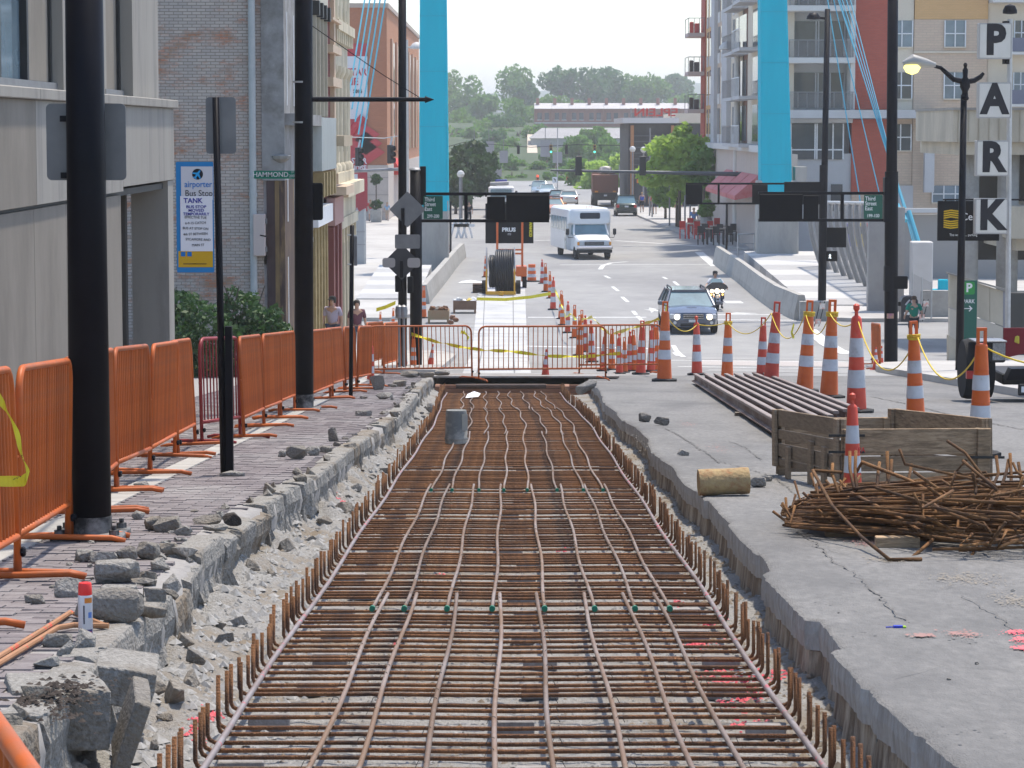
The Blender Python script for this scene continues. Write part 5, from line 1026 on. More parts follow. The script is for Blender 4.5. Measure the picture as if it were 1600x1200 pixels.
for k in range(len(ja)): 
    y0 = ja[k]; y1 = ja[k + 1] if k + 1 < len(ja) else 38.5
    b = MB(); b.bbox(XW - 2.5, XW + .09, y0 + .006, y1 - .006, 7.505, 7.62, .01); b.build('ledge', M_castl, bd)
b = MB(); b.box(XW - 8, XW - 2.4, 12, 38.2, zg, 16); b.build('core', M_cast, bd)
xu = XW - .35; zc0 = 7.62
# upper storey: columns and glass
def up(y0, y1, dx, m, nm, z0=zc0, z1=15.0): b = MB(); b.box(xu - .3, xu + dx, y0, y1, z0, z1); return b.build(nm, m, bd)
yu = lambda u: yx(u, xu)
up(yu(195), yu(236), .14, M_castl, 'column'); up(yu(54), yu(87), -.05, M_cast, 'spandrel', zc0 + .12); up(yu(90), yu(104), .1, M_castl, 'column'); up(yu(161), yu(168), .02, M_castl, 'mullion'); up(yu(170), yu(193), -.06, M_cast, 'spandrel', zc0 + .1)
g_ = up(yu(10), yu(51), -.1, M_glassb, 'glass_pane', zc0 + .1); up(18, yu(8), -.1, M_glassb, 'glass_pane', zc0 + .1)
for u in (9, 52, 88, 169, 194): up(yu(u) - .05, yu(u) + .05, -.02, M_frame, 'mullion', zc0 + .08)
b = MB(); b.box(xu - .3, xu + .03, 18, yu(90), zc0 + .003, zc0 + .11); b.box(xu - .3, xu + .03, yu(166), yu(194), zc0 + .003, zc0 + .1); b.build('window_sill', GREYMETAL, bd)
# brick building facing the camera
def brickmat(name, cs, mortar, scale, painted=None, pth=(.42, .52), axis='XZ', bump=.6):
    m = bpy.data.materials.new(name); m.use_nodes = True; nt = m.node_tree; N = nt.nodes; L = nt.links; p = N['Principled BSDF']; p.inputs['Roughness'].default_value = .92
    tc = N.new('ShaderNodeTexCoord'); sp = N.new('ShaderNodeSeparateXYZ'); cb = N.new('ShaderNodeCombineXYZ'); L.new(tc.outputs['Object'], sp.inputs[0])
    L.new(sp.outputs['X' if axis == 'XZ' else 'Y'], cb.inputs[0]); L.new(sp.outputs['Z'], cb.inputs[1])
    br = N.new('ShaderNodeTexBrick'); br.inputs['Scale'].default_value = scale; br.inputs['Color1'].default_value = (*cs[0], 1); br.inputs['Color2'].default_value = (*cs[1], 1); br.inputs['Mortar'].default_value = (*mortar, 1)
    br.inputs['Mortar Size'].default_value = .018; br.inputs['Brick Width'].default_value = .5; br.inputs['Row Height'].default_value = .17; L.new(cb.outputs[0], br.inputs['Vector'])
    out = br.outputs['Color']
    if painted:
        nz = N.new('ShaderNodeTexNoise'); nz.inputs['Scale'].default_value = .9; nz.inputs['Detail'].default_value = 12; nz.inputs['Roughness'].default_value = .78
        mp = N.new('ShaderNodeMapping'); mp.inputs['Scale'].default_value = (1, 1, 2.4); L.new(tc.outputs['Object'], mp.inputs[0]); L.new(mp.outputs[0], nz.inputs['Vector'])
        mr = N.new('ShaderNodeMapRange'); mr.inputs['From Min'].default_value = pth[0]; mr.inputs['From Max'].default_value = pth[1]; L.new(nz.outputs['Fac'], mr.inputs[0])
        b2 = N.new('ShaderNodeTexBrick'); b2.inputs['Scale'].default_value = scale; b2.inputs['Color1'].default_value = (*painted, 1); b2.inputs['Color2'].default_value = (painted[0] * .82, painted[1] * .83, painted[2] * .86, 1); b2.inputs['Mortar'].default_value = (painted[0] * .45, painted[1] * .45, painted[2] * .45, 1)
        b2.inputs['Mortar Size'].default_value = .018; b2.inputs['Brick Width'].default_value = .5; b2.inputs['Row Height'].default_value = .17; L.new(cb.outputs[0], b2.inputs['Vector'])
        mx = N.new('ShaderNodeMix'); mx.data_type = 'RGBA'; L.new(mr.outputs[0], mx.inputs[0]); L.new(out, mx.inputs[6]); L.new(b2.outputs['Color'], mx.inputs[7]); out = mx.outputs[2]
    L.new(out, p.inputs['Base Color'])
    bp = N.new('ShaderNodeBump'); bp.inputs['Strength'].default_value = bump; bp.inputs['Distance'].default_value = .02; bp.invert = True; L.new(br.outputs['Fac'], bp.inputs['Height']); L.new(bp.outputs[0], p.inputs['Normal'])
    return m
M_bwall = brickmat('peeling_brick', ((.46, .17, .085), (.34, .21, .135)), (.26, .22, .19), 2.6, (.50, .435, .385), (.38, .50))
YB = 57.0; bb_ = thing('brick_building', 'old brick building with peeling whitewash beside the alley', 'building', (0, 0, 0))
b = MB(); b.box(-14, at(409, 0, YB).x, YB, YB + 7.9, 0, 22); b.build('wall', M_bwall, bb_)
M_rend = mat('grey_render', (.22, .215, .215), (.30, .295, .29), 3, rough=.9, dirt=(.16, .15, .14), dscale=1.2)
x0, x1 = at(407, 0, YB).x, at(443, 0, YB).x; za = at(400, 282, YB).z
b = MB(); b.box(x0 + .004, x1, YB - .06, YB + 7.9, za, 22); b.build('rendered_pier', M_rend, bb_)
M_rustw = mat('rusted_timber', (.05, .03, .028), (.10, .065, .05), 5, rough=.9, stretch=(2, 2, .3), dirt=(.26, .17, .08), dscale=2, dirtc=(.52, .66))
for u0, u1, m in ((414, 427, mat('maroon_timber', (.045, .025, .028), (.06, .035, .035), 4)), (427, 434, mat('ochre_timber', (.22, .14, .06), (.14, .09, .045), 5, stretch=(2, 2, .4))), (434, 443, M_rustw)):
    b = MB(); b.box(at(u0, 0, YB).x + .002, at(u1, 0, YB).x - .002, YB - .04, YB + 7.9, 0, za - .003); b.build('timber_jamb', m, bb_)
b = MB(); c = at(439, 248, YB); b.lathe([(.05, -.1), (.2, .0), (.22, .06), (.05, .1)], 8, c); b.build('corbel', CONC, bb_)
# drain pipe, cabinet, conduit as things
b = MB(); xx = at(392.5, 0, YB - .15).x; b.tube([(xx, YB - .12, 1.2), (xx, YB - .12, 22)], .075, 10)
for z in (3.3, 5.8, 6.2, 11): b.lathe([(.09, z), (.09, z + .08)], 10, (xx, YB - .12, 0))
tag(b.build('drain_pipe', mat('pipe_bluegrey', (.36, .39, .40), (.44, .46, .46), 4, rough=.7), smooth=True), 'pale blue-grey drain pipe running down the brick wall', 'pipe')
t = thing('wall_cabinet', 'pale pink metal utility cabinet on the brick wall', 'cabinet', at(405, 400, YB - .3)); k = YB / FPX; b = MB(); b.bbox(-9 * k, 9 * k, 0, .29, 0, 65 * k, .01); b.build('body', mat('cabinet_pink', (.50, .42, .39), rough=.7), t); b = MB(); b.box(-5 * k, 5 * k, -.004, -.001, 31 * k, 33 * k, Matrix.Rotation(.2, 4, 'Y')); b.build('plate', BLACK, t)
for z in (6, 50): b = MB(); b.box(9 * k, 12 * k, .05, .15, z * k, (z + 8) * k); b.build('latch', GREYMETAL, t)
# row of shop houses along the street
def ubox(par, nm, y0, y1, z0, z1, dx, m, dep=.5): b = MB(); b.box(XW - dep, XW + dx, y0, y1, z0, z1); return b.build(nm, m, par)
ZV = lambda u, v, X=XW: at(u, v, yx(u, X)).z
gh = thing('grey_shophouse', 'narrow grey painted shophouse front behind the second black pole', 'building', (0, 0, 0)); ya, yb = YB + .02, yx(488)
M_gw = mat('grey_shop_paint', (.36, .33, .33), (.42, .39, .38), 3, rough=.8, dirt=(.24, .22, .22), dscale=1)
ubox(gh, 'wall', ya, yb, 0, 22, 0, M_gw); 
for z0, z1 in ((ZV(450, 345), ZV(450, 278)), (ZV(450, 165), ZV(450, 20)), (ZV(450, 520), ZV(450, 400))):
    for f0, f1 in ((.08, .3), (.38, .6), (.68, .92)): w_ = ubox(gh, 'window', ya + (yb - ya) * f0, ya + (yb - ya) * f1, z0, z1, .02, M_glassb, .1); b = MB(); y0_, y1_ = ya + (yb - ya) * f0, ya + (yb - ya) * f1; b.box(XW + .02, XW + .05, y0_ - .06, y0_ + .04, z0, z1); b.box(XW + .02, XW + .05, y1_ - .04, y1_ + .06, z0, z1); b.build('frame', WHITE, w_)
ubox(gh, 'cornice', ya, yb, ZV(455, 178) - .25, ZV(455, 178), .25, M_rend)
for q in range(6): ubox(gh, 'siding_board', ya, yb - .1, ZV(455, 378) + .14 * q - .4, ZV(455, 378) + .14 * q - .275, .03 + .004 * (q % 2), WHITE)
wd = thing('glazed_shophouse', 'shophouse with tall timber bays and mirrored transom panel', 'building', (0, 0, 0)); ya, yb = yx(488) + .02, yx(512)
M_bay = mat('timber_bay', (.20, .165, .12), (.27, .23, .18), 3, rough=.8, stretch=(1, 3, .3)); ubox(wd, 'wall', ya, yb, 0, 22, -.1, mat('bay_wall', (.33, .29, .22), (.38, .34, .27), 2))
z0, z1 = ZV(500, 182), ZV(500, 30)
for q in range(4):
    y0 = ya + .25 + q * 1.3; ubox(wd, 'window', y0, y0 + 1.05, z0, z1, -.02, M_bay, .2); ubox(wd, 'column', y0 - .12, y0 - .02, z0, z1, .12, mat('bay_cream', (.42, .38, .30), (.46, .42, .34), 4)); ubox(wd, 'capital', y0 - .17, y0 + .2, z1, z1 + .35, .2, M_frame)
ubox(wd, 'attic', ya, yb, z1 + .4, 22, .05, mat('attic_cream', (.46, .43, .36), rough=.85)); ubox(wd, 'transom_panel', ya, yb - .05, ZV(500, 265), ZV(500, 184), .25, mat('mirror_panel', (.38, .42, .42), (.55, .58, .58), 2.5, rough=.3, metal=.2, stretch=(1, 3, .4)))
ubox(wd, 'fascia', ya, yb, ZV(500, 350), ZV(500, 322), .15, WHITE)
for q in range(5): y0 = ya + .3 + q * 1.05; ubox(wd, 'bracket', y0, y0 + .25, ZV(500, 305), ZV(500, 268), .28, mat('gilt_timber', (.27, .20, .09), (.35, .27, .13), 5)); ubox(wd, 'pilaster', y0, y0 + .22, 0, ZV(500, 352), .06, mat('gilt_timber', (.27, .20, .09), (.35, .27, .13), 5))
rd = thing('red_shophouse', 'slim dark red brick shophouse with stone lintels', 'building', (0, 0, 0)); ya, yb = yx(512) + .02, yx(526)
M_rb = brickmat('dark_red_brick', ((.15, .025, .025), (.19, .04, .035)), (.11, .05, .045), 2.6, axis='YZ'); ubox(rd, 'wall', ya, yb, 0, 24, -.02, M_rb)
M_tan = mat('tan_stone', (.50, .38, .27), (.55, .43, .32), 4)
ubox(rd, 'pilaster', ya + (yb - ya) * .45, ya + (yb - ya) * .6, ZV(518, 300), 24, .1, M_tan)
for va, vb_ in ((122, 136), (72, 84), (30, 34)): ubox(rd, 'lintel', ya, yb, ZV(518, vb_), ZV(518, va), .18, M_tan)
ubox(rd, 'cornice', ya, yb, ZV(518, 228), ZV(518, 212), .45, mat('tan_cornice', (.36, .29, .2), (.42, .34, .24), 4)); ubox(rd, 'cornice', ya, yb, ZV(518, 303), ZV(518, 290), .5, M_tan); ubox(rd, 'sign_band', ya, yb, ZV(518, 350), ZV(518, 308), .2, mat('dusty_pink', (.38, .22, .20)))
for f_ in (.02, .45, .85): ubox(rd, 'shop_pilaster', ya + (yb - ya) * f_, ya + (yb - ya) * (f_ + .14), 0, ZV(518, 352), .16, mat('maroon_paint', (.17, .05, .045)))
cr_ = thing('cream_shophouse', 'ornate cream corner building with fluted columns and deep cornices', 'building', (0, 0, 0)); ya, yb = yx(526) + .02, 81.6
M_cream = mat('cream_paint', (.56, .49, .36), (.62, .55, .41), 2, rough=.8, dirt=(.42, .36, .26), dscale=.8, stretch=(1, 1, .4)); ubox(cr_, 'wall', ya, yb, 0, 26, -.12, M_cream, 6)
for fz0, fz1 in ((270, 105), (60, -40)):
    z0, z1 = ZV(538, fz0), ZV(538, fz1)
    for q in range(5): y0 = ya + .1 + q * (yb - ya - .4) / 4.0; b = MB(); b.tube([(XW - .2, y0 + .1, z0), (XW - .2, y0 + .1, z1)], .17, 10); b.lathe([(.25, z0), (.25, z0 + .2), (.18, z0 + .3)], 10, (XW - .2, y0 + .1, 0)); b.lathe([(.18, z1 - .3), (.26, z1 - .15), (.26, z1)], 10, (XW - .2, y0 + .1, 0)); b.build('column', M_cream, cr_, smooth=True)
    for q in range(4): y0 = ya + .38 + q * (yb - ya - .4) / 4.0; ubox(cr_, 'window', y0, y0 + 1.25, z0 + .6, z1 - .9, -.1, M_glass, .2)
ubox(cr_, 'cornice', ya, yb + .2, ZV(538, 52), ZV(538, 37), .1, M_cream); ubox(cr_, 'cornice', ya, yb + .5, ZV(538, 304), ZV(538, 284), .34, M_cream); ubox(cr_, 'cornice', ya, yb + .35, ZV(538, 352), ZV(538, 336), .16, M_cream); ubox(cr_, 'frieze', ya, yb + .1, ZV(538, 336), ZV(538, 304), .1, M_cream); ubox(cr_, 'plinth_band', ya, yb + .1, ZV(538, 284), ZV(538, 268), .06, M_cream)
for q in range(9): y0 = ya + q * (yb - ya) / 8.5; ubox(cr_, 'dentil', y0, y0 + .3, ZV(538, 70), ZV(538, 52), .06, M_cream)
for q in range(6):
    y0 = ya + q * (yb - ya - .3) / 5; ubox(cr_, 'pilaster', y0, y0 + .32, 0, ZV(538, 356), .04, M_cream); ubox(cr_, 'bracket', y0 + .05, y0 + .27, ZV(538, 375), ZV(538, 354), .12, M_cream)
    if q < 5: ubox(cr_, 'shop_window', y0 + .4, y0 + (yb - ya) / 5 - .1, .8, ZV(538, 380), -.08, M_glass, .2)
# shrubs in the alley
def leaves(name, blobs, n, size, m, parent=None, flat=.0, seed=1):
    g = np.random.default_rng(seed); P = []
    w = np.array([b_[3] * b_[4] for b_ in blobs]) ** .9; w = w / w.sum()
    for (x, y, z, rx, rz), ww in zip(blobs, w):
        k = int(n * ww) + 1; d = g.normal(size=(k, 3)); d /= np.linalg.norm(d, axis=1)[:, None]
        r = (0.55 + .45 * g.random(k) ** .5) * (1 + .22 * np.sin(d[:, 0] * 5 + x) * np.cos(d[:, 2] * 6 + z))
        P.append(np.stack([x + d[:, 0] * rx * r, y + d[:, 1] * rx * r, z + d[:, 2] * rz * r], 1))
    P = np.concatenate(P); k = len(P); s = size * g.uniform(.6, 1.4, k)
    a = g.normal(size=(k, 3)); a /= np.linalg.norm(a, axis=1)[:, None]; b_ = np.cross(a, g.normal(size=(k, 3))); b_ /= np.linalg.norm(b_, axis=1)[:, None]
    a *= s[:, None]; b_ *= (s * .6)[:, None]
    V = np.stack([P - a, P - b_ * .9 + a * .1, P + a, P + b_], 1).reshape(-1, 3); F = np.arange(4 * k).reshape(-1, 4)
    me = bpy.data.meshes.new(name); me.from_pydata(V.tolist(), [], F.tolist()); me.materials.append(m)
    o = bpy.data.objects.new(name, me); COL.objects.link(o)
    if parent is not None: o.parent = parent
    return o
def leafmat(name, c, c2, tr=.35):
    m = bpy.data.materials.new(name); m.use_nodes = True; nt = m.node_tree; N = nt.nodes; L = nt.links; p = N['Principled BSDF']; p.inputs['Roughness'].default_value = .6
    tc = N.new('ShaderNodeTexCoord'); nz = N.new('ShaderNodeTexNoise'); nz.inputs['Scale'].default_value = .7; nz.inputs['Detail'].default_value = 6; L.new(tc.outputs['Object'], nz.inputs[0])
    cr = N.new('ShaderNodeValToRGB'); cr.color_ramp.elements[0].position = .35; cr.color_ramp.elements[1].position = .65; cr.color_ramp.elements[0].color = (*c, 1); cr.color_ramp.elements[1].color = (*c2, 1); L.new(nz.outputs[0], cr.inputs[0]); L.new(cr.outputs[0], p.inputs['Base Color'])
    t = N.new('ShaderNodeBsdfTranslucent'); L.new(cr.outputs[0], t.inputs[0]); mx = N.new('ShaderNodeMixShader'); mx.inputs[0].default_value = tr; L.new(p.outputs[0], mx.inputs[1]); L.new(t.outputs[0], mx.inputs[2]); L.new(mx.outputs[0], N['Material Output'].inputs[0]); return m
LF_d = leafmat('leaf_dark', (.03, .075, .02), (.05, .115, .03)); LF_m = leafmat('leaf_mid', (.11, .23, .035), (.16, .30, .05), .5); LF_l = leafmat('leaf_light', (.30, .45, .07), (.38, .54, .11), .6); LF_f = leafmat('leaf_far', (.10, .22, .035), (.14, .28, .05), .5); LF_b = leafmat('leaf_bluish', (.05, .14, .035), (.08, .19, .05), .45)
BARK = mat('bark', (.08, .06, .045), (.13, .10, .08), 6, rough=.95, stretch=(3, 3, .5))
for i, (bl, lab) in enumerate((([(-6.7, 54, 2.4, .8, 1.0), (-6.2, 53.5, 3.1, .7, .8), (-6.9, 54, 3.6, .5, .5)], 'dark green bushy shrub beneath the bus stop board'), ([(-5.35, 54.5, 2.5, .75, .9), (-5.0, 54.2, 3.0, .6, .75), (-5.5, 54.6, 3.5, .5, .5)], 'dark green bushy shrub between the post and the second pole'))):
    t = thing('shrub', lab, 'shrub', (bl[0][0], bl[0][1], zr(54) + OL)); o = leaves('foliage', bl, 5200, .06, LF_d, None, seed=i); o.parent = t; o.matrix_parent_inverse = Matrix.Translation(t.location).inverted()
    b = MB(); [b.tube([(0, 0, 0), (random.gauss(0, .2), random.gauss(0, .2), .9), (random.gauss(0, .5), random.gauss(0, .3), 1.8)], [.04, .03, .01], 6) for _ in range(4)]; b.build('stem', BARK, t)
b = MB(); b.box(-8, -4.9, 55.6, 55.75, 1.5, zr(55) + .35); tag(b.build('yellow_kerb', mat('yellow_kerb', (.55, .42, .03), (.45, .36, .05), 4)), 'low yellow painted kerb wall behind the barriers', 'kerb')
# ======================= BRICK STORE AND BRIDGE ==========================
YS = 212.0; st = thing('brick_store', 'orange brick store with tall red banner facing the plaza', 'building', (0, 0, 0))
M_ob = brickmat('orange_brick', ((.40, .15, .075), (.44, .175, .09)), (.36, .16, .09), 1.6, bump=.2); M_ob2 = brickmat('orange_brick_sunlit', ((.44, .18, .085), (.48, .205, .10)), (.40, .19, .10), 1.6, axis='YZ', bump=.2)  # side copy is lighter: the sunlight on that wall is in its colour
xc = at(604, 0, YS).x; zt = at(604, 12, YS).z; zb = at(604, 258, YS).z; xw = xc - 26
b = MB(); b.box(xw, xc - .02, YS, YS + 60, zb, zt); b.build('front_wall', M_ob, st); b = MB(); b.box(xc - .5, xc, YS + .02, YS + 73, zb, zt - .02); b.build('side_wall', M_ob2, st); b = MB(); b.box(xw - .2, xc + .15, YS - .15, YS + 73, zt, zt + .35); b.build('coping', mat('coping', (.45, .36, .30)), st)
b = MB(); b.box(xw, xc - .021, YS - .08, YS + 60, 0, zb - .003); b.box(xc - .5, xc + .08, YS - .078, YS + 73, 0, zb - .004); b.build('stone_base', mat('stone_base', (.48, .42, .38), (.53, .47, .42), 2, rough=.9), st)
for q in range(3): z = zb - 1.0 - 1.35 * q; b = MB(); b.box(xw, xc + .09, YS - .1, YS - .081, z, z + .05); b.build('stone_joint', mat('joint_dark', (.3, .26, .24)), st)
for q in range(7):
    y0 = YS + 6 + q * 9.0; b = MB(); b.box(xc + .001, xc + .15, y0, y0 + 2.6, zb + 1, zt - 2.2); b.build('pilaster_strip', mat('tan_strip', (.46, .26, .16)), st); b = MB(); b.box(xc + .001, xc + .06, y0 + 3.4, y0 + 6.6, zb + 1, zt - 2.4); b.build('window', M_glass, st)
# banner
ban = thing('banner', 'tall red and white printed banner hung on the brick store', 'banner', (0, 0, 0)); M_bred = mat('banner_red', (.42, .03, .045), (.47, .045, .06), .8, rough=.7); M_bwh = mat('banner_white', (.66, .66, .70), rough=.7)
u0, u1 = 520, 574.5
def bp(nm, ua, va, ub_, vb_, m, dy): a, c = at(ua, va, YS), at(ub_, vb_, YS); b = MB(); b.box(a.x, c.x, YS - dy - .02, YS - dy, c.z, a.z); return b.build(nm, m, ban)
bp('cloth', u0, 68, u1, 330, M_bred, .1); bp('white_field', u0, 88, u1, 186, M_bwh, .125); k = YS / FPX
def bt(s, u, v, px, m, al='RIGHT', sx=1.0, bold=.02): c = at(u, v, YS); return text(s, px * 1.4 * k, m, ban, (c.x, YS - .16, c.z), align=al, sx=sx, bold=bold)
M_br2 = mat('banner_print_red', (.5, .03, .05)); bt('ALL-STAR', 573, 113, 11, M_br2, sx=.85); bt('GAME', 560, 128, 11, M_br2); bt('2015', 566, 143, 5, M_ink)
b = MB(); c = at(568, 182, YS); b.tube([(c.x, YS - .15, c.z), (c.x - 1.6, YS - .15, c.z - 2.0), (c.x - 2.6, YS - .15, c.z - 3.6)], [.32, .34, .5], 10); b.build('print_bat', M_br2, ban)
for q in range(3): c = at(548 + 4 * q, 210 + 14 * q, YS); b = MB(); b.prism([(0, .9), (1.3, 0), (0, -.9), (-1.3, 0)], -.01, .01, Matrix.Translation((c.x + 1, YS - .14, c.z))); b.build('print_diamond', mat('banner_red2', (.5, .06, .07)), ban)
bt('ALL-STAR', 573, 252, 9, M_bwh, sx=.8); bt('MERCHANDISE', 573, 263, 8, M_bwh, sx=.8); bp('logo_tile', 551, 272, 559, 280, M_bwh, .13); bt('WILL CALL', 560, 327, 4, M_bwh)
# awning, mascot left out, canopy panel, planter trees
t = thing('awning', 'small red shop awning on the side of the brick store', 'awning', at(606, 273, 222)); b = MB(); b.add([(0, 0, 0), (0, 8, 0), (0, 8, 2.0), (0, 0, 2.0), (1.3, 0, 0), (1.3, 8, 0)], [(0, 4, 5, 1), (3, 2, 5, 4), (0, 3, 4), (1, 5, 2), (0, 1, 2, 3)]); b.build('canvas', mat('awning_red', (.6, .04, .03)), t)
for q in range(3): b = MB(); b.box(1.31, 1.34, 1 + 2.4 * q, 1.8 + 2.4 * q, 0, .25); b.build('valance_stripe', WHITE, t)
Yk = 142; t = thing('shelter', 'curved grey metal shelter panel standing on the plaza', 'shelter', at(560, vf(Yk, .14), Yk)); k = Yk / FPX
rs = []
for q in range(9): a = q / 8; x = -11 * k + 22 * k * a; rs.append([(x, 0, 0), (x, .8, 0), (x, .8, (62 + 24 * math.sin(a * 1.57)) * k), (x, 0, (62 + 24 * math.sin(a * 1.57)) * k)])
b = MB(); b.rings(rs); b.build('panel', mat('shelter_grey', (.33, .34, .36), rough=.4, metal=.3), t); b = MB()
for z in (30, 50): b.box(-11 * k, 11 * k, -.03, -.005, z * k, (z + 1) * k)
b.build('rail', GREYMETAL, t); b = MB(); b.box(9 * k, 12 * k, -.02, .2, 0, 84 * k); b.build('post', M_alu, t)
# pylons
def pylon(ub, vb, ut, w0, w1, Y, label, split, lean=0.0):
    f = at(ub, vf(Y, .14), Y); t = thing('bridge_pylon', label, 'pylon', f); k = Y / FPX; zs = (at(ub, split, Y) - f).z; c = at(ut, -60, Y) - f; dep = 1.6
    sl = c.x / c.z; b = MB(); wa = w0 * .5 * k
    b.bbox(-wa, wa, -dep / 2, dep / 2, -.2, zs + .6, .06); b.build('concrete_base', CONCL if lean else mat('pylon_concrete', (.34, .325, .30), (.39, .375, .35), 1.5, rough=.9, dirt=(.29, .28, .26), dscale=.8, stretch=(1, 1, .3)), t)
    def ring(z, w): x = sl * z; return [(x - w, -dep / 2 + .08, z), (x - w + .08, -dep / 2 - .02, z), (x + w - .08, -dep / 2 - .02, z), (x + w, -dep / 2 + .08, z), (x + w, dep / 2, z), (x - w, dep / 2, z)]
    b = MB(); b.rings([ring(zs + .02, (w0 if w0 < 50 else 48) * .5 * k * 1.015), ring(c.z, w1 * .5 * k)]); b.build('steel_leg', CYAN, t)
    for q in range(4):
        z = zs + (c.z - zs) * (.12 + .22 * q); w = ((w0 if w0 < 50 else 48) * (1 - z / c.z) + w1 * z / c.z) * .5 * k; b = MB(); b.box(sl * z - w - .01, sl * z + w + .01, -dep / 2 - .032, -dep / 2 + .2, z, z + .035); b.build('plate_joint', mat('cyan_joint', (.003, .33, .45), rough=.7), t)
    return f, t
fl, tl = pylon(679, 425, 677, 45, 40, 136.0, 'left leaning cyan bridge pylon on a concrete base', 330)
fr, tr_ = pylon(1213, 415, 1206, 64, 40, 137.0, 'right-hand cyan bridge pylon on a broad concrete base', 300)
bw = MB(); c = Vector((0, 0, 0)); k = 137 / FPX; bw.prism([(26 * k, 2.4), (44 * k, 4.7), (44 * k, 5.2), (26 * k, 5.2)], -.75, .75); bw.build('bracket', mat('pylon_concrete', (.34, .325, .30)), tr_)
M_cab = mat('cable_cyan', (.06, .33, .45), rough=.5)
def cables(pairs, label, r=.03):
    for i, (a, c) in enumerate(pairs): b = MB(); b.tube([a, c], r, 6); o = b.build('stay_cable', M_cab); tag(o, label, 'cable', label)
cables([(at(1300 + q * 7, -30, 136), at(1463 - q * 6 if q < 4 else 1400 - (q - 4) * 40, 470 - q * 6, 125)) for q in range(4)] + [(at(1290 + q * 8, -20, 136), at(1345 + q * 34, 320 + q * 4, 130)) for q in range(3)], 'thin cyan stay cable fanning down before the apartment front')
cables([(at(573 + q * 8, -20, 137), at(545 + q * 5, 150 + 20 * q, 132)) for q in range(5)], 'thin cyan stay cable crossing in front of the brick store', .04)
for u0, v0, u1, v1 in ((1420, 330, 1437, 385), (1402, 320, 1415, 345)):
    b = MB(); b.tube([at(u0, v0, 126), at(u1, v1, 125)], .11, 8); tag(b.build('cable_socket', M_cab), 'cyan cable socket %s' % ('low by the white pier' if u0 == 1420 else 'behind the tall black gantry pole'), 'cable socket')
t = thing('cable_anchor', 'cyan cable anchor bracket behind the chain-link fence', 'anchor', at(1462, 459, 112)); b = MB(); b.bbox(-.35, .5, -.2, .2, -.1, .2, .03); b.build('plate', CYAN, t); b = MB(); b.bbox(.1, .5, -.15, .15, .15, .6, .03); b.build('lug', CYAN, t)
# barriers of the bridge
def jersey(pts, label, h=.85, w=.5):
    rs = []
    for (u, v) in pts: p = G(u, v); rs.append([(p.x - w / 2, p.y, p.z - .05), (p.x - w / 2 + .03, p.y, p.z + .25), (p.x - .12, p.y, p.z + h), (p.x + .12, p.y, p.z + h), (p.x + w / 2 - .03, p.y, p.z + .25), (p.x + w / 2, p.y, p.z - .05)])
    b = MB(); b.rings(rs); tag(b.build('bridge_barrier', CONCL), label, 'barrier wall')
jersey([(662, 475), (672, 462), (690, 440), (712, 412), (722, 402)], 'low concrete parapet wall by the left pylon', .8)
jersey([(1252, 500), (1215, 483), (1190, 465), (1160, 440), (1130, 418), (1122, 412)], 'long low concrete parapet wall by the right pylon', .95, .6)
p0 = G(1252, 500); b = MB(); b.box(p0.x - .1, p0.x + 1.0, p0.y - .5, p0.y + .5, 0, .75); tag(b.build('parapet_end', CONCL), 'blunt concrete end block of the bridge parapet', 'parapet')
# striped sloping paving beside the pylons
M_pv1 = mat('paving_pale', (.46, .455, .44), (.5, .49, .48), 2); M_pv2 = mat('paving_dark', (.33, .325, .32), (.37, .365, .36), 2)
for uu, n0, lab in (((706, 740), 6, 'l'), ((1150, 1260), 9, 'r')):
    pass
for q in range(10):
    b = MB(); y0 = 108 + q * 3.0; b.rings([[(11.9, y0, .1), (16.5, y0, .1), (16.5, y0, .2 + .08 * q), (11.9, y0, .2 + .08 * q)], [(11.9, y0 + 2.96, .1), (16.5, y0 + 2.96, .1), (16.5, y0 + 2.96, .28 + .08 * q), (11.9, y0 + 2.96, .28 + .08 * q)]]); o = b.build('paving_strip', M_pv1 if q % 2 else M_pv2); struct(o)
for q in range(8): b = MB(); y0 = 112 + q * 2.5; b.rings([[(-6.5, y0, .1), (-3.95, y0, .1), (-3.95, y0, .2 + .05 * q), (-6.5, y0, .2 + .05 * q)], [(-6.5, y0 + 2.46, .1), (-3.95, y0 + 2.46, .1), (-3.95, y0 + 2.46, .25 + .05 * q), (-6.5, y0 + 2.46, .25 + .05 * q)]]); struct(b.build('paving_strip', M_pv1 if q % 2 else M_pv2))
# handrails
def handrail(pts, Y, label, h=1.0, posts=4):
    P = [Vector(p) for p in pts]; t = thing('handrail', label, 'handrail', P[0]); Q = [p - P[0] for p in P]
    for z in (h, h * .55, h * .3): b = MB(); b.tube([q + Vector((0, 0, z)) for q in Q], .045 if z == h else .025, 8); b.build('rail', M_alu, t, smooth='all')
    for i in range(len(Q)): b = MB(); b.tube([Q[i], Q[i] + Vector((0, 0, h))], .045, 8); b.build('post', M_alu, t)
handrail([(12.6, 150, .2), (13.6, 151, .2), (15, 151.5, .2), (16.5, 151.5, .2)], 150, 'steel handrail at the top of the ramp beside the right pylon', 1.2)
handrail([(15.2, 133, .75), (15.6, 128, .6), (15.8, 122, .45), (15.7, 116, .35), (15.3, 112, .3), (14.8, 109.5, .25), (14.3, 108, .2)], 120, 'curved steel handrail sweeping down the ramp', 1.25)
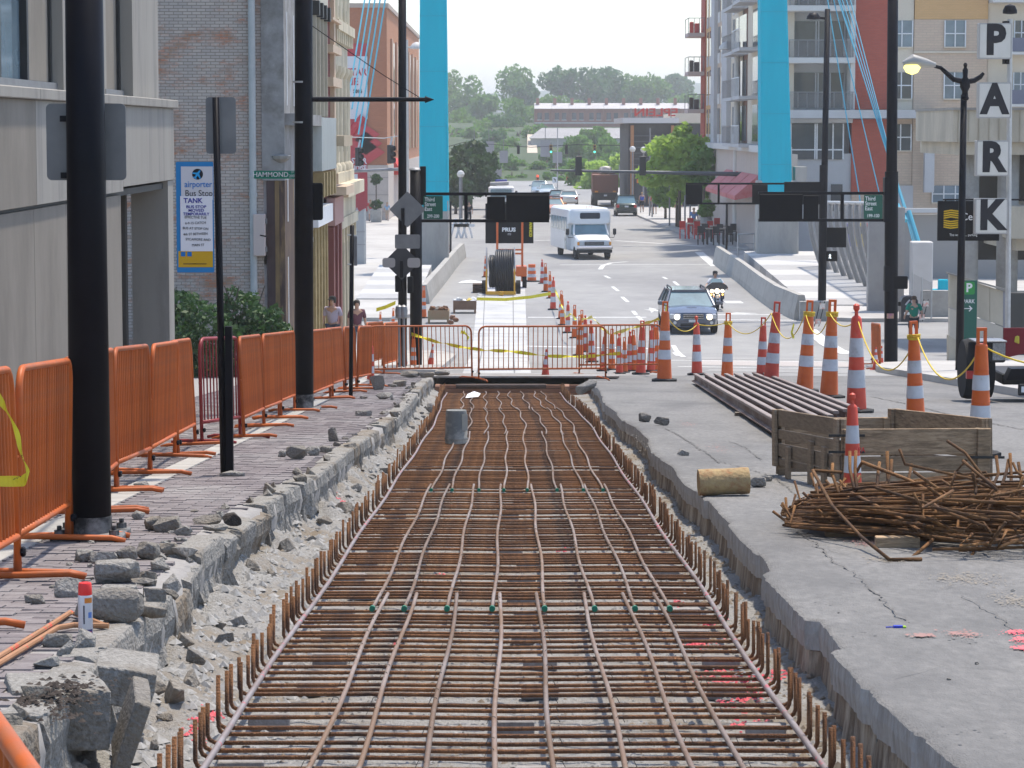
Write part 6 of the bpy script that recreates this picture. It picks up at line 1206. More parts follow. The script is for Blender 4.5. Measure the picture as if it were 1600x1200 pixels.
# curved screen of metal ribs on the bridge
sc = thing('bridge_screen', 'curved see-through screen of grey ribs along the bridge walkway', 'screen', (0, 0, 0)); M_rib = mat('rib_grey', (.22, .21, .205), (.27, .26, .25), 3, rough=.6)
def scr(u): return 107 + (1415 - u) * .17
def ribp(u, f): Y = scr(u); a = G(u, 470).z; zt = at(u, 316 + (u - 1290) * .02 if u < 1395 else 320 + (u - 1395) * 3.0, Y).z; x = at(u, 400, Y).x; z0 = .2; bend = -.9 * math.sin(f * 1.4) * (1 - f) * 1.3; return Vector((x - .8 * math.sin(f * math.pi * .5) + bend * .2, Y + .3 * f, z0 + (zt - z0) * f))
us = list(range(1292, 1422, 11))
for u in us: b = MB(); b.tube([ribp(u, q / 8) for q in range(9)], .13, 6); b.build('rib', M_rib, sc, smooth='all')
b = MB(); b.tube([ribp(u, 1.0) for u in us], .08, 8); b.build('top_rail', M_alu, sc, smooth='all'); b = MB(); b.tube([ribp(u, .02) for u in us], .12, 8); b.build('kerb_rail', CONCL, sc, smooth='all')
mw = bpy.data.materials.new('wire_mesh'); mw.use_nodes = True; nt = mw.node_tree; tb = nt.nodes.new('ShaderNodeBsdfTransparent'); mx = nt.nodes.new('ShaderNodeMixShader'); mx.inputs[0].default_value = .42; pb = nt.nodes['Principled BSDF']; pb.inputs['Base Color'].default_value = (.24, .23, .22, 1); nt.links.new(tb.outputs[0], mx.inputs[1]); nt.links.new(pb.outputs[0], mx.inputs[2]); nt.links.new(mx.outputs[0], nt.nodes['Material Output'].inputs[0])
for i in range(len(us) - 1):
    b = MB(); vs = []
    for q in range(9): vs += [ribp(us[i], q / 8) + Vector((0, .05, 0)), ribp(us[i + 1], q / 8) + Vector((0, .05, 0))]
    b.add(vs, [(2 * q, 2 * q + 1, 2 * q + 3, 2 * q + 2) for q in range(8)]); b.build('mesh_panel', mw, sc, smooth='all')
for u, v, c, lab in ((1325, 362, (.06, .07, .3), 'blue'), (1344, 355, (.6, .42, .02), 'yellow'), (1355, 365, (.6, .05, .04), 'red'), (1362, 362, (.6, .07, .05), 'second red')):
    t = thing('newspaper_box', 'blurred %s box seen through the bridge screen' % lab, 'box', at(u, 385, 128)); b = MB(); b.bbox(-.22, .22, -.2, .2, 0, 1.1, .04); b.build('body', mat('box_' + lab, c, rough=.5), t); b = MB(); b.box(-.16, .16, -.21, -.202, .6, .95); b.build('window', M_glass, t)
# white pier, chain-link fence, low walls
b = MB(); a = at(1436, 498, 104); b.bbox(a.x - .35, a.x + .45, 103.6, 104.4, 0, at(1436, 377, 104).z, .04); tag(b.build('white_pier', mat('pier_white', (.56, .54, .52), (.6, .58, .56), 3)), 'pale concrete pier at the end of the bridge screen', 'pier')
b = MB(); b.box(13.9, 15.3, 104.8, 105.2, 0, 4.2); tag(b.build('pier_wall', mat('pier_grey', (.30, .285, .275), (.34, .325, .31), 3)), 'grey concrete return wall behind the tall gantry pole', 'wall')
b = MB(); b.box(15.5, 40, 101.5, 101.9, 0, 1.15); tag(b.build('low_wall', CONCL), 'low concrete wall between the pier and the garage ramp', 'wall')
t = thing('chain_link_fence', 'short chain-link fence with yellow tape beside the pale pier', 'fence', (0, 0, 0)); 
for u in (1425, 1440, 1455): p = at(u, vf(100.6, .14), 100.6); b = MB(); b.tube([p, (p.x, p.y, 1.9 - (u - 1425) * .012)], .03, 6); b.build('post', M_alu, t)
b = MB(); a, c = at(1425, 500, 100.6), at(1455, 500, 100.6); b.quad((a.x, 100.6, .2), (c.x, 100.6, .2), (c.x, 100.6, 1.5), (a.x, 100.6, 1.85)); mw2 = mw.copy(); mw2.name = 'chain_link'; mw2.node_tree.nodes['Mix Shader'].inputs[0].default_value = .25; b.build('wire_mesh', mw2, t)
# retaining wall and road far below, behind the garage
for z0, z1, Y, c, nm, lab in ((0, 3.2, 128, (.30, .29, .28), 'retaining_wall', 'grey retaining wall beyond the garage columns'), (3.3, 3.5, 127.5, (.5, .5, .5), 'white_rail', 'pale guard rail on the retaining wall')):
    b = MB(); b.box(18.6, 40, Y, Y + .4, z0, z1); tag(b.build(nm, mat(nm, c, rough=.9)), lab, 'wall')
# ======================= PARKING GARAGE ==================================
gar = thing('parking_garage', 'beige precast parking garage with round columns and decks', 'building', (0, 0, 0)); M_pre = mat('precast_beige', (.47, .42, .33), (.51, .46, .37), 2, rough=.9, dirt=(.38, .34, .27), dscale=.8, stretch=(1, 1, .3)); YG = 86.0
gx = lambda u: at(u, 300, YG).x; gzv = lambda v: at(1550, v, YG).z
def gbox(nm, u0, u1, v0, v1, m, dy=0.0, dep=8): b = MB(); b.box(gx(u0), gx(u1), YG + dy, YG + dy + dep, gzv(v1), gzv(v0)); return b.build(nm, m, gar)
gbox('deck_parapet', 1488, 1760, 172, 222, M_pre); gbox('deck_parapet', 1498, 1760, 222.3, 242, M_pre, .25); gbox('parapet_cap', 1486, 1762, 168, 172, M_castl, -.1)
for q in range(14): u = 1495 + q * 16; gbox('panel_rib', u, u + 1.2, 173, 221, mat('rib_dark_beige', (.34, .30, .23)), -.03, .029)  # ribs in a darker beige than the parapet
gbox('deck_parapet', 1575, 1760, 322, 372, M_pre, -.5); gbox('deck_slab', 1590, 1760, 372.3, 392, M_pre, .2)
for u, w, v1 in ((1527, 13, 470), (1586, 17, 470), (1640, 17, 470)): c = at(u, 300, YG); b = MB(); b.tube([(c.x, YG + 1.2, 0), (c.x, YG + 1.2, gzv(240))], w * YG / FPX, 20); b.build('column', CONCL, gar, smooth='all')
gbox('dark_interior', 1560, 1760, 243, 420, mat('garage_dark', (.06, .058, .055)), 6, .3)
# ramp wall
YR = 80.0
def rbox(nm, u0, v0, u1, v1, vb0, vb1, m, Y=YR, dep=.3, par=gar):
    a, c = at(u0, v0, Y), at(u1, v1, Y); a2, c2 = at(u0, vb0, Y), at(u1, vb1, Y); b = MB(); b.rings([[tuple(p) for p in (a2, c2, c, a)], [(p.x, p.y + dep, p.z) for p in (a2, c2, c, a)]]); return b.build(nm, m, par)
for q in range(4): u0, u1 = 1484 + q * 21, 1484 + (q + 1) * 21 - .6; f0, f1 = q / 4, (q + 1) / 4; rbox('ramp_panel', u0, 428 + 27 * f0, u1, 428 + 27 * f1, 480 + 30 * f0, 480 + 30 * f1, M_pre)
rbox('ramp_cap', 1482, 426, 1576, 453, 428.5, 456, M_castl, YR - .1, .5); rbox('ramp_plinth', 1484, 482, 1567, 511, 600, 600, mat('plinth_beige', (.50, .455, .375), (.54, .49, .41), 2), YR - .05)
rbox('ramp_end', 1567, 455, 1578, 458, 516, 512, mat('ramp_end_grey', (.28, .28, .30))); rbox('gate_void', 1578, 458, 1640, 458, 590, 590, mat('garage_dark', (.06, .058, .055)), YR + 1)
rbox('low_plinth', 1482, 524, 1500, 535, 575, 590, M_pre, 72.5)
# ======================= APARTMENTS ======================================
ap = thing('apartment_block', 'modern apartment block of red, tan and grey brick with balconies', 'building', (0, 0, 0)); XA = 14.6; YA = 147.0; YF = -XA * FPX / (800 - 1096); ZT = 17.6
M_ared = brickmat('apartment_red_brick', ((.38, .075, .045), (.42, .09, .055)), (.32, .09, .07), 1.8, bump=.15); M_atan = brickmat('apartment_tan_brick', ((.54, .41, .315), (.58, .45, .34)), (.48, .38, .29), 1.2, bump=.15); M_aor = brickmat('apartment_ochre_brick', ((.58, .35, .15), (.62, .38, .17)), (.52, .32, .155), 1.8, bump=.15)
M_agr = mat('apartment_grey_panel', (.45, .445, .45), (.50, .495, .50), 1, rough=.8); M_awh = mat('apartment_white_panel', (.58, .57, .55), rough=.8); M_abg = mat('apartment_beige', (.60, .52, .42), (.64, .57, .46), 1)
b = MB(); b.box(XA + .6, XA + 55, YA + 1.5, YF - .5, 0, ZT); b.build('core', M_agr, ap)
ax = lambda u: at(u, 200, YA).x; az = lambda v: at(1400, v, YA).z
def fb(nm, u0, u1, v0, v1, m, dy=0.0, dep=1.0, par=None): b = MB(); b.box(ax(u0), ax(u1), YA + dy, YA + dy + dep, az(v1), az(v0)); return b.build(nm, m, par or ap)
fb('red_bay', 1333, 1388, -90, 171, M_ared); fb('red_bay', 1331, 1388, 186, 300, M_ared, .05); fb('grey_band', 1230, 1460, 172, 185, M_agr, -1.2, 2.2); fb('canopy_post', 1441, 1456, 185.3, 300, M_agr, -1.1, .5)
fb('beige_bay', 1389, 1426, -90, 172, M_abg, .1); fb('ochre_bay', 1427, 1541, -90, 30, M_aor); fb('tan_bay', 1426.5, 1541, 30.2, 420, M_atan, .02); fb('tan_bay', 1389, 1426, 185.5, 420, M_atan, .12); fb('sill_course', 1426, 1541, 80, 83, M_abg, -.06, .1); fb('beige_bay', 1542, 1700, -90, 420, M_abg, .15); fb('plinth', 1230, 1332, 240, 420, M_agr, .2)
fb('ground_wall', 1332, 1389, 300.3, 420, M_atan, .1)
def win(u0, u1, v0, v1, dy, cols=2, rail=False):
    w_ = fb('window', u0, u1, v0, v1, M_glass if random.random() < .6 else M_glassb, dy - .03, .1); du = (u1 - u0) / cols
    for q in range(cols + 1): fb('frame', u0 + du * q - .9, u0 + du * q + .9, v0, v1, WHITE, dy - .09, .07, w_)
    fb('frame', u0, u1, (v0 + v1) / 2 - .9, (v0 + v1) / 2 + .9, WHITE, dy - .085, .06, w_); fb('sill', u0 - 1, u1 + 1, v1, v1 + 2, M_abg, dy - .12, .1, w_)
for v0 in (-49, 32, 113, 194): win(1391, 1424, v0, v0 + 41, .1); win(1474, 1506, v0, v0 + 41, .0)
for v0 in (290,): win(1458, 1512, v0, v0 + 26, .0, 3)
for v0 in (-49, 32, 113): fb('balcony_slab', 1542, 1610, v0 + 50, v0 + 54, M_awh, -1.2, 1.4); fb('balcony_panel', 1542, 1610, v0 + 28, v0 + 49.5, mat('balcony_glass', (.12, .13, .19), rough=.3), -1.15, .06); win(1583, 1605, v0, v0 + 38, .15)
# recessed balconies next to the pylon
fb('recess_wall', 1231, 1331, -90, 240, M_agr, 1.2, .3); fb('end_post', 1326, 1333, -90, 172, M_awh, -.6, 1.7)
for v0 in (-66, 15, 96):
    fb('balcony_slab', 1225, 1332, v0 - 5.5, v0 + 3, M_awh, -.9, 2.2); w_ = fb('window', 1234, 1322, v0 + 17, v0 + 72, M_glass, 1.1, .1)
    for u in (1234, 1241, 1277, 1281, 1300, 1322): fb('frame', u - 1, u + 1, v0 + 17, v0 + 72, M_agr, 1.04, .08, w_)
    fb('railing_glass', 1229, 1330, v0 + 50, v0 + 74.5, mw2, -.85, .03)
    for u in range(1230, 1332, 14): fb('railing_post', u - .7, u + .7, v0 + 48, v0 + 75, GREYMETAL, -.84, .05)
    fb('hand_rail', 1229, 1331, v0 + 47.6, v0 + 49, GREYMETAL, -.9, .08)
w_ = fb('window', 1235, 1318, 193, 249, M_glass, .1, .15)
for u in (1236, 1274, 1277, 1302, 1318): fb('frame', u - 1, u + 1, 193, 249, WHITE, .04, .06, w_)
fb('frame', 1235, 1318, 233, 235, WHITE, .045, .06, w_); fb('curtain_rail', 1231, 1331, 185.5, 192, M_agr, -.4, 1.0); w_ = fb('window', 1300, 1318, 288, 330, M_glass, .1, .15)
fb('door', 1400, 1428, 290, 330, M_agr, -.04, .1)
# street side
sy = lambda u: -XA * FPX / (800 - u); sz = lambda u, v: at(u, v, sy(u)).z
def sb(nm, u0, u1, z0, z1, m, dx=0.0, dep=.8, par=None): b = MB(); b.box(XA - dx, XA - dx + dep, min(sy(u0), sy(u1)), max(sy(u0), sy(u1)), z0, z1); return b.build(nm, m, par or ap)
zb_ = sz(1110, 222)
sb('red_corner', 1095, 1101, 3, ZT, M_ared, .1); sb('ochre_strip', 1101, 1114, zb_, ZT, M_aor); sb('grey_strip', 1114, 1119, zb_, ZT, M_agr, .25); sb('tan_strip', 1119, 1132, zb_, ZT, M_atan); sb('grey_strip', 1132, 1140, zb_, ZT, M_agr, .3); sb('beige_strip', 1140, 1160, zb_, ZT, M_abg); sb('brown_strip', 1158, 1166, zb_, ZT, mat('brown_brick', (.20, .10, .07))); sb('beige_strip', 1166, 1215, zb_, ZT, M_abg)
sb('stone_base', 1096, 1230, 0, zb_ - .4, mat('apartment_base', (.45, .385, .34), (.5, .43, .38), 1), .3); sb('base_cornice', 1096, 1230, zb_ - .39, zb_ - .01, M_awh, .6)
fh = 2.85
for fl_ in range(7):
    z0 = zb_ + .6 + fl_ * fh
    for u0, u1 in ((1103, 1105), (1107, 1110), (1120, 1123), (1125, 1130), (1143, 1146), (1148, 1152)):
        w_ = sb('window', u0, u1, z0, z0 + 1.8, M_glass, .03, .1); sb('spandrel', u0, u1, z0 - .75, z0 - .02, M_awh if u0 > 1115 else M_agr, .05, .1)
    for u0, u1, dx in ((1151, 1166, 1.0), (1172, 1184, 1.2)):
        z = z0 - .55; sb('balcony_slab', u0, u1, z - .2, z, M_agr, dx, dx); o = sb('balcony_front', u0, u1, z + .02, z + 1.05, mw2, dx, .04)
        b = MB()
        for q in range(9): y = sy(u0) + (sy(u1) - sy(u0)) * q / 8; b.box(XA - dx - .03, XA - dx - .005, y - .025, y + .025, z, z + 1.05)
        b.box(XA - dx - .04, XA - dx + .03, sy(u1), sy(u0), z + 1.06, z + 1.11); b.build('railing', WHITE if u0 > 1170 else GREYMETAL, o); sb('window', u0 + 2, u1 - 2, z0 - .4, z0 + 1.8, M_glass, .02, .1)
for v in (45, 105, 163):
    z = at(1083, v + 8, YF - 1).z; b = MB(); b.box(13.25, XA - .12, YF - 3.5, YF + .5, z - .28, z); o = b.build('corner_balcony', mat('balcony_pink', (.5, .40, .38)), ap)
    b = MB(); 
    for x in (13.28, 13.7, 14.1, 14.45): b.tube([(x, YF - 3.45, z), (x, YF - 3.45, z + 1.1)], .025, 5)
    b.tube([(13.28, YF - 3.45, z + 1.1), (14.5, YF - 3.45, z + 1.1)], .03, 5); b.tube([(13.28, YF + .4, z), (13.28, YF + .4, z + 1.1)], .03, 5); b.tube([(13.28, YF - 3.45, z + 1.1), (13.28, YF + .4, z + 1.1)], .03, 5); b.build('railing', GREYMETAL, o)
    b = MB(); b.bbox(13.8, 14.2, YF - 2.5, YF - 2.0, z + .01, z + .75, .05); b.bbox(13.5, 13.8, YF - 1.5, YF - 1, z + .01, z + .9, .05); b.build('balcony_chair', mat('chair_red' if v == 45 else 'chair_dark', (.4, .06, .05) if v == 45 else (.08, .06, .05)), o)
# shop front: red awnings, tables, planters
t = thing('awning', 'faded red striped awning over the pavement tables', 'awning', (0, 0, 0))
for q in range(4):
    y0 = 156 + q * 6; b = MB(); b.add([(XA - .32, y0, 4.6), (XA - .32, y0 + 5.6, 4.6), (XA - 1.7, y0 + 5.6, 3.4), (XA - 1.7, y0, 3.4), (XA - 1.7, y0 + 5.6, 3.15), (XA - 1.7, y0, 3.15), (XA - .32, y0, 3.4)], [(0, 3, 2, 1), (3, 5, 4, 2), (0, 6, 5, 3)]); b.build('canvas', mat('awning_faded', (.50, .10, .10), (.55, .2, .2), 3), t)
def tset(x, y, label, red=False):
    t = thing('cafe_table', label, 'table', (x, y, .15)); m = mat('cafe_red', (.5, .03, .025)) if red else mat('cafe_dark', (.03, .025, .025))
    b = MB(); b.bbox(-.6, .6, -.5, .5, .95, 1.02, .02); b.build('top', mat('cafe_top', (.35, .28, .22)), t)
    for sx_, sy_ in ((-.5, -.4), (.5, -.4), (.5, .4), (-.5, .4)): b = MB(); b.tube([(sx_, sy_, 0), (sx_, sy_, .95)], .04, 6); b.build('leg', m, t)
    for i, (sx_, sy_) in enumerate(((-.9, 0), (.9, 0), (0, -.75))):
        c = thing('stool', ['slatted stool to the left of ', 'slatted stool to the right of ', 'slatted stool in front of '][i] + label[2:], 'stool', (x + sx_, y + sy_, .15), 0, 'pavement stools')
        b = MB(); b.bbox(-.2, .2, -.2, .2, .62, .68, .015); b.build('seat', m, c)
        for px_, py_ in ((-.17, -.17), (.17, -.17), (.17, .17), (-.17, .17)): b = MB(); b.tube([(px_, py_, 0), (px_, py_, .62)], .03, 5); b.build('leg', m, c)
        b = MB(); b.bbox(-.2, .2, .16, .2, .7, 1.15, .01); b.build('backrest', m, c)
tset(12.55, 166, 'a dark pavement table nearest the kerb', False); tset(13.1, 170, 'a dark pavement table by the lamp post'); tset(12.0, 175, 'a red pavement table under the clipped shrub', True); tset(12.9, 181, 'a red pavement table deepest under the awning', True)
t = thing('clipped_shrub', 'round clipped green shrub in a pot beside the red tables', 'shrub', (12.85, 178, .15)); o = leaves('foliage', [(12.85, 178, 2.0, .55, .62)], 900, .1, LF_m); o.parent = t; o.matrix_parent_inverse = Matrix.Translation(t.location).inverted(); b = MB(); b.lathe([(.25, 0), (.38, 1.0), (.4, 1.3), (.3, 1.32)], 12); b.build('pot', mat('pot_grey', (.3, .3, .3)), t)
# ======================= VEHICLES ========================================
CHROME = mat('chrome', (.6, .6, .62), rough=.15, metal=1.0); M_tyre = mat('tyre', (.012, .012, .013), rough=.9); M_dkpl = mat('dark_plastic', (.02, .02, .022), rough=.6)
M_head = mat('headlamp_lit', (.8, .75, .6), emit=(1, .86, .6), estr=2.0); M_lens = mat('headlamp_glass', (.5, .52, .55), rough=.1, coat=.5); M_amb = mat('amber_lens', (.75, .30, .02), rough=.3); M_tail = mat('tail_lens', (.40, .02, .02), rough=.3)
M_ws = glassmat('windscreen', (.10, .17, .20), .08); M_plate = mat('number_plate', (.55, .57, .6), rough=.5)
def wheel(par, x, y, r, w):
    t = MB(); M = Matrix.Translation((x, y, r)) @ Matrix.Rotation(math.pi / 2, 4, 'Y')
    t.lathe([(r * .62, -w / 2), (r * .95, -w / 2), (r, -w * .3), (r, w * .3), (r * .95, w / 2), (r * .62, w / 2)], 20, M=M); o = t.build('wheel', M_tyre, par, smooth=True)
    for s_ in (-1, 1): b = MB(); b.lathe([(r * .63, s_ * w * .42), (r * .5, s_ * w * .46), (r * .15, s_ * w * .40), (.02, s_ * w * .42)], 12, M=M, caps=False); b.build('rim', M_alu, o, smooth=True)
def loft(stations, name, m, par, sm=35.0):   # station: y, list of half-profile (x,z) from bottom centre to top centre
    rs = []
    for y, hp in stations: rs.append([(x, y, z) for x, z in hp] + [(-x, y, z) for x, z in reversed(hp)])
    b = MB(); b.rings(rs); return b.build(name, m, par, smooth=sm)
def car(name, label, cat, loc, rotz, L, W, H, paint, deck=.98, hoodf=.78, cowl=.26, tailb=.0, wr=.33, lit=True, rear=False, roofrails=False, hb=.0, tailz=1.0, group=None):
    t = thing(name, label, cat, loc, rotz, group); w = W / 2; y0 = -L / 2; zb = .22
    def hp(ww, z0, zd, cr=.05): return [(ww * .75, z0), (ww * .96, z0 + .1), (ww, z0 + .28), (ww, max(zd - .2, z0 + .3)), (ww * .96, zd - .05), (ww * .8, zd), (ww * .3, zd + cr)]
    yc = y0 + L * cowl
    st = [(y0, hp(w * .72, .36, .62, .0)), (y0 + .06, hp(w * .86, .26, hoodf - .06, .01)), (y0 + .3, hp(w * .96, zb, hoodf, .03)), (yc * .5 + y0 * .5, hp(w * .99, zb, (hoodf + deck) / 2 + .03, .05)), (yc, hp(w, zb, deck, .04)), (0, hp(w, zb, deck + .01, .04)), (L / 2 - .7, hp(w, zb, deck * tailz + .02, .04)), (L / 2 - .15, hp(w * .96, zb + .03, deck * tailz, .02)), (L / 2 - .02, hp(w * .88, zb + .12, deck * tailz - .08, .0)), (L / 2, hp(w * .8, zb + .2, deck * tailz - .2, .0))]
    loft(st, 'body', paint, t)
    y1 = L / 2 - .12 - tailb; ya, yb = yc + .75, y1 - .45 - hb; zt = H - .05; wt = w * .72
    cab = lambda zz, f: [(-w * .93 + (w * .93 - wt) * f, 0), ]
    P = [(-w * .93, yc, deck), (w * .93, yc, deck), (w * .93, y1, deck), (-w * .93, y1, deck), (-wt, ya, zt), (wt, ya, zt), (wt, yb, zt), (-wt, yb, zt)]
    b = MB(); b.add(P, [(0, 1, 5, 4), (1, 2, 6, 5), (2, 3, 7, 6), (3, 0, 4, 7)]); g = b.build('windows', M_ws, t)
    rs = [[(x * f_, y + dy, z) for (x, y, z), dy in ((P[4], -.06), (P[5], -.06), (P[6], .06), (P[7], .06))] for f_, z in ((1.03, zt - .02), (1.0, zt + .025), (.8, zt + .05))]
    rs = [[(x, y, z) for (x, y, _) in r_] for r_, z in zip(rs, (zt - .02, zt + .03, zt + .055))]; b = MB(); b.rings(rs); b.build('roof', paint, t)
    for a, c in ((0, 4), (1, 5), (2, 6), (3, 7)): b = MB(); b.tube([Vector(P[a]), Vector(P[c])], .05, 6); b.build('pillar', paint, t)
    for s_ in (-1, 1):
        for q in (.36, .68): b = MB(); a = Vector((s_ * w * .935, yc + (y1 - yc) * q, deck)); c = Vector((s_ * wt * 1.01, ya + (yb - ya) * q, zt)); b.tube([a, c], .035, 6); b.build('pillar', M_dkpl, t)
        b = MB(); b.bbox(s_ * (w + .12) - .1, s_ * (w + .12) + .1, yc + .25, yc + .42, deck + .02, deck + .17, .03); b.build('mirror', paint, t)
        for yy_ in (y0 + L * .19, L / 2 - L * .2): wheel(t, s_ * (w - .11), yy_, wr, .22)
        if roofrails: b = MB(); b.tube([(s_ * wt * .92, ya + .1, zt + .06), (s_ * wt * .92, ya + .2, zt + .11), (s_ * wt * .92, yb - .2, zt + .11), (s_ * wt * .92, yb - .1, zt + .06)], .03, 6); b.build('roof_rail', M_dkpl, t)
        b = MB(); b.bbox(s_ * w * .68 - .19, s_ * w * .68 + .19, y0 - .005, y0 + .22, hoodf - .27, hoodf - .09, .03); b.build('headlight', M_lens, t)
        if lit: b = MB(); b.lathe([(.1, 0), (.06, .02)], 12, M=Matrix.Translation((s_ * w * .62, y0 - .02, hoodf - .2)) @ Matrix.Rotation(math.pi / 2, 4, 'X')); b.build('headlamp_bulb', M_head, t)
        b = MB(); b.bbox(s_ * w * .78 - .12, s_ * w * .78 + .12, L / 2 - .06, L / 2 + .015, deck * tailz - .38, deck * tailz - .12, .02); b.build('tail_light', M_tail, t)
        b = MB(); b.lathe([(.06, 0), (.06, .03)], 10, M=Matrix.Translation((s_ * w * .7, y0 + .02, .42)) @ Matrix.Rotation(math.pi / 2, 4, 'X')); b.build('fog_lamp', M_lens, t)
    b = MB(); b.bbox(-w * .4, w * .4, y0 - .02, y0 + .1, hoodf - .28, hoodf - .1, .03); g = b.build('grille', M_dkpl, t)
    for q in range(3): b = MB(); b.box(-w * .39, w * .39, y0 - .03, y0 - .018, hoodf - .25 + .06 * q, hoodf - .235 + .06 * q); b.build('grille_bar', CHROME, g)
    b = MB(); b.bbox(-w * .5, w * .5, y0 - .01, y0 + .1, .3, .42, .03); b.build('air_intake', M_dkpl, t); b = MB(); b.box(-.16, .16, y0 - .03, y0 - .015, .44, .53); b.build('number_plate', M_plate, t)
    b = MB(); b.bbox(-w * .9, w * .9, L / 2 - .05, L / 2 + .05, .38, .55, .03); b.build('rear_bumper', paint if not rear else M_dkpl, t); b = MB(); b.box(-.16, .16, L / 2 + .02, L / 2 + .035, deck * tailz - .34, deck * tailz - .2); b.build('rear_plate', M_plate, t)
    return t
def paintm(n, c, r=.25): return mat('paint_' + n, c, rough=r, coat=.8, metal=.25)
def gc(u, v, L, front=True): p = G(u, v); return Vector((p.x, p.y + (L / 2 if front else L / 2), zr(p.y + L / 2) + .01))
car('estate_car', 'dark grey-blue estate car with lit headlights driving towards the cones', 'car', gc(1081, 523, 4.8), .02, 4.8, 1.84, 1.46, paintm('slate', (.085, .10, .14)), deck=.93, hoodf=.82, roofrails=True, wr=.34, tailb=.05)
sub = bpy.data.objects['estate_car']; b = MB(); b.bbox(-.25, .25, -1.75, -1.35, .90, .945, .02); b.build('bonnet_scoop', M_dkpl, sub)
for s_ in (-1, 1): pass
car('parked_suv', 'dark green SUV seen from behind at the far kerb', 'car', gc(979, 338, 4.5), math.pi, 4.5, 1.85, 1.75, paintm('green', (.008, .035, .03)), deck=1.08, hoodf=.98, rear=True, lit=False, wr=.36, tailb=0)
car('white_sedan', 'white sedan seen from behind at the far traffic light', 'car', gc(889, 322, 4.6), math.pi, 4.6, 1.78, 1.42, paintm('white', (.72, .72, .70)), deck=.95, lit=False, tailb=.75, tailz=1.04)
car('dark_car', 'dark car with red tail light half hidden left of the white sedan', 'car', gc(872, 321, 4.4), math.pi, 4.4, 1.75, 1.45, paintm('dark', (.03, .03, .035)), lit=False, tailb=.6)
car('orange_car', 'pale orange car coming forward behind the sign boxes', 'car', gc(864, 339, 4.4), 0.05, 4.4, 1.8, 1.5, paintm('orange', (.55, .22, .10)), lit=False, tailb=.5)
car('blue_van', 'pale blue car far along the street under the red signals', 'car', gc(843, 308, 4.6), 0, 4.6, 1.8, 1.7, paintm('paleblue', (.22, .30, .36)), lit=False, deck=1.1); car('silver_car', 'silver car beside the pale blue one far along the street', 'car', gc(855, 310, 4.4), 0, 4.4, 1.75, 1.45, paintm('silver', (.45, .5, .52)), lit=False)
# shuttle bus
p = G(921, 406); BL = 7.6; bus = thing('shuttle_bus', 'white cutaway shuttle bus driving towards the camera', 'bus', (p.x - .3, p.y + BL / 2, .01), .15); y0 = -BL / 2; M_bw = mat('bus_white', (.68, .69, .71), rough=.35, coat=.4); Hb = 2.86
hpb = lambda w, z0, z1: [(w * .8, z0), (w, z0 + .08), (w, z1 - .35), (w * .97, z1 - .15), (w * .85, z1 - .03), (w * .3, z1)]
loft([(y0 + 1.35, hpb(1.12, 1.95, Hb - .2)), (y0 + 1.45, hpb(1.19, 1.9, Hb - .06)), (y0 + 1.75, hpb(1.22, 1.85, Hb)), (y0 + 1.9, hpb(1.22, .42, Hb)), (BL / 2 - .1, hpb(1.22, .42, Hb)), (BL / 2, hpb(1.15, .5, Hb - .1))], 'body', M_bw, bus)
hpc = lambda w, z0, z1: [(w * .85, z0), (w, z0 + .1), (w, z0 + .5), (w * .98, z1 - .08), (w * .9, z1), (w * .3, z1 + .03)]
loft([(y0, hpc(.93, .5, 1.08)), (y0 + .12, hpc(.98, .45, 1.15)), (y0 + .9, hpc(1.0, .42, 1.32)), (y0 + 1.0, hpc(1.0, .42, 1.34)), (y0 + 1.95, hpc(1.02, .42, 1.36))], 'bonnet', M_bw, bus)
b = MB(); b.add([(-.95, y0 + .98, 1.33), (.95, y0 + .98, 1.33), (.86, y0 + 1.5, 1.98), (-.86, y0 + 1.5, 1.98)], [(0, 1, 2, 3)]); b.build('windscreen', M_ws, bus)
b = MB(); b.add([(-1.0, y0 + 1.0, 1.34), (-.9, y0 + 1.51, 2.0), (-.98, y0 + 1.9, 2.0), (-1.02, y0 + 1.9, 1.36)], [(0, 1, 2, 3)]); b.add([(1.0, y0 + 1.0, 1.34), (.9, y0 + 1.51, 2.0), (.98, y0 + 1.9, 2.0), (1.02, y0 + 1.9, 1.36)], [(3, 2, 1, 0)]); b.build('cab_window', M_ws, bus)
for s_ in (-1, 1):
    b = MB(); b.tube([(s_ * .97, y0 + .97, 1.33), (s_ * .88, y0 + 1.5, 2.0)], .05, 6); b.build('pillar', M_bw, bus)
plate(bus, 'destination_window', (0, y0 + 1.36, 2.4), 1.15, .34, mat('bus_sign_glass', (.02, .03, .05), rough=.15), .08, .02)
b = MB(); b.bbox(-.55, .55, y0 - .03, y0 + .05, .8, 1.0, .02); g = b.build('grille', M_dkpl, bus)
for q in range(4): b = MB(); b.box(-.5, .5, y0 - .04, y0 - .032, .83 + .045 * q, .845 + .045 * q); b.build('grille_bar', GREYMETAL, g)
for s_ in (-1, 1): plate(bus, 'headlight', (s_ * .7, y0 - .01, .9), .26, .17, M_lens, .02, .03); plate(bus, 'indicator', (s_ * .9, y0 + .0, .9), .12, .18, M_amb, .02, .03)
b = MB(); b.bbox(-1.02, 1.02, y0 - .16, y0 - .02, .56, .74, .04); b.build('bumper', CHROME, bus); b = MB(); b.bbox(-1.0, 1.0, y0 - .12, y0 + .1, .38, .555, .03); b.build('valance', M_dkpl, bus)
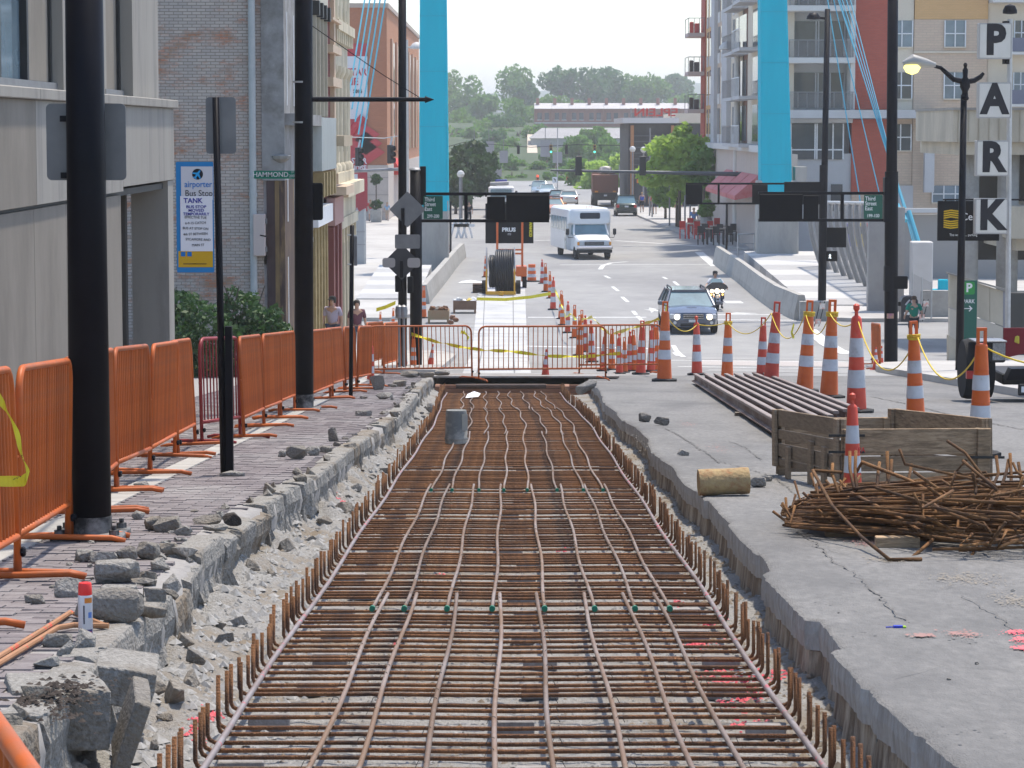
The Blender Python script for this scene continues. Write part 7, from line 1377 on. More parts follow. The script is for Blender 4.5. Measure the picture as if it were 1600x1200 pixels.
for s_ in (-1, 1):
    for yy_ in (y0 + .75, BL / 2 - 1.6): wheel(bus, s_ * .88, yy_, .37, .25)
    b = MB(); b.tube([(s_ * 1.0, y0 + 1.1, 1.2), (s_ * 1.3, y0 + 1.0, 1.2), (s_ * 1.34, y0 + 1.0, 1.4)], .02, 5); b.bbox(s_ * 1.34 - .09, s_ * 1.34 + .09, y0 + .95, y0 + 1.08, 1.35, 1.7, .03); b.build('mirror', M_dkpl, bus)
for q in range(5): b = MB(); yy_ = y0 + 2.75 + q * .93; b.box(-1.232, -1.222, yy_, yy_ + .8, 1.55, 2.3); w_ = b.build('side_window', M_ws, bus); b = MB(); b.box(1.222, 1.232, yy_, yy_ + .8, 1.55, 2.3); b.build('side_window', M_ws, bus)
b = MB(); b.box(-1.235, -1.222, y0 + 1.98, y0 + 2.6, .5, 2.3); b.build('door', M_ws, bus)
for q in range(3): b = MB(); b.bbox(-.15 + .15 * q - .03, -.15 + .15 * q + .03, y0 + 1.6, y0 + 1.68, Hb + .0, Hb + .05, .01); b.build('marker_lamp', M_amb, bus)
# brown dump truck, seen from behind
p = G(946, 323); t = thing('dump_truck', 'brown dump truck seen from behind with a pale load', 'truck', (p.x, p.y, .01)); M_brn = mat('truck_brown', (.17, .07, .045), (.21, .09, .06), 1, rough=.7)
b = MB(); b.bbox(-1.2, 1.2, 0, 5, 1.3, 3.0, .05); b.build('tipper_body', M_brn, t)
for x in (-1.18, -.6, 0, .6, 1.1): b = MB(); b.box(x - .04, x + .08, -.06, -.003, 1.35, 2.95); b.build('stake', M_brn, t)
b = MB(); b.bbox(-1.15, 1.15, .1, 5, .6, 1.28, .05); b.build('chassis', M_dkpl, t); b = MB(); b.bbox(-1.1, 1.1, 5.2, 7, .6, 3.2, .1); b.build('cab', M_brn, t)
me = chunk_mesh(1.3, 2.5, .9, 30, 'load', mat('load_white', (.6, .58, .55))); inst(me, 'load', t, (.1, 2, 2.95))
for s_ in (-1, 1):
    for yy_ in (.9, 2.1, 6): wheel(t, s_ * .95, yy_, .5, .45)
    plate(t, 'tail_light', (s_ * .85, -.08, 1.42), .3, .14, M_amb, .02, .02)
plate(t, 'number_plate', (0, .02, 1.05), .3, .16, M_plate, .01, .02)
# utility truck facing us on the left
p = G(783, 340); t = thing('utility_truck', 'white utility truck with blue boom parked behind the sign boxes', 'truck', (p.x, p.y, .01))
b = MB(); b.bbox(-1.05, 1.05, 0, 2.2, .5, 2.55, .12); b.build('cab', WHITE, t); plate(t, 'windscreen', (0, -.02, 1.95), 1.75, .75, M_ws, .1, .02); b = MB(); b.tube([(-.9, .5, 2.75), (.6, .8, 2.8)], .16, 8); b.build('boom', GREYMETAL, t); b = MB(); b.bbox(-.5, .5, .9, 1.6, 2.8, 3.1, .05); b.build('light_bar', mat('truck_blue', (.04, .05, .3)), t); b = MB(); b.bbox(-1.1, 1.1, 2.3, 6, .6, 2.0, .05); b.build('bed', WHITE, t)
for s_ in (-1, 1): b = MB(); b.bbox(s_ * 1.25 - .1, s_ * 1.25 + .1, .2, .3, 1.7, 2.2, .03); b.build('mirror', M_dkpl, t); [wheel(t, s_ * .9, yy_, .45, .3) for yy_ in (.9, 5)]
b = MB(); b.bbox(-.7, .7, -.06, .0, .9, 1.3, .02); b.build('grille', M_dkpl, t)
# trailer at the right picture edge
p = G(1545, 628, 0); t = thing('flatbed_trailer', 'black trailer with treadplate mudguard at the right picture edge', 'trailer', (p.x, p.y, zr(p.y) + .003)); k = p.y / FPX
wheel(t, -.13, .42, .47, .44); wheel(t, 2.0, .42, .45, .34)
M_tread = mat('treadplate', (.16, .16, .165), (.28, .28, .29), 60, rough=.4, metal=.6, contrast=(.45, .55))
b = MB(); b.bbox(-.02, .2, -.25, .8, .62, .93, .02); b.build('mudguard', M_dkpl, t); b = MB(); b.bbox(-.28, .21, -.3, .25, .931, .955, .005); b.build('mudguard_top', M_tread, t); b = MB(); b.box(0, .19, -.262, -.255, .66, .92); b.build('treadplate', M_tread, t)
b = MB(); b.prism([(.22, .35), (3, .42), (3, .62), (.3, .52)], -.2, .1); b.build('drawbar', BLACK, t); b = MB(); b.bbox(.22, 3, .1, 1.5, .25, .42, .02); b.build('frame_rail', M_dkpl, t); b = MB(); b.box(-.36, -.26, -.1, 0, .36, .48); b.build('hub_lamp', M_tail, t)
b = MB(); b.bbox(.4, 3, -.28, -.21, .12, .3, .01); b.build('rear_beam', M_dkpl, t)
for q in range(8): b = MB(); b.box(.44 + .13 * q, .54 + .13 * q, -.286, -.281, .17, .26); b.build('reflector', M_tail if q % 2 else M_wl, t)
t = thing('red_banner', 'dark red banner with a yellow emblem behind the trailer', 'banner', at(1567, 560, p.y + 2.5)); b = MB(); b.add([(0, 0, 0), (1.4, 0, .35), (1.4, 0, .72), (0, 0, .78)], [(0, 1, 2, 3)]); kk = (p.y + 2.5) / FPX
b = MB(); b.prism([(0, 0), (60 * kk, 14 * kk), (60 * kk, 48 * kk), (0, 48 * kk)], -.02, .02); b.build('cloth', mat('banner_maroon', (.20, .012, .018), rough=.7), t); me = chunk_mesh(9 * kk, .02, 14 * kk, 14, 'emblem', mat('emblem_gold', (.55, .45, .05))); inst(me, 'emblem', t, (21 * kk, -.025, 23 * kk))
# cable reel trailer
Yr = G(783, 462).y; k = Yr / FPX; t = thing('cable_reel', 'yellow framed trailer carrying a big reel of black conduit', 'cable reel', G(783, 462)); M_yel = mat('reel_yellow', (.55, .30, .03), rough=.6); M_hose = mat('conduit_black', (.012, .013, .016), rough=.45)
for q in range(11):
    x = (-17 + 3.4 * q) * k; rad = (24 if q < 3 else 33) * k; zc = 36 * k; b = MB(); rr = 1.75 * k * (1 + .15 * math.sin(q * 2))
    b.tube([(x + .04 * math.sin(a * 2), rad * math.cos(a) + 1.2, zc + rad * math.sin(a)) for a in [2 * math.pi * w / 36 for w in range(37)]], rr * 1.1, 8, False); b.build('conduit_turn', M_hose, t, smooth='all')
b = MB(); b.lathe([(22 * k, -17 * k), (22 * k, 17 * k)], 24, M=Matrix.Translation((0, 1.2, 36 * k)) @ Matrix.Rotation(math.pi / 2, 4, 'Y')); b.build('drum', M_hose, t)
for x in (-23, 21):
    b = MB(); b.tube([(x * k, 1.2 + 37 * k * math.cos(a), 36 * k + 37 * k * math.sin(a)) for a in [2 * math.pi * w / 28 for w in range(29)]], .035, 6, False); b.build('reel_flange', GREYMETAL, t)
    b = MB(); b.box((x - 1.2) * k, (x + 1.2) * k, -.1, .0, .1, 42 * k); b.build('upright', M_yel, t)
b = MB(); b.box(-24 * k, 23 * k, -.2, -.11, .05, .2); b.build('drawbar', M_yel, t); b = MB(); b.lathe([(.05, 0), (.12, .05), (.1, .2)], 8, (0, -.25, 0)); b.build('coupling', M_yel, t)
for s_ in (-1, 1): wheel(t, s_ * 27 * k, 1.4, .3, .2)
# message board trailer
Yt = Yr + 6; k = Yt / FPX; f = at(805, vf(Yt, 0), Yt); t = thing('message_board', 'black message board trailer on orange posts lettered PRUS', 'message board', f); M_or = mat('machine_orange', (.62, .13, .03), rough=.5)
c = at(796, 349, Yt) - f; plate(t, 'board', (c.x, 0, c.z), 75 * k, 62 * k, M_box, .02, .08)
c = at(795, 359, Yt) - f; text('PRUS', 8.5 * k, M_wl, t, (c.x, -.09, c.z), bold=.01, sx=1.1); c = at(796, 366, Yt) - f; text('ITS', 4 * k, M_wl, t, (c.x, -.09, c.z)); c = at(829, 358, Yt) - f; text('WANCO', 6 * k, mat('board_lettering_yellow', (.7, .6, .02)), t, (c.x, -.09, c.z), (math.pi / 2, math.pi / 2, 0), bold=.01)
for u in (777, 816): x = (at(u, 400, Yt) - f).x; b = MB(); b.box(x - .05, x + .05, -.2, -.1, .3, (at(u, 347, Yt) - f).z); b.build('post', M_or, t)
for v in (390, 396): z = (at(800, v, Yt) - f).z; b = MB(); b.box((at(777, v, Yt) - f).x + .05, (at(816, v, Yt) - f).x - .05, -.18, -.12, z - .04, z + .04); b.build('cross_bar', M_or, t)
b = MB(); b.bbox((at(806, 430, Yt) - f).x, (at(823, 430, Yt) - f).x, -.6, .8, .55, 1.0, .04); b.build('mudguard', M_or, t); wheel(t, (at(819.5, 430, Yt) - f).x, 0, .34, .2); b = MB(); b.box((at(765, 430, Yt) - f).x, (at(806, 430, Yt) - f).x, -.1, .1, .6, .75); b.build('axle', M_or, t)
# boxes of rubbish and timber stacks by the new track
def skip(u, v, w, h, label, m, full):
    p = G(u, v); k = p.y / FPX; t = thing('site_box', label, 'box', p); W2 = w * k / 2; H = h * k; b = MB()
    for x0_, x1_, y0_, y1_ in ((-W2, W2, 0, .05), (-W2, W2, .9, .95), (-W2, -W2 + .05, .05, .9), (W2 - .05, W2, .05, .9)): b.box(x0_, x1_, y0_, y1_, .15, H)
    b.box(-W2 + .05, W2 - .05, .05, .9, .15, .3); b.build('body', m, t)
    for x in (-W2 + .04, W2 - .04): b = MB(); b.box(x - .04, x + .04, -.02, .06, 0, .15); b.build('foot', m, t)
    for q in range(14): o = inst(chunk_mesh(.3, .3, .2, 10, 'scrap', random.choice(full)), 'scrap', t, (random.uniform(-W2 * .8, W2 * .8), random.uniform(.15, .8), H - .15 + random.uniform(0, .12)))
M_box1 = mat('rusted_box', (.26, .22, .14), (.30, .17, .10), 2, rough=.9); skip(685, 506, 33, 21, 'rusty steel box full of scrap at the parapet foot', M_box1, [M_ch2, M_wl, M_rust]); skip(726, 490, 36, 20, 'brown timber box with bags and yellow tool by the track', mat('brown_box', (.14, .08, .05), (.2, .12, .08), 3), [M_wl, M_paint, M_ypaint])
for u, v, w, lab in ((747, 458, 17, 'dark timber stack left of the cable reel'), (808, 456, 10, 'dark timber stack right of the cable reel')):
    p = G(u, v); t = thing('timber_stack', lab, 'timber stack', p); k = p.y / FPX
    for q in range(4): b = MB(); b.box(-w * k / 2, w * k / 2, .1 * (q % 2), 1.2, .1 * q, .1 * q + .085); b.build('baulk', M_rustw, t)
for i_, (u, v) in enumerate(((707, 500), (712, 503), (705, 507))): chunk(u, v, 9, 7, 'rust-brown lump beside the timber box by the track', off=0, m=mat('lump_brown', (.2, .09, .05)), group='brown lumps by the track')
p = G(735, 443); b = MB(); b.add([(-.6, 0, .02), (.5, .2, .02), (.6, .9, .03), (-.4, 1.2, .05), (0, .5, .14)], [(0, 1, 4), (1, 2, 4), (2, 3, 4), (3, 0, 4)]); tag(b.build('white_sheet', M_wl, loc=p), 'crumpled white sheet beside the parapet', 'sheet')
for i_, u in enumerate((722, 738, 752)): # white A-frame barricades
    p = G(712 + 9 * i_, 372); t = thing('barricade', ['first', 'second', 'third'][i_] + ' white A-frame barricade counted from the left pylon', 'barricade', p)
    for s_ in (-1, 1): b = MB(); b.tube([(s_ * .35, 0, 0), (0, 0, 1.3)], .07, 4); b.build('leg', WHITE, t)
    b = MB(); b.box(-.5, .5, -.12, -.08, .75, .95); b.build('board', WHITE, t)
# ======================= PEOPLE ==========================================
M_skin = mat('skin', (.42, .25, .18), (.46, .28, .2), 8, rough=.6); HAIRS = {'dark': mat('hair_dark', (.02, .014, .01), rough=.7), 'brown': mat('hair_brown', (.06, .035, .02), rough=.7), 'fair': mat('hair_fair', (.30, .20, .10), rough=.7)}
def skinmesh(name, V, E, Rr, m, par, sub=1):
    me = bpy.data.meshes.new(name); me.from_pydata(V, E, []); me.materials.append(m); o = bpy.data.objects.new(name, me); COL.objects.link(o); o.parent = par
    s = o.modifiers.new('skin', 'SKIN'); s.use_smooth_shade = True
    if not me.skin_vertices: 
        bm = bmesh.new(); bm.from_mesh(me); bm.verts.layers.skin.verify(); bm.to_mesh(me); bm.free()
    for i, r in enumerate(Rr): d = me.skin_vertices[0].data[i]; d.radius = (r, r) if not isinstance(r, tuple) else r; d.use_root = i == 0
    u = o.modifiers.new('subd', 'SUBSURF'); u.levels = sub; u.render_levels = sub; return o
def person(label, loc, H, rotz, shirt, pants, hair='brown', stride=.0, arms='down', shorts=False, cap=None, sit=False, shoes=(.05, .05, .05), sleeves=True, skirt=False):
    t = thing('person', label, 'person', loc, rotz); s = H / 1.75
    def S(p): return (p[0] * s, p[1] * s, p[2] * s)
    st = stride
    hipL, hipR = (.09, 0, .92), (-.09, 0, .92)
    if sit: kneeL, kneeR, ankL, ankR = (.2, -.38, .80), (-.2, -.38, .80), (.24, -.30, .38), (-.24, -.30, .38)
    else: kneeL, kneeR, ankL, ankR = (.10, -.22 * st - .02, .50), (-.10, .10 * st - .02, .48), (.10, -.25 * st + .1 * st, .08), (-.10, .42 * st, .08 + .16 * st)
    toeL = (ankL[0] + .01, ankL[1] - .16, ankL[2] - .05); toeR = (ankR[0] - .01, ankR[1] - .16, ankR[2] - .05 + (-.06 * st if not sit else 0))
    shL, shR = (.19, 0, 1.42), (-.19, 0, 1.42)
    if arms == 'down': elL, elR, haL, haR = (.25, .02 + .12 * st, 1.14), (-.25, .02 - .12 * st, 1.14), (.26, -.06 + .02 * st, .90), (-.26, -.06 - .25 * st, .92 + .08 * st)
    elif arms == 'run': elL, elR, haL, haR = (.27, .18, 1.18), (-.27, .10, 1.16), (.30, -.05, 1.05), (-.30, -.12, 1.10)
    else: elL, elR, haL, haR = (.36, -.2, 1.2), (-.36, -.2, 1.2), (.42, -.48, 1.16), (-.42, -.48, 1.16)
    V = [(0, 0, .96), (0, .01, 1.15), (0, 0, 1.36), (0, .0, 1.49), (0, -.01, 1.56), (0, -.015, 1.64), (0, -.005, 1.72), shL, elL, haL, shR, elR, haR, hipL, kneeL, ankL, toeL, hipR, kneeR, ankR, toeR, (0, -.095, 1.615)]
    hdL = [(haL[0] + .01, haL[1] - .04, haL[2] - .07), (haL[0] + .01, haL[1] - .05, haL[2] - .12), (haL[0] - .03, haL[1] - .06, haL[2] - .05)]; hdR = [(haR[0] - .01, haR[1] - .04, haR[2] - .07), (haR[0] - .01, haR[1] - .05, haR[2] - .12), (haR[0] + .03, haR[1] - .06, haR[2] - .05)]
    n0 = len(V); V += hdL + hdR
    E = [(0, 1), (1, 2), (2, 3), (3, 4), (4, 5), (5, 6), (2, 7), (7, 8), (8, 9), (2, 10), (10, 11), (11, 12), (0, 13), (13, 14), (14, 15), (15, 16), (0, 17), (17, 18), (18, 19), (19, 20), (5, 21), (9, n0), (n0, n0 + 1), (n0, n0 + 2), (12, n0 + 3), (n0 + 3, n0 + 4), (n0 + 3, n0 + 5)]
    Rr = [(.13, .10), (.125, .09), (.15, .10), .055, .068, .082, .06, .06, .043, .03, .06, .043, .03, .085, .056, .038, .03, .085, .056, .038, .03, .016, .03, .018, .012, .03, .018, .012]
    Rr = [tuple(x * s for x in r) if isinstance(r, tuple) else r * s for r in Rr]
    skinmesh('body', [S(p) for p in V], E, Rr, M_skin, t)
    lerp = lambda a, c, f: tuple(a[i] + (c[i] - a[i]) * f for i in range(3))
    sv = [(0, 0, .95), (0, .01, 1.15), (0, 0, 1.36), (0, 0, 1.44), shL, shR] + ([lerp(shL, elL, .8), lerp(shR, elR, .8)] if sleeves else [])
    se = [(0, 1), (1, 2), (2, 3), (2, 4), (2, 5)] + ([(4, 6), (5, 7)] if sleeves else []); sr = [(.155, .125), (.15, .115), (.175, .125), .07, .075, .075] + ([.066, .066] if sleeves else [])
    skinmesh('shirt', [S(p) for p in sv], se, [tuple(x * s for x in r) if isinstance(r, tuple) else r * s for r in sr], mat('cloth_' + str(shirt), shirt, rough=.9), t)
    f = .75 if shorts else .96
    pv = [(0, 0, .98), hipL, lerp(hipL, kneeL, .8 if shorts else 1), hipR, lerp(hipR, kneeR, .8 if shorts else 1)]; pe = [(0, 1), (1, 2), (0, 3), (3, 4)]; prr = [(.15, .12), .105, .085, .105, .085]
    if not shorts: pv += [lerp(kneeL, ankL, .92), lerp(kneeR, ankR, .92)]; pe += [(2, 5), (4, 6)]; prr += [.06, .06]
    skinmesh('shorts' if shorts else 'trousers', [S(p) for p in pv], pe, [tuple(x * s for x in r) if isinstance(r, tuple) else r * s for r in prr], mat('cloth_' + str(pants), pants, rough=.9), t)
    b = MB(); b.lathe([(.02, .075), (.06, .065), (.09, .03), (.097, -.01), (.09, -.06 if hair != 'dark' else -.1)], 14, (0, .012, 1.675)); V2 = b.v; b.v = [(x * s, y * s + (.012 * s if z < 1.66 else 0), z * s) for x, y, z in V2]; b.build('hair', HAIRS[hair], t, smooth=True)
    if cap: b = MB(); b.lathe([(.02, .09), (.07, .08), (.1, .04), (.104, 0)], 14, (0, 0, 1.68)); b.box(-.07, .07, -.2, -.09, 1.675, 1.69); b.v = [(x * s, y * s, z * s) for x, y, z in b.v]; b.build('cap', mat('cap', cap, rough=.8), t, smooth=True)
    for sx_ in (-1, 1): b = MB(); b.lathe([(.004, -.006), (.009, 0), (.004, .006)], 6, (sx_ * .03 * s, -.083 * s, 1.645 * s)); b.build('eye', M_ink, t)
    for an, to in ((ankL, toeL), (ankR, toeR)): b = MB(); b.tube([S((an[0], an[1] + .05, an[2] - .03)), S((an[0], an[1] - .04, an[2] - .02)), S(to)], [.045 * s, .05 * s, .035 * s], 8); b.build('shoe', mat('shoe' + str(shoes), shoes, rough=.7), t, smooth='all')
    return t
def pp(u, v, off=.14): p = G(u, v, off); return p
Yv = 52.0
for u, lab, sh, cap, hr_, rz, H in ((520, 'man in a black cap and lavender T-shirt walking behind the orange barriers', (.38, .34, .44), (.015, .015, .017), 'dark', -.3, 1.62), (558, 'dark-haired woman walking behind the corner of the orange barriers', (.13, .05, .07), None, 'dark', .2, 1.54)):
    Yp_ = 68.0; f = at(u, vf(Yp_, zr(Yp_) + .115), Yp_); person(lab, f, H, rz, sh, (.05, .06, .09), hr_, .3, cap=cap)
p = at(1427, vf(88, zr(88)), 88); person('runner in a green T-shirt crossing away from the camera', p, 1.68, math.pi, (.0, .20, .13), (.012, .014, .02), 'brown', .7, 'run', shorts=True)
person('walker in a blue tank top and black shorts on the far pavement', pp(1003, 332), 1.75, math.pi, (.03, .08, .42), (.015, .015, .018), 'fair', .4, shorts=True, sleeves=False)
person('walker in black beside a person in red on the far pavement', pp(1023, 335), 1.8, math.pi, (.03, .02, .03), (.01, .012, .02), 'fair', .3, shorts=True); person('person in a red top partly hidden by the grey lamp post', pp(1018, 333), 1.78, math.pi, (.5, .05, .03), (.02, .02, .03), 'brown', .2)
person('jogger in a bright lime vest among the tree trunks', pp(1060, 344), 1.72, math.pi, (.32, .62, .05), (.02, .02, .025), 'fair', .4, 'run', shorts=True); person('man in blue T-shirt and khaki shorts walking past the tables', pp(1084, 366), 1.8, .1, (.12, .25, .48), (.30, .25, .17), 'fair', .3, shorts=True)
person('woman in red and white by the potted topiary', pp(579, 346), 1.7, .3, (.5, .05, .06), (.5, .45, .45), 'fair', .1, shorts=True); person('child in a blue and white striped top on the plaza', pp(605, 345), 1.45, -.2, (.25, .42, .6), (.45, .36, .28), 'fair', .2, shorts=True); person('person in white far along the pavement', pp(1032, 322), 1.75, math.pi, (.6, .6, .62), (.4, .4, .42), 'brown', .2); person('dark-clothed person standing under the plaza tree', pp(733, 351), 1.75, 0, (.02, .02, .03), (.02, .02, .03), 'dark', .1)
t = thing('topiary', 'ball-shaped potted topiary beside the brick store', 'topiary', pp(588, 347)); o = leaves('foliage', [(0, 0, 3.3, .42, .4), (0, 0, 1.35, .45, .35)], 900, .1, LF_d); o.parent = t; b = MB(); b.tube([(0, 0, .8), (0, 0, 3.1)], .05, 6); b.build('stem', BARK, t); b = MB(); b.bbox(-.4, .4, -.4, .4, 0, .95, .04); b.build('planter', CONCL, t)
# motorcycle and rider
p = G(1120, 487); mc = thing('motorcycle', 'big touring motorcycle with three lit headlamps behind the dark car', 'motorcycle', (p.x, p.y + .9, zr(p.y) + .01), .03); mc.scale = (.86, .86, .84)
def mwheel(y, r, w): b = MB(); b.lathe([(r * .8, -w * .4), (r * .95, -w / 2), (r, 0), (r * .95, w / 2), (r * .8, w * .4)], 24, M=Matrix.Translation((0, y, r)) @ Matrix.Rotation(math.pi / 2, 4, 'Y')); o = b.build('wheel', M_tyre, mc, smooth=True); b = MB(); b.lathe([(r * .79, -.03), (.05, -.05), (.05, .05), (r * .79, .03)], 12, M=Matrix.Translation((0, y, r)) @ Matrix.Rotation(math.pi / 2, 4, 'Y')); b.build('rim', M_alu, o)
mwheel(-.8, .33, .15); mwheel(.85, .32, .2); M_mcb = mat('motorcycle_black', (.02, .022, .03), rough=.2, coat=.8)
for s_ in (-1, 1): b = MB(); b.tube([(s_ * .12, -.8, .33), (s_ * .13, -.55, 1.0)], .04, 8); b.build('fork', CHROME, mc, smooth=True)
b = MB(); b.prism([(-.52, 1.12), (-.30, .95), (0, .90), (.30, .95), (.52, 1.12), (.42, 1.24), (.2, 1.36), (-.2, 1.36), (-.42, 1.24)], -.78, -.5); b.build('fairing', M_mcb, mc); b = MB(); b.add([(-.3, -.62, 1.34), (.3, -.62, 1.34), (.22, -.42, 1.52), (-.22, -.42, 1.52)], [(0, 1, 2, 3)]); b.build('windshield', M_ws, mc)
for x, r_ in ((0, .12), (-.24, .085), (.24, .085)): b = MB(); b.lathe([(r_, 0), (r_ * .7, .05)], 14, M=Matrix.Translation((x, -.82, .95)) @ Matrix.Rotation(math.pi / 2, 4, 'X')); b.build('headlamp', M_head, mc)
for s_ in (-1, 1): b = MB(); b.lathe([(.05, 0), (.04, .04)], 10, M=Matrix.Translation((s_ * .26, -.78, .78)) @ Matrix.Rotation(math.pi / 2, 4, 'X')); b.build('indicator', mat('amber_lit', (.8, .35, .05), emit=(1, .5, .15), estr=1.5), mc); b = MB(); b.bbox(s_ * .36 - .12, s_ * .36 + .12, .45, 1.1, .45, .85, .05); b.build('pannier', M_mcb, mc); b = MB(); b.tube([(0, -.45, 1.12), (s_ * .3, -.42, 1.2), (s_ * .45, -.3, 1.17)], .02, 6); b.build('handlebar', CHROME, mc); b = MB(); b.tube([(s_ * .2, -.35, .3), (s_ * .38, -.35, .42), (s_ * .38, -.1, .4), (s_ * .2, 0, .3)], .02, 6); b.build('crash_bar', CHROME, mc)
b = MB(); b.bbox(-.2, .2, -.45, .4, .3, .75, .06); b.build('engine', GREYMETAL, mc); b = MB(); b.bbox(-.22, .22, -.4, .2, .72, 1.0, .1); b.build('tank', M_mcb, mc); b = MB(); b.bbox(-.2, .2, .15, .95, .70, .82, .05); b.build('seat', M_dkpl, mc); b = MB(); b.tube([(0, -.8 + .38 * math.cos(a), .33 + .38 * math.sin(a)) for a in [R(20 + 20 * q) for q in range(8)]], .09, 6); b.build('mudguard', M_mcb, mc)
person('motorcyclist in a white shirt, helmet and dark trousers gripping the handlebars', (p.x, p.y + 1.0, zr(p.y) - .22), 1.78, .03, (.55, .56, .6), (.03, .04, .08), 'dark', 0, 'ride', sit=True, cap=(.015, .015, .018))
# ======================= TREES AND THE FAR TOWN ==========================
def tree(u, v, ru, rv, Y, label, m, n=2600, leaf=None, seed=0, trunk=None, group=None, lobes=11, base=None):
    k = Y / FPX; c = at(u, v, Y); zb_ = (ztop(Y) if base is None else base); t = thing('tree', label, 'tree', (c.x, Y, zb_), 0, group); g = random.Random(seed + int(u)); bl = []
    RX, RZ = ru * k * 1.28, rv * k * 1.22; cz = c.z - zb_
    for q in range(lobes):
        a = g.uniform(0, 6.28); e = g.uniform(-.9, .95); rr = math.sqrt(max(0, 1 - e * e)) * g.uniform(.35, .72); s_ = g.uniform(.30, .48)
        bl.append((RX * rr * math.cos(a), RX * .8 * rr * math.sin(a), cz + RZ * e * .66, RX * s_, RZ * s_ * .85))
    bl.append((0, 0, cz, RX * .55, RZ * .55))
    o = leaves('crown', bl, n, leaf or max(.12, 3.2 * k), m, t, seed=seed + int(u))
    b = MB(); tr = trunk or max(.12, RX * .07); b.tube([(0, 0, -.3), (0, 0, max(.5, cz - RZ * .6)), (RX * .05, 0, cz)], [tr, tr * .75, tr * .3], 8)
    for q in range(4): e = bl[q]; b.tube([(0, 0, max(.5, cz - RZ * .6)), (e[0] * .6, e[1] * .6, e[2])], [tr * .5, tr * .15], 6)
    b.build('trunk', BARK, t, smooth='all'); return t
tree(735, 262, 46, 42, 245, 'dark green plaza tree right of the left pylon', LF_d, 4200, .30, 1, .2)
tree(712, 300, 22, 22, 232, 'small shaded plaza tree by the globe lamp', LF_d, 1400, .28, 2, .15)
tree(1062, 262, 52, 52, 196, 'bright green pavement tree in front of the dark terrace', LF_l, 5200, .24, 3, .14); tree(1058, 225, 26, 26, 197, 'top of a pale green pavement tree before the terrace', LF_l, 1800, .24, 4, .1, base=.15)
tree(1040, 300, 26, 20, 215, 'leafy green pavement tree over the walkers', LF_m, 1500, .24, 5, .12); tree(1100, 262, 22, 30, 190, 'green pavement tree by the apartment corner', LF_m, 1500, .22, 6, .12)
tree(925, 290, 32, 36, 330, 'light green tree beside the dump truck', LF_l, 2600, .34, 7, .15); tree(975, 275, 26, 34, 340, 'second light green tree behind the dump truck', LF_l, 2000, .34, 8, .15); tree(905, 278, 20, 26, 350, 'small light green tree under the far signals', LF_m, 1300, .34, 9)
FT = 'trees on the hill beyond the town'
for i, (u, v, ru, rv, Y, lab, m) in enumerate(((728, 158, 32, 38, 760, 'tall tree rising next to the left pylon', LF_f), (715, 195, 34, 24, 640, 'broad bright tree low beside the left pylon', LF_m), (803, 142, 38, 34, 800, 'round pale crowned tree left of the skyline', LF_f), (822, 150, 20, 24, 780, 'dark small tree in front of the round one', LF_b), (805, 190, 36, 36, 640, 'big rounded tree left of the brick terrace', LF_f), (790, 205, 30, 30, 600, 'shaded tree at the foot of the big rounded one', LF_b),
        (876, 128, 28, 34, 820, 'tallest dark tree on the skyline', LF_b), (918, 140, 34, 34, 830, 'dark broad tree right of the tallest', LF_b), (950, 138, 30, 30, 840, 'second dark broad tree of the skyline', LF_b), (985, 146, 34, 30, 850, 'mid green tree over the brick terrace', LF_f), (1022, 148, 32, 30, 860, 'mid green tree right of the skyline', LF_f), (1062, 140, 28, 22, 1000, 'hazy domed tree by the balcony', LF_b), (1070, 165, 34, 22, 800, 'pale tree below the hazy domed one', LF_m), (860, 165, 30, 20, 700, 'pale low tree behind the brick terrace', LF_m), (905, 172, 24, 14, 720, 'low shrubby tree above the terrace roof', LF_m),
        (755, 180, 26, 30, 720, 'hazy tree between two round crowns', LF_f), (770, 225, 26, 30, 520, 'shadowy tree under the far wires', LF_b), (840, 215, 20, 20, 540, 'small tree before the far grey hall', LF_m), (905, 240, 30, 30, 460, 'feathery conifer before the grey hall', LF_f), (945, 245, 32, 30, 450, 'green tree under the green signal', LF_f), (880, 250, 24, 24, 470, 'hazy shrubby tree by the embankment', LF_f), (775, 250, 26, 22, 480, 'round tree behind the utility truck', LF_f), (818, 265, 18, 12, 430, 'low bush on the embankment', LF_m), (870, 275, 30, 14, 420, 'low bushes left of the light green trees', LF_m), (690, 150, 30, 40, 780, 'tree hidden partly by the left pylon', LF_f), (715, 228, 34, 24, 560, 'broad tree low behind the plaza tree', LF_f), (750, 212, 26, 22, 590, 'middling tree left of the far wires', LF_m), (838, 238, 18, 18, 520, 'small tree left of the grey hall corner', LF_b), (960, 262, 28, 20, 430, 'low leafy tree behind the far signals', LF_f), (800, 236, 22, 20, 500, 'tree above the far road', LF_f), (742, 262, 22, 18, 420, 'shrubby tree at the end of the plaza', LF_m), (860, 256, 20, 16, 440, 'small tree at the top of the far road', LF_f), (1000, 178, 40, 14, 640, 'low trees hugging the end of the brick terrace', LF_f), (700, 262, 24, 20, 400, 'tree just showing beside the left pylon foot', LF_f), (890, 268, 26, 14, 410, 'hedge-like tree beside the far road', LF_b), (838, 262, 14, 12, 420, 'little round tree by the far road', LF_m), (930, 215, 26, 16, 480, 'crown rising before the hall roof', LF_m))):
    tree(u, v, ru, rv, Y, lab, m, 2000, None, 20 + i, None, FT, 9)
g_ = random.Random(5)
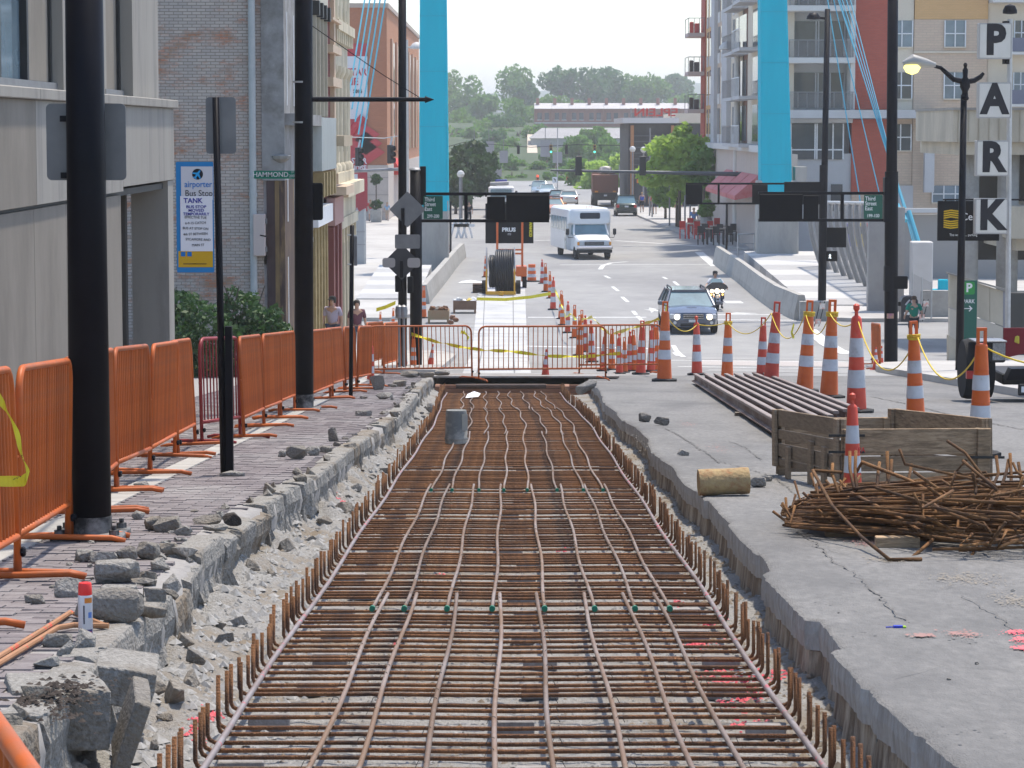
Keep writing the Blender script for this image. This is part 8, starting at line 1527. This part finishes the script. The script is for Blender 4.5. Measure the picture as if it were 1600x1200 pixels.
for q in range(26):
    u = 695 + (q % 13) * 11 + g_.uniform(-4, 4); row_ = q // 13; v = 262 - 40 * row_ + g_.uniform(-8, 8); Y = 425 + 130 * row_ + g_.uniform(-20, 20)
    if 818 < u < 850 and row_ == 0: continue
    tree(u, v, g_.uniform(14, 20), g_.uniform(13, 19), Y, 'green tree in the wood on the far slope', g_.choice([LF_f, LF_m, LF_b]), 800, None, 90 + q, None, 'wood on the far slope', 7)
for q in range(9): tree(855 + q * 15, 262 + g_.uniform(-10, 14), g_.uniform(13, 18), g_.uniform(12, 18), 415 + g_.uniform(-15, 30), 'green tree on the bank before the grey hall', g_.choice([LF_f, LF_m, LF_b]), 800, None, 130 + q, None, 'trees on the bank', 7)
for q in range(16): tree(700 + q * 16 + g_.uniform(-4, 4), 281 + g_.uniform(-3, 3), g_.uniform(9, 13), g_.uniform(7, 10), 393 + g_.uniform(-4, 8), 'low bush in the hedge at the end of the street', g_.choice([LF_f, LF_m]), 500, None, 160 + q, None, 'hedge at the end of the street', 6) if not 818 < 700 + q * 16 < 848 else None
# distant ridge
b = MB(); vs = []; xs = list(range(-2500, 3601, 100))
for x in xs: h = 57 + 9 * fbm(x * .0012, 3) + 14 * math.exp(-((x - 500) / 400) ** 2) - 18 * math.exp(-((x + 300) / 600) ** 2); vs += [(x, 2500, -2), (x, 2500, h * .62), (x, 2800, h), (x, 3300, -2)]
b.add(vs, [(4 * i + q, 4 * i + 4 + q, 4 * i + 5 + q, 4 * i + 1 + q) for i in range(len(xs) - 1) for q in range(3)]); struct(b.build('hills', mat('wooded_hill', (.05, .08, .04), (.08, .11, .06), .02, rough=.95), smooth='all'))
# row of brick houses
M_farb = mat('far_brick', (.30, .12, .085), (.34, .15, .11), .5, rough=.9); M_rooff = mat('far_roof', (.42, .40, .40), (.5, .48, .47), .3); M_farw = mat('far_white', (.62, .6, .58))
Yh = 600.0; kh = Yh / FPX
for q in range(9):
    u0 = 835 + q * 27; x0, x1 = at(u0, 180, Yh).x, at(u0 + 26.8, 180, Yh).x; z0, z1 = at(840, 200, Yh).z, at(840, 170, Yh).z
    t = thing('brick_house', ['first', 'second', 'third', 'fourth', 'fifth', 'sixth', 'seventh', 'eighth', 'ninth'][q] + ' house from the left in the far brick terrace', 'house', (0, 0, 0), 0, 'far brick terrace')
    b = MB(); b.box(x0, x1, Yh, Yh + 9, 2, z1); b.build('wall', M_farb, t); b = MB(); b.add([(x0, Yh - .3, z1 + .02), (x1, Yh - .3, z1 + .02), (x1, Yh + 4.5, z1 + 1.3), (x0, Yh + 4.5, z1 + 1.3), (x0, Yh + 9, z1 + .02), (x1, Yh + 9, z1 + .02)], [(0, 1, 2, 3), (3, 2, 5, 4), (0, 3, 4), (1, 5, 2)]); rf = b.build('roof', M_rooff, t); b = MB(); b.box(x0 + .4, x0 + 1.1, Yh + 3, Yh + 3.8, z1, z1 + 2.4); b.build('chimney', M_farb, rf)
    for f0 in (.18, .6):
        for zz in (z1 - 2.4, z1 - 5.6): b = MB(); xa = x0 + (x1 - x0) * f0; b.box(xa, xa + .95, Yh - .06, Yh - .01, zz, zz + 1.5); w_ = b.build('window', M_glass, t); b = MB(); b.box(xa - .1, xa + 1.05, Yh - .1, Yh - .062, zz - .15, zz - .01); b.build('sill', M_farw, w_)
    b = MB(); b.box(x0, x1, Yh - .2, Yh - .02, z0 + 1.0, z0 + 1.25); b.build('balcony_band', M_farw, t)
# grey hall below, and white commercial block with sign
Yg = 500.0; t = thing('grey_hall', 'long pale grey hall with slate roof behind the trees', 'building', (0, 0, 0)); x0, x1 = at(830, 230, Yg).x, at(972, 230, Yg).x; z1 = at(840, 216, Yg).z; zr_ = at(840, 200, Yg).z
b = MB(); b.box(x0, x1, Yg, Yg + 15, 0, z1); b.build('wall', mat('hall_grey', (.42, .40, .37)), t); b = MB(); b.add([(x0 - .4, Yg - .4, z1), (x1 + .4, Yg - .4, z1), (x1, Yg + 6, zr_), (x0 + 2, Yg + 6, zr_), (x0 - .4, Yg + 15, z1), (x1 + .4, Yg + 15, z1)], [(0, 1, 2, 3), (3, 2, 5, 4), (0, 3, 4), (1, 5, 2)]); b.build('roof', mat('hall_slate', (.27, .26, .26), (.32, .31, .31), .4), t)
for q in range(9): xa = x0 + 1 + q * (x1 - x0 - 2) / 9; b = MB(); b.box(xa, xa + .8, Yg - .06, Yg - .01, z1 - 4.2, z1 - 1.8); b.build('window', M_glass, t)
Yt_ = 250.0; t = thing('terrace_building', 'low dark terrace building with white roof and red roof letters', 'building', (0, 0, 0)); tx_ = lambda u: at(u, 220, Yt_).x; tz = lambda v: at(1000, v, Yt_).z
b = MB(); b.box(tx_(982), tx_(1096), Yt_, Yt_ + 20, 0, tz(193)); b.build('wall', mat('terrace_dark', (.05, .05, .052), (.08, .08, .08), 1), t); b = MB(); b.box(tx_(972), tx_(1060), Yt_ - .8, Yt_ + 20, tz(192.5), tz(184)); b.build('roof_edge', M_farw, t); b = MB(); b.box(tx_(1055), tx_(1096), Yt_ - .6, Yt_ + 20, tz(192), tz(177)); b.build('penthouse', M_abg, t)
for q in range(6): b = MB(); b.box(tx_(984), tx_(1094), Yt_ - .25, Yt_ - .05, tz(258 - 9 * q), tz(256.5 - 9 * q)); b.build('louvre', mat('louvre_grey', (.13, .13, .14)), t)
for u in (985, 1048): b = MB(); b.box(tx_(u), tx_(u + 5), Yt_ - .5, Yt_ - .26, 0, tz(196)); b.build('pier', mat('terrace_pier', (.42, .2, .09)), t)
kk = Yt_ / FPX; c = at(1025, 176, Yt_); o = text('EPLEIN', 17 * kk, mat('roof_letters_red', (.5, .06, .05)), t, (c.x, Yt_, c.z), bold=.02, name='roof_lettering'); o.scale = (-1.35, 1, 1)
for q in range(7): b = MB(); xx = tx_(986 + 12.5 * q); b.tube([(xx, Yt_ + .3, tz(186)), (xx, Yt_ + .3, tz(169))], .05, 5); b.build('sign_strut', GREYMETAL, t)
# embankment and ramp
b = MB(); x0, x1 = at(800, 290, 380).x, at(1010, 290, 380).x; b.box(-60, x1, 384, 385, -.3, at(850, 292, 384).z + .6); tag(b.build('embankment_wall', mat('embankment', (.42, .36, .28), (.48, .42, .33), .5)), 'low tan wall closing the far end of the street', 'wall')
b = MB(); a0, a1, c0, c1 = at(823, 296, 386), at(846, 296, 386), at(824, 262, 560), at(836, 262, 560); b.add([a0, a1, (c1.x, 560, 7.4), (c0.x, 560, 7.4)], [(0, 1, 2, 3)]); struct(b.build('far_road', mat('far_road', (.52, .44, .34), rough=.9)))
# far signals on a span wire, signs seen from behind, flag signs
Ys = 300.0; ks = Ys / FPX; span = [at(690, 232, Ys), at(725, 222, Ys), at(760, 225, Ys), at(830, 230, Ys), at(900, 226, Ys), at(960, 227, Ys), at(1040, 230, Ys)]
b = MB(); b.tube(span, .035, 5); tag(b.build('span_wire', BLACK), 'dark span wire carrying signals above the far crossing', 'wire')
for u, v, lit, lab in ((810, 234, None, 'black signal head hanging left of the striped signs'), (861, 233, 'g', 'signal head showing green over the middle of the far crossing'), (885, 234, None, 'dark signal head between the two green ones'), (929, 233, 'g', 'signal head showing green before the terrace')):
    c = at(u, v, Ys); t = thing('traffic_signal', lab, 'traffic light', c); signal(t, (0, 0, 0), 13.5 * ks, lit, mat('signal_yellow', (.35, .2, .03)) if lit else M_sig); b = MB(); b.tube([(0, 0, 6 * ks), (0, 0, 10 * ks)], .04, 5); b.build('hanger', BLACK, t)
for u, v, lab in ((840, 279, 'red signal over the far road'), (887, 279, 'red signal right of the far road')): c = at(u, v, 370); t = thing('traffic_signal', lab, 'traffic light', c); signal(t, (0, 0, 0), 12 * 370 / FPX, 'r', mat('signal_orange', (.6, .12, .03)))
for i_, (u, v, w, h, Y) in enumerate(((741, 238, 13, 34, 300), (764, 238, 16, 34, 300), (787, 245, 13, 19, 300), (776, 268, 16, 16, 290), (852, 232, 15, 26, 300), (871, 246, 15, 17, 300), (976, 268, 18, 20, 290))):
    c = at(u, v, Y); t = thing('hanging_sign', ['tall', 'shield-shaped', 'square', 'low', 'narrow shield', 'second square', 'large'][i_] + ' grey sign back hanging %s' % ['left of the utility truck', 'above the utility truck', 'beside the dark span wire', 'just over the utility truck', 'under the green signal', 'near the white lane post', 'before the pavement trees'][i_], 'sign', c); plate(t, 'panel', (0, 0, 0), w * Y / FPX, h * Y / FPX, mat('sign_back_pale', (.33, .33, .34)), .06, .02); b = MB(); b.tube([(0, 0, h * .5 * Y / FPX), (0, 0, (h * .5 + 22) * Y / FPX)], .04, 5); b.build('hanger', GREYMETAL, t)
for u, v in ((867, 281), (905, 281)):
    c = at(u, v, 360); t = thing('turn_sign', 'white turn arrow sign %s' % ('left of' if u < 880 else 'right of') + ' the second red signal', 'sign', c); kq = 360 / FPX; plate(t, 'panel', (0, 0, 0), 8 * kq, 9 * kq, M_wl, .02, .02); b = MB(); b.prism([(-.1, -.25), (.0, -.25), (.0, .0), (.2, .1), (.15, .22), (-.1, .08)], -.01, .01, Matrix.Translation((0, -.03, 0)) @ Matrix.Scale(1 if u > 880 else -1, 4, (1, 0, 0))); b.build('arrow', M_ink, t)
b = MB(); p = at(871, 310, 300); b.tube([(p.x, 300, 0), (p.x, 300, at(871, 200, 300).z)], .07, 6); tag(b.build('signal_post', M_alu), 'slim pale post under the second square sign back', 'post')
for u, v in ((988, 233), (1005, 234)): Yg_ = 240; f = at(u, vf(Yg_, .15), Yg_); t = thing('globe_lamp', 'white globe lamp %s before the dark terrace' % ('left' if u < 1000 else 'right'), 'lamp post', f); H = (at(u, v, Yg_) - f).z; b = MB(); b.tube([(0, 0, 0), (0, 0, H - .2)], .08, 8); b.build('post', GREYMETAL, t); b = MB(); b.lathe([(.05, -.26), (.2, -.2), (.29, 0), (.2, .2), (.05, .27)], 12, (0, 0, H)); b.build('globe', mat('globe_white', (.6, .6, .58), rough=.3), t, smooth=True)
b = MB(); p = at(1003, 283, 235); t = thing('orange_sign', 'orange diamond work sign below the mast arm signal', 'sign', p); plate(t, 'panel', (0, 0, 0), 16 * 235 / FPX, 6 * 235 / FPX, mat('work_orange', (.7, .2, .02)), .02, .02)
# signals on the span before the brick store
Yv_ = 150.0; kv = Yv_ / FPX
for u, v, lab in ((560, 245, 'traffic signal hanging before the red banner'), (610, 241, 'traffic signal hanging beside the corner pole')):
    c = at(u, v, Yv_); t = thing('traffic_signal', lab, 'traffic light', c, 1.1); signal(t, (0, 0, 0), 29 * kv, None); b = MB(); b.tube([(0, 0, 14 * kv), (.2, 0, 26 * kv)], .06, 6); b.build('hanger', M_alu, t)
b = MB(); b.tube([at(540, 214, Yv_), at(600, 216, Yv_), at(632, 211, Yv_)], .03, 5); tag(b.build('span_wire', M_alu), 'pale span wire above the two hanging signals', 'wire'); b = MB(); b.tube([at(540, 268, Yv_), at(632, 264, Yv_)], .09, 8); tag(b.build('mast_arm', GREYMETAL, smooth=True), 'dark grey mast arm crossing before the brick store', 'mast arm')
# ======================= HAZE ============================================
b = MB(); b.box(-9200, 9200, -60, 12200, -2.4, 82); hz_ = stuff(b.build('haze', mat('unused_haze', (1, 1, 1)))); hz_['label'] = 'pale summer haze over the whole street'; hz_['category'] = 'haze'
hm = bpy.data.materials.new('haze'); hm.use_nodes = True; nt = hm.node_tree; nt.nodes.clear(); ou = nt.nodes.new('ShaderNodeOutputMaterial'); pv = nt.nodes.new('ShaderNodeVolumePrincipled'); pv.inputs['Color'].default_value = (.97, .985, 1, 1); pv.inputs['Density'].default_value = .00042; pv.inputs['Anisotropy'].default_value = .2; nt.links.new(pv.outputs[0], ou.inputs['Volume'])
hz_.data.materials.clear(); hz_.data.materials.append(hm)
# lettering to meshes
bpy.context.view_layer.update(); dg = bpy.context.evaluated_depsgraph_get()
for o in [q for q in scn.objects if q.type == 'FONT']:
    me = bpy.data.meshes.new_from_object(o.evaluated_get(dg)); n = bpy.data.objects.new(o.name, me); nm = o.name; COL.objects.link(n); n.parent = o.parent; n.matrix_parent_inverse = o.matrix_parent_inverse; n.location = o.location; n.rotation_euler = o.rotation_euler; n.scale = o.scale
    for k_ in ('label', 'category'): 
        if k_ in o: n[k_] = o[k_]
    bpy.data.objects.remove(o); n.name = nm
